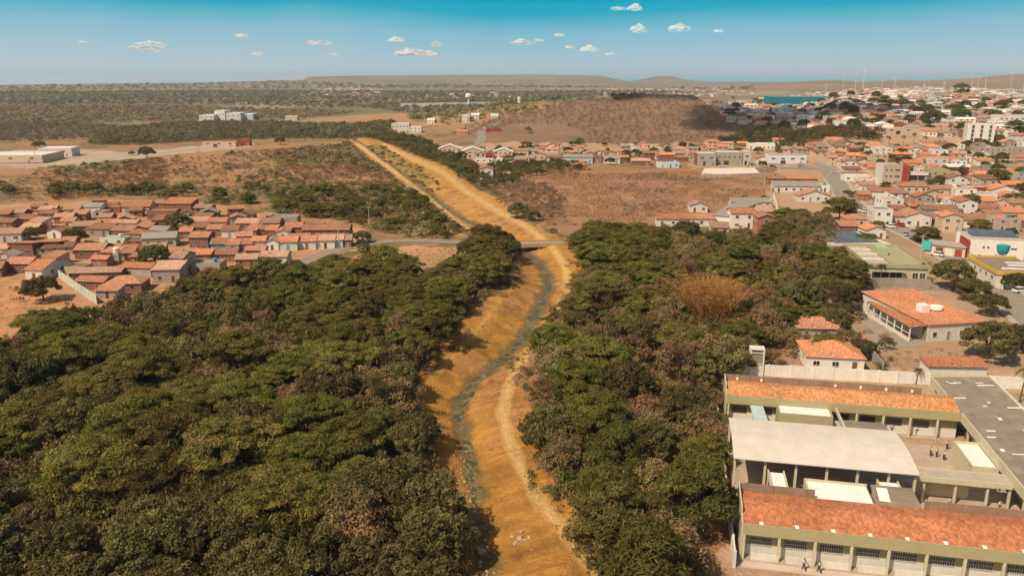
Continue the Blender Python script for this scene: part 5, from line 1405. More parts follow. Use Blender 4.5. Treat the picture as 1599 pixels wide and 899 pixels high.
for u in (14.07, 16.6): r2.part('column', [(u, u + .14, 14.3, 14.6, 0, 3.9)], SCH_CR)
bc = Local('canopy', 1.2, 38, 'pale blue translucent canopy leading to the tiled back block', 'canopy')
bc.slab('roof', [(.1, 30.4, 3.2), (2.3, 30.4, 3.2), (1.7, 39.9, 3.6), (-.4, 39.9, 3.6)], .08, plain('canopy_sheet', (.42, .55, .56), .35, .25, .6, vary=0))
for u, v in ((.3, 31), (2.1, 31), (.0, 39), (1.6, 39)): bc.part('post', [(u - .06, u + .06, v - .06, v + .06, 0, 3.15)], CONC_W)
gc = Local('canopy', 16, 34, 'dark grey sheet canopy behind the covered court roof', 'canopy')
gc.slab('roof', [(13.4, 29.4, 4.2), (20.4, 29.4, 4.2), (19.6, 36, 3.9), (13.4, 36, 3.9)], .1, SHG)
gc.part('beam', [(13.1, 13.38, 29.4, 40.0, 3.7, 4.3)], SCH_CR)
for u, v in ((13.5, 30), (19.8, 30), (13.5, 35.5), (19.2, 35.5)): gc.part('post', [(u - .1, u + .1, v - .1, v + .1, 0, 3.8)], SCH_CR)
# side wall of the school
def wall_run(name, pts, h, mat, label, t=.2, pillars=3.5, cat='wall', cap=True, group=None):
    """a free-standing wall through ground points"""
    c = pts[0]
    o = thing(name, c[0], c[1], 0, label, cat, group, 0.0)
    mb = MB(); pl = MB()
    for (x0, y0), (x1, y1) in zip(pts[:-1], pts[1:]):
        L_ = math.hypot(x1 - x0, y1 - y0); nseg = max(1, int(L_ / 6))
        dx, dy = (x1 - x0) / L_, (y1 - y0) / L_; nx, ny = -dy * t / 2, dx * t / 2
        for i in range(nseg):
            a, b = i / nseg, (i + 1) / nseg
            pa = (x0 + (x1 - x0) * a - c[0], y0 + (y1 - y0) * a - c[1]); pb = (x0 + (x1 - x0) * b - c[0], y0 + (y1 - y0) * b - c[1])
            za = hz(pa[0] + c[0], pa[1] + c[1]); zb = hz(pb[0] + c[0], pb[1] + c[1])
            n = len(mb.v)
            mb.v += [(pa[0] - nx, pa[1] - ny, za - .5), (pb[0] - nx, pb[1] - ny, zb - .5), (pb[0] + nx, pb[1] + ny, zb - .5), (pa[0] + nx, pa[1] + ny, za - .5),
                     (pa[0] - nx, pa[1] - ny, za + h), (pb[0] - nx, pb[1] - ny, zb + h), (pb[0] + nx, pb[1] + ny, zb + h), (pa[0] + nx, pa[1] + ny, za + h)]
            mb.f += [(n + 4, n + 5, n + 6, n + 7), (n, n + 1, n + 5, n + 4), (n + 2, n + 3, n + 7, n + 6)]
            if i == 0: mb.f.append((n + 3, n, n + 4, n + 7))
            if i == nseg - 1: mb.f.append((n + 1, n + 2, n + 6, n + 5))
        if pillars:
            for i in range(int(L_ / pillars) + 1):
                px_, py_ = x0 + dx * i * pillars - c[0], y0 + dy * i * pillars - c[1]; z = hz(px_ + c[0], py_ + c[1])
                pl.box(px_ - t * .8, px_ + t * .8, py_ - t * .8, py_ + t * .8, z - .5, z + h + .08)
    mb.build('panel', mat, o)
    if pillars: pl.build('post_frame', mat, o)
    return o
WALL_W = plain('wall_whitewash', (.78, .735, .67), .92, .16, .5, vary=.05, streak=.2)
WALL_G = plain('wall_cement', (.36, .31, .25), .93, .25, .5, vary=.08, streak=.2)
WALL_B = brick_mat()
wall_run('side_wall', [SW(-5.2, -2.5), SW(-5.3, 12), SW(-5.4, 30), SW(-5.6, 47)], 2.2, WALL_W, 'whitewashed wall along the wooded side of the school')
wall_run('boundary_wall', [G(1118, 584), G(1200, 587), G(1300, 592), G(1400, 598), G(1500, 602), G(1660, 611)], 2.35, WALL_W, 'long stained white boundary wall behind the school', .22, 4.2)
wall_run('boundary_wall', [G(1281, 462), G(1300, 490), G(1330, 525), G(1378, 583)], 2.3, WALL_G, 'cement wall between the two small houses and the concrete yard')
wall_run('boundary_wall', [G(1341, 470), G(1366, 470), G(1400, 472)], 2.2, WALL_W, 'low white wall at the back of the concrete yard', .2, 0)
wall_run('boundary_wall', [G(1342, 449), G(1395, 449), G(1452, 451)], 2.8, plain('wall_stone_grey', (.34, .29, .235), .93, .2, .6, streak=.15), 'grey street wall before the olive flat-roofed office', .22, 0)
wall_run('boundary_wall', [G(1207, 305), G(1203, 286), G(1193, 272)], 2.0, WALL_G, 'cement wall along the right edge of the dry field')
wall_run('boundary_wall', [G(1216, 340), G(1211, 322), G(1207, 309)], 2.6, WALL_W, 'white wall closing the yard behind the terrace')
wall_run('boundary_wall', [G(1140, 318), G(1175, 317), G(1205, 316)], 2.0, WALL_W, 'pale wall at the back of the terrace yard', .2, 0)
wall_run('boundary_wall', [flat(626, 169), flat(700, 168), flat(774, 167)], 9.0, WALL_W, 'very long white wall of the compound under the water tower', .6, 0)
wall_run('boundary_wall', [G(1513, 276), G(1555, 273), G(1610, 271)], 6.0, plain('wall_cream', (.62, .5, .37), .9, .2, .6, streak=.15), 'tall cream wall above the round green tree', .3, 0)
wall_run('boundary_wall', [G(1500, 294), G(1560, 293), G(1610, 292)], 2.0, WALL_G, 'cement wall under the round green tree')
wall_run('boundary_wall', [G(93, 434), G(118, 452), G(152, 475)], 2.4, plain('wall_pale_mint', (.50, .52, .42), .92, .2, .6, streak=.2), 'pale mint wall running down beside the village tree')
wall_run('boundary_wall', [G(1240, 343), G(1296, 346)], 2.0, WALL_B, 'brick wall below the old sheet-roofed warehouse', .2, 0)
# ---------------------------------------------------------------- the larger buildings of the town
def rect_px(FL, FR, BL, z):
    a = np.array(flat(*FL, z)); b = np.array(flat(*FR, z)); c = np.array(flat(*BL, z))
    w = np.linalg.norm(b - a); rz = math.atan2(b[1] - a[1], b[0] - a[0])
    nrm = np.array([-math.sin(rz), math.cos(rz)]); d = abs(float((c - a) @ nrm))
    m_ = (a + b) / 2
    return float(m_[0]), float(m_[1]), float(w), float(d), rz
TILE3 = 'o'
def roof_from(FL, FR, BL, z): return rect_px(FL, FR, BL, z)
# orange-roofed house with a lean-to gallery
x, y, w, d, rz = rect_px((1449, 503), (1540, 500), (1424, 455), 4.4)
hs = house(x, y, w, min(d, 30), 3.9, rz + R(4), 'S', 'wh', 'o', rise=.9, label='big white house with broad orange roof beside the concrete yard', cat='house', z=0.0)
mb = MB(); mb.box(-3.2, -1.2, d * .30, d * .30 + 2.2, 4.2, 6.0); mb.build('chimney_tank', WHR, hs)
mb = MB(); mb.lathe([(1.5, 4.6), (1.5, 5.3), (1.3, 5.35)], 16, (1.6, d * .36)); mb.build('light_well', WHR, hs)
x, y, w, d, rz = rect_px((1421, 509), (1449, 509), (1391, 470), 3.6)
gl = thing('gallery', x, y, rz + R(2), 'lean-to gallery with orange roof and white frames on the side of the big house', 'gallery', None, 0.0)
mb = MB(); mb.slab([(-w / 2 - .2, -.3, 3.5), (w / 2, -.3, 3.9), (w / 2, d, 3.9), (-w / 2 - .2, d, 3.5)], .14); mb.build('roof', roof_mat('o'), gl)
for i in range(7):
    yy = d * i / 6; mb = MB(); mb.box(-w / 2, -w / 2 + .22, yy - .1, yy + .1, -.2, 3.35); mb.build('post', FRAME, gl)
mb = MB(); mb.box(-w / 2 + .03, -w / 2 + .15, .1, d - .1, 0, .8); mb.build('parapet', FRAME, gl)
mb = MB(); mb.box(-w / 2 + .02, -w / 2 + .16, .1, d - .1, 1.7, 1.85); mb.build('rail', FRAME, gl)
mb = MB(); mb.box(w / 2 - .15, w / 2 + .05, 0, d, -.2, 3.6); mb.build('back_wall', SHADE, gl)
P = [G(*p) for p in ((1330, 478), (1400, 474), (1445, 540), (1372, 545))]
mb = MB(); mb.slab([(p[0], p[1], .07) for p in P], .3); tag(mb.build('concrete_yard', plain('yard_slab', (.30, .255, .205), .93, .35, .25, vary=0)), kind='structure')
# small white houses behind the boundary wall
x, y, w, d, rz = rect_px((1262, 546), (1332, 552), (1253, 520), 3.0)
house(x, y - 3, 11, 10, 2.8, R(-8), 'H', 'wh', 'o', rise=1.9, label='small white house with hipped orange roof behind the boundary wall', cat='house', z=0.0)
x, y = G(1275, 531)
house(x, y, 9, 8, 2.8, R(-4), 'G', 'gr', 't', label='small grey house with terracotta roof behind the hip-roofed white house', cat='house', z=0.0)
x, y = G(1494, 592)
house(x, y, 11, 4, 2.6, R(-3), 'S', 'wh', 'o', rise=.4, label='low white shed with orange roof against the boundary wall', cat='shed', name='shed', z=0.0, detail=0)
# olive office
OLV = plain('office_olive', (.40, .36, .22), .9, .15, .6, streak=.1)
x, y, w, d, rz = rect_px((1356, 412), (1450, 415), (1330, 382), 5.2)
of = thing('office_building', x, y, rz, 'olive-cream flat-roofed office with parapets, behind the grey street wall with palms', 'office', None, 0.0)
mb = MB(); mb.box(-w / 2, w / 2, 0, d, -.3, 4.5); mb.build('wall', plain('office_cream', (.50, .44, .30), .9, .15, .6, streak=.1), of)
mb = MB()
for b in ((-w / 2 - .3, w / 2 + .3, -.4, -.2), (-w / 2 - .3, w / 2 + .3, d, d + .2)): mb.box(*b, 4.3, 5.5)
for b in ((-w / 2 - .3, -w / 2 - .1), (w / 2 + .1, w / 2 + .3), (-1.5, -1.3)): mb.box(*b, -.2, d, 4.3, 5.5)
mb.build('parapet', OLV, of)
mb = MB(); mb.box(-w / 2 - .1, -1.5, -.2, d, 4.5, 4.7); mb.build('roof', plain('roof_pinkish', (.42, .34, .28), .9, .25, .4), of)
mb = MB(); mb.box(-1.3, w / 2 + .1, -.2, d, 4.5, 4.66); mb.build('roof', OLV, of)
for q in (.3, .55, .8):
    mb = MB(); mb.box(-w / 2, -1.6, d * q, d * q + .4, 4.7, 5.2); mb.build('roof_beam', CONC_W, of)
mb = MB(); mb.box(-1.6, 1.6, d * .55, d * .8, 4.7, 7.0); mb.build('stair_tower', plain('tower_green', (.40, .46, .27), .9, .15, .6), of)
for cx, ww in ((-w * .28, 4.6), (-w * .02, 3.2), (w * .3, 1.4), (w * .42, 1.4)): opening(of, 'window', cx, .8, ww, 2.2, 'f', w, d)
mb = MB(); mb.box(-w * .42, w * .12, -1.2, -.42, 3.3, 3.5); mb.build('canopy', OLV, of)
# solar-roofed building
x, y, w, d, rz = rect_px((1304, 383), (1392, 381), (1318, 361), 4.6)
so = thing('flat_roofed_building', x, y, rz, 'low building whose flat roof carries rows of solar panels', 'building', None, 0.0)
mb = MB(); mb.box(-w / 2, w / 2, 0, d, -.3, 4.2); mb.build('wall', plain('wall_warm_grey', (.44, .38, .31), .9, .15, .6), so)
mb = MB(); mb.box(-w / 2, w / 2, 0, .2, 4.2, 4.6); mb.box(w / 2 - .2, w / 2, .2, d, 4.2, 4.6); mb.box(-w / 2, -w / 2 + .2, .2, d, 4.2, 4.6); mb.build('parapet', CONC_W, so)
PV = plain('solar_glass', (.10, .115, .135), .2, .12, 2.0, .6, vary=.15)
for i in range(7):
    for j in range(3):
        px0 = -w * .36 + i * w * .115; py0 = d * (.22 + j * .24)
        mb = MB(); mb.slab([(px0, py0, 4.45), (px0 + w * .105, py0, 4.45), (px0 + w * .105, py0 + d * .2, 4.9), (px0, py0 + d * .2, 4.9)], .06)
        f_ = mb.build('solar_panel', PV, so)
        fr = MB(); fr.box(px0 + w * .05, px0 + w * .057, py0 + d * .08, py0 + d * .1, 4.2, 4.6); fr.build('support', FRAME, f_)
# white building with solar panels, red front
x0, y0 = G(1511, 403); x1, y1 = G(1598, 407)
w = math.hypot(x1 - x0, y1 - y0); rz = math.atan2(y1 - y0, x1 - x0)
wb = thing('commercial_building', (x0 + x1) / 2, (y0 + y1) / 2, rz, 'white blank-walled building with dark red front and roof solar panels', 'building', None, 0.0)
mb = MB(); mb.box(-w / 2, w / 2, 0, 15, -.3, 6.2); mb.build('wall', wall_mat('wh'), wb)
mb = MB(); mb.box(-w / 2 + .2, w / 2 - .2, .2, 14.8, 6.2, 6.35); mb.build('roof', sheet_mat('sheets_pale', (.45, .40, .35), .2), wb)
mb = MB(); mb.box(-w / 2 - .5, -w / 2 - .02, -.4, 9, -.3, 5.9); mb.build('red_front', wall_mat('re'), wb)
mb = MB(); mb.box(-w / 2 - 1.6, -w / 2 - .52, 9.0, 9.5, -.3, 6.8); mb.build('pylon', CONC_W, wb)
for i in range(10):
    xx = -w * .38 + i * w * .085
    mb = MB(); mb.slab([(xx, 5, 6.5), (xx + w * .078, 5, 6.5), (xx + w * .078, 12.5, 7.6), (xx, 12.5, 7.6)], .06); f_ = mb.build('solar_panel', PV, wb)
    fr = MB(); fr.box(xx + w * .035, xx + w * .04, 9, 9.2, 6.35, 6.95); fr.build('support', FRAME, f_)
for cx, z, ww in ((-w * .24, 3.6, .7), (-w * .16, 3.6, .7), (-w * .3, 1.0, .5), (0, 1.1, .5), (w * .06, 3.5, 1.7), (w * .18, 3.4, .6), (w * .3, 3.4, 1.7)): opening(wb, 'window', cx, z, ww, .5, 'f', w, 15)
# shop with turquoise sign
x, y = G(1474, 399)
sh = thing('shop', x, y, R(-38), 'low brick-fronted shop with a turquoise sign box by the street', 'shop', None, 0.0)
mb = MB(); mb.box(-6, 6, 0, 8, -.3, 3.2); mb.build('wall', wall_mat('cr'), sh)
mb = MB(); mb.box(-6.2, 6.2, -.4, 8.2, 3.2, 3.5); mb.build('roof', CONC, sh)
for i in range(4):
    mb = MB(); mb.box(-5.4 + i * 2.8, -3.3 + i * 2.8, -.06, .03, .1, 2.6); mb.build('shutter', [FRAME, DOORW, FRAME, wall_mat('re')][i], sh)
mb = MB(); mb.box(-6.6, -4.0, -1.0, -.42, 1.6, 4.4); mb.build('sign_box', plain('sign_turquoise', (.05, .50, .45), .6, .1, 1), sh)
# yellow-edged flat roof
x0, y0 = flat(1556, 425, 4.6); x1, y1 = flat(1640, 428, 4.6)
w = math.hypot(x1 - x0, y1 - y0); rz = math.atan2(y1 - y0, x1 - x0)
yb = thing('commercial_building', (x0 + x1) / 2, (y0 + y1) / 2, rz, 'flat brown-roofed building edged in ochre yellow above the street', 'building', None, 0.0)
mb = MB(); mb.box(-w / 2 + .3, w / 2, .3, 21, -.3, 4.2); mb.build('wall', wall_mat('wh'), yb)
YEL = plain('fascia_ochre', (.55, .36, .05), .85, .15, .6)
mb = MB(); mb.box(-w / 2, w / 2, 0, .28, 3.9, 5.0); mb.box(-w / 2, -w / 2 + .28, .28, 21, 3.9, 5.0); mb.box(-w / 2, w / 2, 21, 21.2, 3.9, 5.0); mb.build('fascia', YEL, yb)
mb = MB(); mb.box(-w / 2 + .3, w / 2, .3, 21, 4.25, 4.45); mb.build('roof', plain('roof_brown', (.23, .17, .125), .9, .3, .35), yb)
for a, b, c_ in ((-w * .25, 5, 6), (w * .0, 9.5, 4.5), (w * .05, 13, 5)):
    mb = MB(); mb.box(a, a + c_, b, b + .7, 4.46, 4.75); mb.build('skylight', WHR, yb)
for q in (3, 7, 11, 15): opening(yb, 'window', q, 2.1, 1.6, 1.0, 'l', w - .6, 21)
tk = thing('water_tank', *flat(1565, 398, 4.5), 0, 'large turquoise water tank on the ochre-edged roof', 'water tank', None, 4.46)
mb = MB(); mb.lathe([(1.35, .6), (1.7, 1.6), (1.85, 3.0), (1.7, 3.1), (.3, 3.3)], 20); mb.build('tank_body', TANK_B, tk)
mb = MB(); mb.box(-1.3, 1.3, -.15, .15, 0, .6); mb.box(-.15, .15, -1.3, -.16, 0, .58); mb.box(-.15, .15, .16, 1.3, 0, .58); mb.build('stand', CONC_W, tk)
wall_run('boundary_wall', [G(1514, 404), G(1538, 427), G(1565, 452)], 2.6, WALL_W, 'white roadside wall under the ochre-edged roof', .25, 3)
# beige building with red stair tower
x0, y0 = G(1377, 290); x1, y1 = G(1406, 290)
w = math.hypot(x1 - x0, y1 - y0); zb = hz(x0, y0)
pb = thing('office_building', (x0 + x1) / 2, (y0 + y1) / 2, R(-4), 'three-storey beige building with white flank and dark red stair tower', 'building', None, zb)
BEI = plain('wall_beige', (.52, .41, .31), .9, .1, .6)
mb = MB(); mb.box(-w / 2, w / 2, 0, 10, -1, 10.6); mb.build('wall', BEI, pb)
mb = MB(); mb.box(-w / 2 - .3, -w / 2 - .003, -.1, 10.1, -1, 10.9); mb.build('side_wall', wall_mat('wh'), pb)
mb = MB(); mb.box(w / 2 + .003, w / 2 + 3.6, -.5, 8, -1, 10.4); mb.build('stair_tower', wall_mat('re'), pb)
mb = MB(); mb.box(-w / 2, w / 2, 0, .2, 10.6, 11.0); mb.box(-w / 2, w / 2, 9.8, 10, 10.6, 11.0); mb.build('parapet', BEI, pb)
for s in range(3):
    for cx, ww in ((-w * .32, .9), (-w * .08, .9), (w * .25, 2.4)): opening(pb, 'window', cx, 1.2 + 3.2 * s, ww, .85, 'f', w, 10)
x, y = G(1432, 290)
gs = thing('shop', x, y, R(-5), 'grey glass-fronted two-storey shop beside the red stair tower', 'shop', None, hz(x, y))
mb = MB(); mb.box(-4.6, 4.6, 0, 9, -1, 6.6); mb.build('wall', wall_mat('gr'), gs)
mb = MB(); mb.box(-4.2, 3.2, -.08, .03, 2.8, 5.2); mb.build('window', GLASS, gs)
mb = MB(); mb.box(-4.7, 4.7, -.5, 0, 5.4, 6.9); mb.build('fascia', CONC_W, gs)
mb = MB(); mb.box(4.62, 6.2, -.4, 6, -1, 6.7); mb.build('side_panel', plain('panel_slate', (.13, .125, .13), .8, .15, .6), gs)
# two large grey halls and the white hall
def hall(name, X0, X1, yb_, h, d, wallm, roofm, label, brick=False, n=2, band=None, rot=-3, cat='building'):
    x0, y0 = G(X0, yb_); x1, y1 = G(X1, yb_)
    w = math.hypot(x1 - x0, y1 - y0); z = min(hz(x0, y0), hz(x1, y1))
    o = thing(name, (x0 + x1) / 2, (y0 + y1) / 2, R(rot), label, cat, None, z)
    mb = MB(); mb.box(-w / 2, w / 2, 0, d, -1, h); mb.build('wall', wallm, o)
    mb = MB(); mb.box(-w / 2, w / 2, 0, .25, h, h + .5); mb.box(-w / 2, w / 2, d - .25, d, h, h + .5); mb.box(-w / 2, -w / 2 + .25, .25, d - .25, h, h + .5); mb.box(w / 2 - .25, w / 2, .25, d - .25, h, h + .5); mb.build('parapet', wallm, o)
    mb = MB(); mb.box(-w / 2 + .26, w / 2 - .26, .26, d - .26, h + .01, h + .14); mb.build('roof', roofm, o)
    if brick: mb = MB(); mb.box(-w / 2 - .2, -w / 2 - .003, 0, d, -1, h); mb.build('side_wall', brick_mat(), o)
    for i in range(n): opening(o, 'window', -w / 2 + w * (i + .5) / n, h * .62, min(2.2, w / n * .4), 1.0, 'f', w, d)
    opening(o, 'door', -w * .12, .02, 3.2 if w > 14 else 1.6, 2.8, 'f', w, d, GLASS)
    opening(o, 'door', w * .34, .02, 1.2, 2.4, 'f', w, d, DOORB)
    if band: mb = MB(); mb.box(-w / 2, w / 2, -.04, -.003, 0, .8); mb.build('plinth_band', band, o)
    return o
hall('commercial_building', 1089, 1117, 259, 7.4, 12, wall_mat('gr'), roof_mat('w'), 'grey two-storey building with brick flank, white roof', True)
hall('commercial_building', 1119, 1158, 258, 7.6, 14, plain('wall_grey_green', (.35, .32, .25), .9, .12, .6), roof_mat('w'), 'broad grey-green hall with white roof beside the brick-flanked building', n=5)
hall('commercial_building', 1159, 1172, 258, 8.2, 9, plain('wall_light_grey', (.46, .42, .37), .9, .12, .6), roof_mat('w'), 'narrow light grey block beside the grey-green hall', n=1)
hall('white_hall', 1200, 1260, 256, 5.6, 10, plain('wall_cool_white', (.64, .63, .64), .9, .1, .6), roof_mat('t'), 'long white hall with blue plinth facing the upper street', n=4, band=plain('plinth_blue', (.12, .13, .30), .8, .1, 1))
hall('apartment_block', 1511, 1548, 222, 12.5, 11, wall_mat('wh'), roof_mat('w'), 'white four-storey apartment block with dark stair windows', n=0)
ap = [o for o in bpy.data.objects if o.name.startswith('apartment_block')][0]
ap.rotation_euler[2] = R(-16)
apw = abs([c_ for c_ in ap.children if c_.name.startswith('wall')][0].bound_box[0][0]) * 2
for s_ in range(4):
    for cx in (-.3, 0.02, .34): opening(ap, 'window', cx * apw, .7 + 3.0 * s_, 1.7, 2.5, 'f', apw, 11)
    for q in (2.2, 5.2, 8.2): opening(ap, 'window', q, 1.2 + 3.0 * s_, .9, 1.3, 'l', apw, 11)
hall('school_gym', 1283, 1376, 158, 8.5, 30, plain('gym_turquoise', (.008, .185, .225), .8, .12, .3), roof_mat('w'), 'huge turquoise gymnasium on the crest of the far town', n=1, cat='gymnasium')
hall('warehouse', -60, 62, 256, 5.2, 34, wall_mat('cr'), roof_mat('w'), 'wide white-roofed warehouse beside the pale road', n=4, band=plain('door_purple', (.13, .11, .26), .7, .1, 1), rot=6, cat='warehouse')
hall('warehouse', 64, 110, 245, 6.0, 16, wall_mat('wh'), roof_mat('w'), 'smaller white warehouse end with open dark bays', n=2, rot=8, cat='warehouse')
hall('compound', 317, 368, 230, 4.0, 6, wall_mat('pi'), roof_mat('p'), 'low pink compound at the end of the pale road', n=3, rot=2)
hall('compound', 371, 390, 228, 4.5, 6, wall_mat('re'), roof_mat('d'), 'low dark red compound beside the pink one', n=1, rot=2)
for X0, X1, yb_, h, lb in ((312, 334, 190, 8, 'white factory wing on the plain, low end'), (336, 352, 189, 13, 'white factory block on the plain, tallest one'), (354, 376, 189, 10, 'white factory hall on the plain with pale front'), (378, 395, 188, 8, 'white factory wing on the plain, far end')):
    hall('factory', X0, X1, yb_, h, 25, plain('wall_pale_cool', (.60, .62, .60), .9, .1, .3), roof_mat('w'), lb, n=3, rot=0, cat='factory')
hall('compound', 1275, 1320, 172, 5, 10, wall_mat('wh'), roof_mat('w'), 'long low white building in the far town', n=4)
hall('compound', 1207, 1240, 180, 7, 12, wall_mat('bl'), roof_mat('w'), 'pale blue building at the edge of the far town', n=3)
hall('sports_hall', 1533, 1565, 180, 5, 14, plain('tarp_teal', (.03, .34, .36), .7, .1, 1), plain('tarp_teal', (0, 0, 0)), 'low teal-roofed hall in the far town', n=1)
hall('compound', 1355, 1480, 210, 4.5, 12, wall_mat('cr'), roof_mat('p'), 'long cream walled compound behind the row of palms', n=5)
hall('compound', 1462, 1500, 205, 5, 10, wall_mat('pi'), roof_mat('w'), 'pinkish walled compound left of the apartment block', n=3)
hall('compound', 1560, 1606, 196, 8, 14, wall_mat('wh'), roof_mat('t'), 'white school-like building above the apartment block', n=6)
hall('compound', 1205, 1262, 288, 3.2, 7, wall_mat('gr'), roof_mat('g'), 'low grey strip-roofed shed across the upper street', n=3, rot=-5)
# construction yard in front of the grey halls
P = [G(*p) for p in ((1092, 276), (1190, 274), (1178, 262), (1100, 263))]
mb = MB(); mb.slab([(p[0], p[1], hz(*p) + .12) for p in P], .6); tag(mb.build('building_plot', plain('plot_white', (.66, .56, .50), .93, .2, .3, vary=0)), kind='structure')
wall_run('boundary_wall', [G(1092, 279), G(1140, 278), G(1192, 276)], 2.2, plain('wall_rose', (.50, .36, .29), .92, .25, .4, streak=.2), 'unfinished rosy wall around the white building plot', .2, 0)
# ---------------------------------------------------------------- bridge, tower, poles
BRG = plain('bridge_concrete', (.40, .30, .20), .93, .25, .6, streak=.15)
rd = [flat(*p, .15) for p in ((786, 381.5), (898, 379))]
bx, by = (rd[0][0] + rd[1][0]) / 2, (rd[0][1] + rd[1][1]) / 2; brz = math.atan2(rd[1][1] - rd[0][1], rd[1][0] - rd[0][0]); bl = math.hypot(rd[1][0] - rd[0][0], rd[1][1] - rd[0][1])
br = thing('bridge', bx, by, brz, 'low concrete road bridge over the channel between the woods', 'bridge', None, 0.0)
mb = MB(); mb.box(-bl / 2, bl / 2, -2.9, 2.9, -.3, .32); mb.build('deck', BRG, br)
mb = MB(); mb.box(-bl / 2, bl / 2, -3.15, -2.9, -.45, .75); mb.build('parapet', BRG, br)
mb = MB(); mb.box(-bl / 2, bl / 2, 2.9, 3.15, -.45, .75); mb.build('parapet', BRG, br)
for q in (-bl * .33, -bl * .02):
    mb = MB(); mb.box(q - .35, q + .35, -2.8, 2.8, -3.4, -.3); mb.build('pier', CONC, br)
x, y = G(1179, 584)
wt = thing('tank_frame', x, y, R(-10), 'tall white concrete water-tank frame behind the school roof', 'water tower', None, 0.0)
for a in (-1.25, 1.25):
    for b in (-1.0, 1.0):
        mb = MB(); mb.box(a - .13, a + .13, b - .13, b + .13, -.3, 5.4); mb.build('leg', CONC_W, wt)
mb = MB(); mb.box(-1.4, 1.4, -1.15, 1.15, 5.4, 5.62); mb.build('top_slab', CONC_W, wt)
mb = MB(); mb.box(-1.1, 1.1, -.88, .88, 2.7, 4.6); mb.build('tank', plain('tank_brown', (.30, .24, .17), .9, .2, .8), wt)
mb = MB(); mb.box(-1.11, 1.11, -1.06, -.9, 2.4, 2.6); mb.box(-1.11, 1.11, -1.06, -.9, 4.7, 4.9); mb.build('beam', CONC_W, wt)
x, y = G(732, 168)
tw = thing('water_tower', x, y, 0, 'white mushroom water tower rising over the long white wall', 'water tower', None, hz(x, y))
mb = MB(); mb.lathe([(2.2, -1), (1.7, 12), (1.7, 16)], 14); mb.build('shaft', CONC_W, tw)
mb = MB(); mb.lathe([(1.8, 16), (5.6, 19), (6.2, 22), (5.4, 24.5), (2, 26)], 20); mb.build('bowl', WHR, tw)
x, y = G(811, 163)
tw = thing('water_tower', x, y, 0, 'slim pale water-tank column beside the compound', 'water tower', None, hz(x, y))
mb = MB(); mb.lathe([(1.9, -1), (1.9, 5)], 12); mb.build('shaft', CONC_W, tw)
mb = MB(); mb.lathe([(2.2, 5), (2.2, 8), (1.9, 8.3)], 12); mb.build('bowl', CONC_W, tw)
x, y = G(326, 390)
tkk = thing('water_tank', *G(184, 410), 0, 'round white water tank standing among the village roofs', 'water tank', None, 3.2)
mb = MB(); mb.lathe([(.9, 0), (1.0, 1.0), (1.05, 1.5), (.5, 1.8)], 14); mb.build('tank_body', CONC_W, tkk)
mb = MB(); mb.box(-.9, .9, -.9, .9, -3.4, 0); mb.build('stand', CONC, tkk)
STEEL = plain('mast_white', (.55, .50, .46), .6, .1, 1)
POLE = plain('pole_concrete', (.42, .37, .31), .9, .15, 1)
def pole(px, py, h, label, lamp=False, group='utility poles'):
    x, y = G(px, py)
    o = thing('utility_pole' if not lamp else 'street_lamp', x, y, R(random.uniform(-20, 20)), label, 'street lamp' if lamp else 'utility pole', group, hz(x, y))
    mb = MB(); mb.tube([(0, 0, -.5), (0, 0, h)], [.17, .11], 8); mb.build('shaft', POLE, o)
    if lamp:
        mb = MB(); mb.tube([(0, 0, h - .15), (-.8, -.3, h + .25), (-2.2, -.8, h + .35)], [.06, .05, .05], 6); mb.build('arm', STEEL, o)
        mb = MB(); mb.box(-2.9, -2.1, -.98, -.72, h + .27, h + .42); mb.build('lamp_head', FRAME, o)
    else:
        mb = MB(); mb.box(-1.0, 1.0, -.06, .06, h - .55, h - .42); mb.build('crossarm', POLE, o)
        for q in (-.85, -.3, .3, .85):
            mb = MB(); mb.lathe([(.05, h - .42), (.06, h - .3), (.03, h - .24)], 6, (q, 0)); mb.build('insulator', CONC_W, o)
for px, py, h, lb in [(81, 372, 10, 'pole among the upper village roofs'), (196, 383, 9, 'pole beside the mint village house'), (407, 415, 9, 'pole at the front of the village rows'), (530, 392, 10, 'pole at the bend of the village road'), (577, 358, 9, 'pole in the scrub beside the village road'), (1415, 352, 9, 'pole at the street junction'), (1436, 410, 9, 'pole on the street beside the olive office'), (1574, 275, 11, 'pole before the tall cream wall'),
                      (1193, 290, 9, 'pole at the corner of the dry field'), (1258, 262, 9, 'pole before the long white hall'), (1500, 322, 9, 'pole between the tiled roofs'), (1282, 263, 9, 'pole at the head of the street'), (1431, 296, 9, 'pole before the glass-fronted shop'), (57, 258, 9, 'pole by the pale road and warehouse'), (1140, 352, 8, 'pole before the two-storey terrace house'), (770, 255, 8, 'pole near the tan warehouses')]:
    pole(px, py, h, 'concrete utility ' + lb)
for px, py, lb in [(1298, 303, 'street lamp on tall white post at the street bend'), (1335, 345, 'street lamp on white post beside the lower street'), (1449, 372, 'street lamp on white post by the street trees')]:
    pole(px, py, 9, lb, True, None)
for i, (px, py, h) in enumerate([(1315, 152, 42), (1334, 151, 42), (1346, 151, 50), (1375, 152, 30), (1395, 152, 34), (1515, 149, 42), (1525, 149, 36), (1537, 148, 48), (1576, 149, 46), (1597, 148, 34), (1288, 153, 30), (1441, 152, 22), (1450, 152, 20), (1472, 150, 26)]):
    x, y = G(px, py)
    o = thing('light_mast', x, y, 0, 'slender white light mast on the crest of the far town', 'mast', 'light masts on the crest', hz(x, y))
    h *= .75
    mb = MB(); mb.tube([(0, 0, -1), (0, 0, h)], [.55, .35], 6); mb.build('shaft', STEEL, o)
    mb = MB(); mb.box(-1.3, 1.3, -.3, .3, h - 1.5, h); mb.build('lamp_head', FRAME, o)
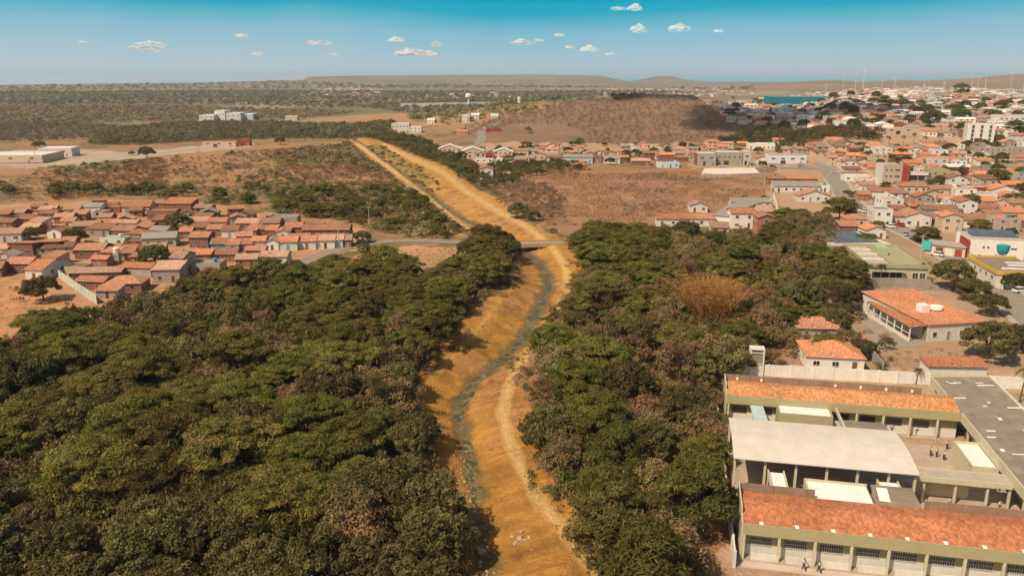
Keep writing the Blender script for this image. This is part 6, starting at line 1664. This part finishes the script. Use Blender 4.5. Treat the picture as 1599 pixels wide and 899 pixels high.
# ---------------------------------------------------------------- vehicles
def car_meshes(col, van=False):
    paint = plain('car_paint_' + col[0], col[1], .3, .05, 1, .5, vary=.05)
    L_, W_ = (4.4, 1.8) if van else (4.1, 1.72)
    lo = [(-L_ / 2, .35), (L_ / 2, .35), (L_ / 2 + .03, .72), (L_ / 2 - .12, .86), (L_ * .2, .96), (-L_ * .42, .96), (-L_ / 2, .8)]
    b = MB(); b.prism(lo, -W_ / 2, W_ / 2, 'y')
    tp = [(-L_ * .46, .955), (L_ * .27, .955), (L_ * .12, 1.5 if not van else 1.8), (-L_ * .33, 1.52 if not van else 1.82), (-L_ * .44, 1.35 if not van else 1.75)]
    c = MB(); c.prism(tp, -W_ / 2 + .1, W_ / 2 - .1, 'y')
    r = MB(); z = 1.5 if not van else 1.81; r.box(-L_ * .33, L_ * .12, -W_ / 2 + .12, W_ / 2 - .12, z, z + .05)
    if van: r.box(-L_ * .46, -L_ * .33, -W_ / 2 + .09, W_ / 2 - .09, .97, 1.84)
    wh = MB(); wh.tube([(0, -.1, 0), (0, .1, 0)], [.31, .31], 12)
    return b.mesh('body', paint), c.mesh('windows', GLASS), r.mesh('roof', paint), wh.mesh('wheel', plain('tyre', (.03, .03, .03), .9, .1, 2)), L_, W_
CARS = {k: car_meshes(*a) for k, a in {'white': (('white', (.72, .71, .69)),), 'van': (('white', (.72, .71, .69)), True), 'silver': (('silver', (.42, .42, .43)),), 'red': (('red', (.38, .04, .03)),), 'dark': (('dark', (.05, .055, .07)),)}.items()}
def car(kind, px, py, rz, label):
    x, y = G(px, py); b, c, r, w, L_, W_ = CARS[kind]
    o = thing('van' if kind == 'van' else 'car', x, y, R(rz), label, 'van' if kind == 'van' else 'car', None, hz(x, y) + .12)
    put('body', b, o); put('side_window', c, o); put('roof', r, o)
    for a in (-L_ * .31, L_ * .31):
        for q in (-W_ / 2 + .08, W_ / 2 - .08): put('wheel', w, o, (a, q, .31))
for a in [('white', 1463, 400, 128, 'white car driving down the street past the shop'), ('van', 1437, 449, 0, 'white van parked in the lane behind the big orange roof'), ('silver', 1414, 368, 60, 'silver car parked at the street junction'), ('white', 1304, 270, 5, 'white car crossing at the head of the street'),
          ('white', 1128, 261, 0, 'white car before the grey halls'), ('white', 1593, 457, 10, 'white car parked under the round street tree'), ('dark', 1322, 302, 110, 'dark car on the street near the lamp post'), ('silver', 1437, 372, 140, 'silver car under the street trees'), ('dark', 1430, 376, 130, 'dark car nearest the street trees'),
          ('red', 1207, 262, 0, 'red car before the long white hall'), ('silver', 1251, 261, 0, 'silver car at the end of the long white hall'), ('white', 1177, 262, 10, 'white car beside the round street-corner tree'), ('dark', 566, 381, 15, 'dark car on the village road by the tree'), ('white', 1348, 332, 120, 'white car on the lower street by the corner building'), ('silver', 1338, 325, 118, 'silver car on the lower street near the clipped tree'), ('red', 1404, 354, 145, 'red car on the street above the junction'), ('white', 1391, 356, 140, 'white car parked opposite the solar-roofed building'), ('dark', 1524, 420, 128, 'dark car beside the white roadside wall'), ('silver', 1550, 442, 128, 'silver car beside the lower end of the roadside wall'), ('white', 1223, 262, 0, 'white car before the middle of the long white hall')]:
    car(*a)
# ---------------------------------------------------------------- people
SKIN = plain('skin', (.20, .105, .06), .7, .05, 4); HAIR = plain('hair', (.02, .015, .012), .8, .05, 4)
SHIRT = plain('shirt_white', (.70, .68, .66), .9, .06, 4, vary=.05); TROU = plain('trousers_dark', (.035, .04, .06), .9, .1, 4, vary=.2)
def skin_mesh(name, joints, edges, mat):
    me = bpy.data.meshes.new(name); me.from_pydata([j[0] for j in joints], edges, []); me.materials.append(mat)
    o = bpy.data.objects.new(name, me); C.objects.link(o)
    sk = o.modifiers.new('skin', 'SKIN'); 
    for i, j in enumerate(joints): me.skin_vertices[0].data[i].radius = j[1]
    me.skin_vertices[0].data[0].use_root = True
    o.modifiers.new('smooth', 'SUBSURF').levels = 1
    dg = bpy.context.evaluated_depsgraph_get(); m2 = bpy.data.meshes.new_from_object(o.evaluated_get(dg))
    m2.name = name
    bpy.data.objects.remove(o)
    if not m2.materials: m2.materials.append(mat)
    m2.polygons.foreach_set('use_smooth', [True] * len(m2.polygons))
    return m2
def person_meshes(walk):
    s = .28 if walk else .03; a = .22 if walk else .04
    J = [((0, 0, .92), (.13, .10)), ((0, 0, 1.15), (.13, .09)), ((0, 0, 1.38), (.16, .10)), ((0, .01, 1.48), (.06, .06)), ((0, -.01, 1.60), (.085, .10)), ((0, 0, 1.70), (.07, .085)),
         ((-.19, 0, 1.38), (.055, .055)), ((-.22, a, 1.12), (.045, .045)), ((-.22, a * 1.0 - .08, .88), (.035, .035)), ((-.22, a - .12, .80), (.03, .04)),
         ((.19, 0, 1.38), (.055, .055)), ((.22, -a, 1.12), (.045, .045)), ((.22, -a - .1, .88), (.035, .035)), ((.22, -a - .14, .80), (.03, .04)),
         ((-.09, 0, .86), (.085, .085)), ((-.10, -s * .5, .48), (.06, .06)), ((-.10, -s * .9, .08), (.042, .042)), ((-.10, -s * .9 - .12, .04), (.035, .03)),
         ((.09, 0, .86), (.085, .085)), ((.10, s * .3, .48), (.06, .06)), ((.10, s * 1.0, .10), (.042, .042)), ((.10, s * 1.0 - .12, .05), (.035, .03))]
    E_ = [(0, 1), (1, 2), (2, 3), (3, 4), (4, 5), (2, 6), (6, 7), (7, 8), (8, 9), (2, 10), (10, 11), (11, 12), (12, 13), (0, 14), (14, 15), (15, 16), (16, 17), (0, 18), (18, 19), (19, 20), (20, 21)]
    body = skin_mesh('body', J, E_, SKIN)
    g_ = lambda j, k: (j[0], (j[1][0] + k, j[1][1] + k))
    JS = [g_(J[0], .02), g_(J[1], .025), g_(J[2], .02), ((0, 0, 1.46), (.08, .07)), g_(J[6], .02), ((J[7][0][0], J[7][0][1] * .6, 1.2), (.065, .065)), g_(J[10], .02), ((J[11][0][0], J[11][0][1] * .6, 1.2), (.065, .065))]
    shirt = skin_mesh('shirt', JS, [(0, 1), (1, 2), (2, 3), (2, 4), (4, 5), (2, 6), (6, 7)], SHIRT)
    JT = [((0, 0, .95), (.145, .115)), g_(J[14], .015), g_(J[15], .02), g_(J[16], .022), g_(J[18], .015), g_(J[19], .02), g_(J[20], .022)]
    trou = skin_mesh('trousers', JT, [(0, 1), (1, 2), (2, 3), (0, 4), (4, 5), (5, 6)], TROU)
    hair = skin_mesh('hair', [((0, .03, 1.66), (.09, .10)), ((0, .02, 1.745), (.07, .08))], [(0, 1)], HAIR)
    return body, shirt, trou, hair
PM = [person_meshes(False), person_meshes(True)]
def person(x, y, rz, walk, label, z=0.07, s=.97):
    o = thing('person', x, y, R(rz), label, 'person', None, z)
    o.scale = (s, s, s)
    for nme, me in zip(('body', 'shirt', 'trousers', 'hair'), PM[1 if walk else 0]): put(nme, me, o)
for u, v, rz, wk, lb, z in [(2.9, -1.65, 60, True, 'student in white shirt and dark trousers walking on the front pavement, in front', .125), (4.6, -1.75, 60, True, 'student in white shirt following another along the front pavement', .125), (27.2, 33.4, 20, False, 'student in white shirt standing in the courtyard, in the middle of three', .07), (26.4, 33.6, -70, False, 'student standing in the courtyard, farthest from the cream room', .07), (28.0, 32.6, 100, False, 'student standing in the courtyard nearest the cream room', .07),
                            (25.0, 22.8, 0, False, 'student with white shirt standing behind the covered walk', .07), (24.4, 17.4, 180, False, 'student standing before the covered walk columns', .07), (21.2, 16.6, 30, True, 'student walking beside the court roof corner', .07), (5.2, 17.6, 0, False, 'student standing under the covered court near the white link roof', .07), (6.1, 17.9, 40, False, 'second student under the covered court near the white link roof', .07), (10.0, 17.2, 90, False, 'student under the covered court beside the third column', .07), (11.0, 17.4, -60, True, 'student walking under the covered court beside the fourth column', .07),
                            (22.5, 41.3, 20, True, 'student walking in the gallery of the tiled back block', .14), (26.4, 41.4, 0, False, 'student standing in the gallery of the tiled back block', .14), (29.6, 36.6, 10, False, 'student leaning near the corner of the cream courtyard room', .07), (30.8, 18.0, 30, True, 'student walking at the end of the covered walk', .07)]:
    x, y = SW(u, v); person(x, y, rz, wk, lb, z)
# ---------------------------------------------------------------- trees that stand alone, palms, shrubs in yards
for k, px, py, s, lb in [('broadleaf', 1488, 452, 1.35, 'big dark round tree at the street corner behind the orange roof'), ('broadleaf', 1585, 452, .85, 'round street tree before the ochre-edged roof'), ('feathery', 1310, 345, 1.25, 'broad pale green tree at the foot of the street'), ('broadleaf', 1556, 288, 1.05, 'round green tree above the cement wall in the tiled town'), ('broadleaf', 1541, 560, 1.1, 'reddish broad mango tree before the boundary wall'), ('broadleaf', 1594, 548, .9, 'dark tree at the frame edge beside the mango tree'),
                         ('broadleaf', 1320, 482, .9, 'dark tree at the end of the concrete yard'), ('broadleaf', 1548, 492, .8, 'tree hanging over the street beside the orange roof'), ('feathery', 1520, 470, .75, 'light green tree along the roof edge by the street'), ('broadleaf', 68, 470, .95, 'dense tree on the bare orange lot below the village'), ('broadleaf', 243, 418, 1.1, 'round dark tree in the middle of the village'), ('broadleaf', 118, 382, .95, 'dark bushy tree among upper village roofs'), ('broadleaf', 278, 364, .95, 'round dark tree at the top of the village'), ('feathery', 48, 374, .6, 'small dark tree beside the lilac house'),
                         ('broadleaf', 566, 379, .75, 'flat dark tree beside the bend of the village road'), ('feathery', 568, 395, .4, 'small thorn tree below the bend of the village road'), ('feathery', 1445, 380, .8, 'street tree shading parked cars'), ('broadleaf', 1455, 378, .6, 'dark street tree next to the shop'), ('broadleaf', 1330, 308, .5, 'clipped round tree on the lower street'), ('broadleaf', 1191, 262, .6, 'clipped round tree at the corner of the upper street'), ('russet', 1213, 283, .6, 'thin small tree near the grey strip-roofed shed'),
                         ('feathery', 1248, 346, .8, 'thorn tree before the brick wall'), ('feathery', 1228, 350, .9, 'thorn tree beside the white yard wall'), ('broadleaf', 887, 240, .8, 'dark tree among the houses at the town edge'), ('broadleaf', 992, 243, .7, 'dark tree before the hip-roofed pink house'), ('feathery', 905, 228, .8, 'pale tree behind the orange-roofed houses'), ('broadleaf', 1040, 237, .7, 'dark tree beside the tall hip-roofed house'), ('feathery', 720, 252, .8, 'green tree before the tan warehouses'),
                         ('broadleaf', 438, 226, 1.0, 'dark single tree on the plain by the track head'), ('broadleaf', 230, 248, 1.1, 'dark twin-crowned tree beside the pale road'), ('broadleaf', 206, 243, .5, 'small round tree beside the pale road'), ('broadleaf', 62, 232, 1.0, 'bushy tree behind the white warehouse'), ('russet', 825, 208, .8, 'bare tree standing on the tan field'), ('broadleaf', 808, 341, .9, 'dark bush-tree at the edge of the field beside the track'), ('broadleaf', 830, 345, .85, 'dark tree on the field edge nearest the bridge'),
                         ('feathery', 795, 380, .55, 'small green tree at the bridge end'), ('broadleaf', 1502, 190, 1.6, 'very large dark tree in the far town'), ('broadleaf', 1350, 196, .9, 'dark tree before the far town compound'), ('broadleaf', 1450, 196, 1.4, 'broad dark tree clump in the far town'), ('broadleaf', 1345, 166, 1.0, 'dark tree below the turquoise gymnasium'), ('feathery', 1500, 150, 2.0, 'wide pale tree on the far crest')]:
    x, y = G(px, py); plant(k, x, y, s, lb, 'tree')
yard_trees = [(1250, 470), (1265, 500), (1300, 520), (1322, 540), (1288, 560), (1345, 560), (1240, 540), (1225, 520), (1310, 500), (1205, 575), (1150, 580), (1298, 470), (1275, 440), (1300, 425), (1320, 440), (1290, 400), (1312, 410)]
for i, (px, py) in enumerate(yard_trees):
    x, y = G(px, py); k = ['russet', 'feathery', 'broadleaf'][i % 3]
    lbk = ['bare brown', 'light green', 'dark leafy'][i % 3]
    plant(k, x, y, random.uniform(.55, .85), f'{lbk} small tree in the yards between wood and orange-roofed house', 'tree', f'{lbk} yard trees by the orange-roofed house')
palms = [(1374, 447, 0, .75, 'fan-crowned palm before the olive office'), (1440, 438, 1, .8, 'slim palm at the corner of the olive office'), (1308, 446, 1, .8, 'palm with tall bare trunk at the wood edge'), (1592, 628, 0, .8, 'palm at the end of the grey-roofed school block'), (1501, 276, 1, .9, 'palm before the cream wall'), (1524, 274, 1, .85, 'palm with drooping crown before the cream wall'), (1463, 325, 1, .6, 'short palm in a yard among tiled roofs'), (1482, 355, 1, .7, 'palm behind the ruined tile roof'),
         (1577, 358, 1, .9, 'dark palm behind the solar-roofed white building'), (1426, 226, 2, .8, 'tall palm in the palm row by the long compound'), (1410, 228, 2, .75, 'palm with tilted crown in the palm row'), (1466, 232, 2, 1.0, 'dark thick palm left of the apartment block'), (1445, 226, 1, .9, 'short palm in the palm row'), (1372, 224, 2, .7, 'palm at the wood end of the palm row'), (1388, 226, 1, .9, 'low bushy palm in the palm row'), (1160, 318, 1, .65, 'low palm in the terrace yard'), (1190, 318, 1, .6, 'small palm at the terrace yard wall'), (1245, 292, 1, .6, 'ragged palm by the grey strip-roofed shed'),
         (940, 545, 2, .95, 'coconut palm standing up in the school-side wood'), (160, 760, 2, .9, 'coconut palm standing up in the near village-side wood'), (585, 660, 2, .9, 'coconut palm in the village-side wood near the stream'), (1430, 600, 0, .4, 'stunted palm at the foot of the boundary wall')]
for px, py, v, s, lb in palms:
    x, y = G(px, py); plant('palm', x, y, s, lb, 'palm', variant=v)
# yellow bamboo
g = np.random.default_rng(77)
n = 900; base = np.stack([g.normal(0, 2.0, n), g.normal(0, 1.7, n), np.zeros(n)], 1)
Lh = g.uniform(6.0, 13.5, (n, 1)); az_ = g.uniform(0, 6.283, n); out_ = np.stack([np.cos(az_), np.sin(az_), 0 * az_], 1) * g.uniform(.3, 1.0, (n, 1)) + base * [.25, .25, 0]
P4 = [base + out_ * Lh * .42 * t ** 2 * [1, 1, 0] + np.array([0, 0, 1]) * Lh * (t - .22 * t ** 3) for t in (0, .35, .7, 1.0)]
side = g.normal(0, 1, (n, 3)); side[:, 2] = 0; side /= np.linalg.norm(side, axis=1, keepdims=True)
V1 = np.concatenate([np.stack([P4[k_] - side * .045, P4[k_] + side * .045, P4[k_ + 1] + side * .03, P4[k_ + 1] - side * .03], 1).reshape(-1, 3) for k_ in range(3)])
n2 = 26000; pk = g.integers(0, n, n2); tt = g.uniform(.3, 1.0, (n2, 1)); cen = base[pk] + out_[pk] * Lh[pk] * .42 * tt ** 2 * [1, 1, 0] + np.array([0, 0, 1]) * Lh[pk] * (tt - .22 * tt ** 3) + g.normal(0, .42, (n2, 3))
V2, Q2 = cards(g, cen, g.normal(0, 1, (n2, 3)), .24, .05, .5)
colb = np.repeat(np.tile(np.array([[.47, .255, .085]]) * g.uniform(.65, 1.2, (n, 1)), (3, 1)), 4, 0); colb2 = np.repeat(np.array([[.46, .245, .08]]) * g.uniform(.5, 1.3, (n2, 1)) * (1 + g.normal(0, .06, (n2, 3))), 4, 0)
x, y = G(1106, 497)
bo = thing('bamboo', x, y, 0, 'clump of dry golden-yellow bamboo in the school-side wood', 'bamboo', None, hz(x, y))
put('foliage', np_mesh('foliage', np.concatenate([V1, V2]), np.concatenate([np.arange(12 * n).reshape(3 * n, 4), Q2 + 12 * n]), tint_mat('bamboo_leaf', .2, .05, hue=.004), np.concatenate([colb, colb2])), bo)
mb = MB()
for i in range(9): a = i * .7; mb.tube([(.5 * math.cos(a), .5 * math.sin(a), -.3), (.9 * math.cos(a), .9 * math.sin(a), 2.5), (1.6 * math.cos(a), 1.6 * math.sin(a), 6)], [.07, .06, .02], 5)
mb.build('stem', DRY if False else plain('bamboo_cane', (.42, .26, .09), .7, .2, 2), bo)
# gap-filling houses and town trees
occupied = [(o.location.x, o.location.y) for o in bpy.data.objects if o.parent is None and o.type == 'EMPTY' and o.get('category') in ('house', 'building', 'office', 'shop', 'terrace', 'warehouse')]
street_pts = [(p[0], p[1]) for p in densify([(a, b, 0) for a, b in main_street], 4)] + [(p[0], p[1]) for p in densify([(a, b, 0) for a, b in village_road], 4)]
def free(x, y, r, rs=9):
    return all((x - a) ** 2 + (y - b) ** 2 > r * r for a, b in occupied) and all((x - a) ** 2 + (y - b) ** 2 > rs * rs for a, b in street_pts)
TOWN_FILL = [(1345, 400), (1330, 330), (1300, 285), (1302, 236), (1606, 226), (1606, 372), (1500, 368), (1440, 360)]
tf = scatter(TOWN_FILL, 6.8, seed=60)
nh = 0
for (x, y) in tf:
    yc = y + 4
    if not free(x, yc - 2, 7.6, 10.5): continue
    if rng.uniform() < .66 and nh < 84:
        nh += 1
        house(x, y, rng.uniform(6.5, 9.5), rng.uniform(6, 9), random.choice([2.8, 3, 3.3, 5.2, 5.8]), R(random.uniform(-12, 4)), random.choice('GGSYFFF'), random.choice(['wh', 'wh', 'wh', 'cr', 'gr', 'pi']), random.choice(['t', 'o', 'o', 'p', 'd', 't']), detail=2, district='the tiled town by the street')
    else:
        plant(random.choice(['broadleaf', 'feathery', 'broadleaf']), x, y, rng.uniform(.45, .8), 'small leafy tree between the tiled roofs of the town', 'tree', 'small trees between the town roofs')
    occupied.append((x, yc - 2))
VF = [(-20, 350), (60, 330), (200, 322), (330, 326), (480, 352), (545, 372), (480, 400), (330, 425), (200, 450), (110, 440), (-20, 430)]
nh = 0
for (x, y) in scatter(VF, 6.6, seed=61):
    if not free(x, y + 1, 7.6, 7): continue
    if rng.uniform() < .78 and nh < 42:
        nh += 1
        house(x, y, rng.uniform(4.5, 7.5), rng.uniform(4, 6.5), random.choice([2.3, 2.6, 2.8]), R(random.uniform(-14, 20)), random.choice('GYSBGF'), random.choice(['br', 'br', 'br', 'gr', 'wh', 'cr']), random.choice(['t', 't', 'p', 'd', 'g']), detail=1, district='the brick village')
    else: plant(random.choice(['shrub', 'dryshrub']), x, y, rng.uniform(.6, 1.1), 'scrubby bush between the village roofs', 'shrub', 'bushes between the village roofs')
    occupied.append((x, y + 1))
for (x, y) in scatter([(690, 250), (800, 228), (1080, 230), (1190, 228), (1300, 232), (1290, 250), (1200, 240), (1080, 250), (900, 262)], 9, seed=62):
    if free(x, y, 9, 9):
        if rng.uniform() < .35: house(x, y, rng.uniform(6.5, 9), rng.uniform(6, 8), random.choice([2.8, 3, 4.8]), R(random.uniform(-10, 6)), random.choice('GGSYFH'), random.choice(['wh', 'cr', 'gr', 'br', 'pi']), random.choice(['t', 'o', 'p', 'd', 'g']), detail=1, district='the town edge above the dry field')
        elif rng.uniform() < .55: plant(random.choice(['broadleaf', 'feathery']), x, y, rng.uniform(.4, .75), 'leafy tree among the houses at the town edge', 'tree', 'trees among the town-edge houses')
        occupied.append((x, y))
for (x, y) in scatter(FT, 21, seed=63):
    if rng.uniform() < .8: plant(random.choice(['broadleaf', 'feathery', 'broadleaf', 'palm']), x, y, rng.uniform(.7, 1.25), 'leafy tree between the houses of the far hillside town', 'tree', 'trees of the far hillside town')
mass('yard_weeds', scatter([(1285, 380), (1345, 395), (1345, 450), (1400, 545), (1380, 580), (1240, 580), (1225, 540), (1285, 450)], 3.6, seed=64), P_BROWN + P_TUFT + P_GREEN[:1], .3, .8, DRY)
mass('yard_weeds', scatter([(1400, 552), (1470, 545), (1500, 560), (1480, 585), (1395, 590)], 2.2, seed=65), P_TUFT, .5, 1.1, DRY)
mass('yard_weeds', scatter([(1210, 345), (1290, 340), (1330, 395), (1285, 385), (1270, 360)], 3.0, seed=66), P_BROWN + P_GREEN[:2] + P_TUFT, .3, .8, LEAF)
mass('lot_weeds', scatter([(-10, 460), (30, 450), (120, 490), (40, 520), (-10, 540)], 3.2, seed=67), P_TUFT + P_BROWN[:1], .3, .7, DRY)
mass('track_weeds', scatter([(840, 640), (870, 700), (900, 780), (930, 830), (880, 770), (850, 710)], 1.8, seed=68), P_TUFT + P_BROWN[:2], .25, .6, DRY)
# ---------------------------------------------------------------- stones
ROCK = plain('stone_pale', (.40, .295, .18), .9, .3, 2.0, vary=.2)
def rock_mesh(seed):
    g = np.random.default_rng(seed); bm = bmesh.new(); bmesh.ops.create_icosphere(bm, subdivisions=2, radius=.5)
    for v in bm.verts: v.co *= 1 + g.uniform(-.22, .22); v.co.z *= .7
    me = bpy.data.meshes.new('boulder'); bm.to_mesh(me); bm.free(); me.materials.append(ROCK); return me
RM = [rock_mesh(i) for i in range(4)]
for i, (px, py, s) in enumerate([(742, 831, 1.6), (738, 812, .8), (752, 857, 1.3), (746, 850, .7), (726, 748, .6), (732, 762, .5), (720, 735, .5), (741, 795, .7), (735, 778, .5), (812, 826, 1.1), (805, 830, .9), (820, 830, .8), (800, 822, .6), (815, 818, .6), (826, 826, .6), (884, 812, .9), (893, 826, .9), (858, 765, .5), (852, 756, .5), (731, 720, .45), (750, 872, .6), (728, 700, .4)]):
    x, y = flat(px, py, -1.8 if px < 770 else 0)
    o = put('boulder', RM[i % 4], None, (x, y, hz(x, y) + .1 * s), i * 1.3); o.scale = (s, s * .85, s)
    inb = px < 770
    tag(o, 'pale boulder lying in the shallow stream bed' if inb else 'pale boulder on the orange track embankment', 'boulder', 'boulders in the stream bed' if inb else 'boulders on the embankment')
gp = [(x, y) for x, y in scatter([(700, 690), (740, 700), (775, 850), (780, 960), (720, 960), (725, 850), (715, 760)], .9, seed=69, ground=True)]
def pebble_proto(seed):
    V = np.array([(-.2, -.15, 0), (.2, -.15, 0), (.2, .15, 0), (-.2, .15, 0), (-.12, -.1, .18), (.13, -.08, .2), (.1, .1, .16), (-.1, .08, .19)]) * np.random.default_rng(seed).uniform(.7, 1.3, (8, 3))
    Q = np.array([(4, 5, 6, 7), (0, 1, 5, 4), (1, 2, 6, 5), (2, 3, 7, 6), (3, 0, 4, 7)])
    return V, Q, np.tile(np.array([[.36, .235, .12]]), (8, 1))
STONE_T = tint_mat('rubble_stone', 0.0, 0.0, hue=.003)
mass('rubble', gp, [pebble_proto(i) for i in range(4)], .3, 1.2, STONE_T, .4)
mass('rubble', scatter([(770, 700), (840, 690), (900, 800), (940, 880), (900, 960), (790, 960)], 2.2, seed=70), [pebble_proto(i) for i in range(4)], .2, .8, STONE_T, .35)

# ---------------------------------------------------------------- telling the houses apart
ORD = ['first', 'second', 'third', 'fourth', 'fifth', 'sixth', 'seventh', 'eighth', 'ninth', 'tenth', 'eleventh', 'twelfth', 'thirteenth', 'fourteenth', 'fifteenth', 'sixteenth', 'seventeenth', 'eighteenth', 'nineteenth', 'twentieth']
SHORT = {'the brick village': 'brick village', 'the town edge above the dry field': 'town edge above dry field', 'the town end beyond the track': 'settlement beyond the track', 'the tiled town by the street': 'tiled town by the street', 'the street end near the long white hall': 'cluster near the long white hall', 'the terrace behind the wood': 'cluster behind the wood', 'the far hillside town': 'far hillside town'}
by_d = {}
for h in HOUSES: by_d.setdefault(h[1], []).append(h)
for dist, hs_ in by_d.items():
    hs_.sort(key=lambda h: h[3])
    nrow = max(1, round(len(hs_) / 14))
    per = math.ceil(len(hs_) / nrow)
    for r_ in range(nrow):
        row = hs_[r_ * per:(r_ + 1) * per]
        row.sort(key=lambda h: h[2] / h[3])
        rn = 'front row' if r_ == 0 else 'back row' if r_ == nrow - 1 else ORD[r_] + ' row'
        kinds = {}
        for h in row: kinds.setdefault(h[4], []).append(h)
        for base, same in kinds.items():
            for i, h in enumerate(same):
                b2 = base.replace(' house with ', ' house, ').replace(' roof', '') if len(same) > 1 else base
                pos = '' if len(same) == 1 else f', {ORD[i]} of {len(same)} such'
                NUM = {2: 'two', 3: 'three', 4: 'four', 5: 'five', 6: 'six', 7: 'seven', 8: 'eight', 9: 'nine'}
                pos = '' if len(same) == 1 else f', {ORD[i]} such from left'
                lab = f'{b2}{pos}, {rn} of {SHORT[dist]}'
                for a_, b_ in ((', terracotta tile', ', terracotta'), ('two-storey ', 'tall '), ('flat-roofed house', 'flat-roofed house'), ('lean-to roofed', 'lean-to'), (' house with ', ' house, '), ('tiled town by the street', 'tiled street town'), ('town edge above dry field', 'field-edge town'), ('cluster near the long white hall', 'white-hall cluster'), ('bare brick', 'brick'), ('settlement beyond the track', 'track settlement')):
                    if len(lab.replace("'", '').replace(',', ' ').split()) <= 15: break
                    lab = lab.replace(a_, b_)
                tag(h[0], lab, 'house', f'houses of {dist}')
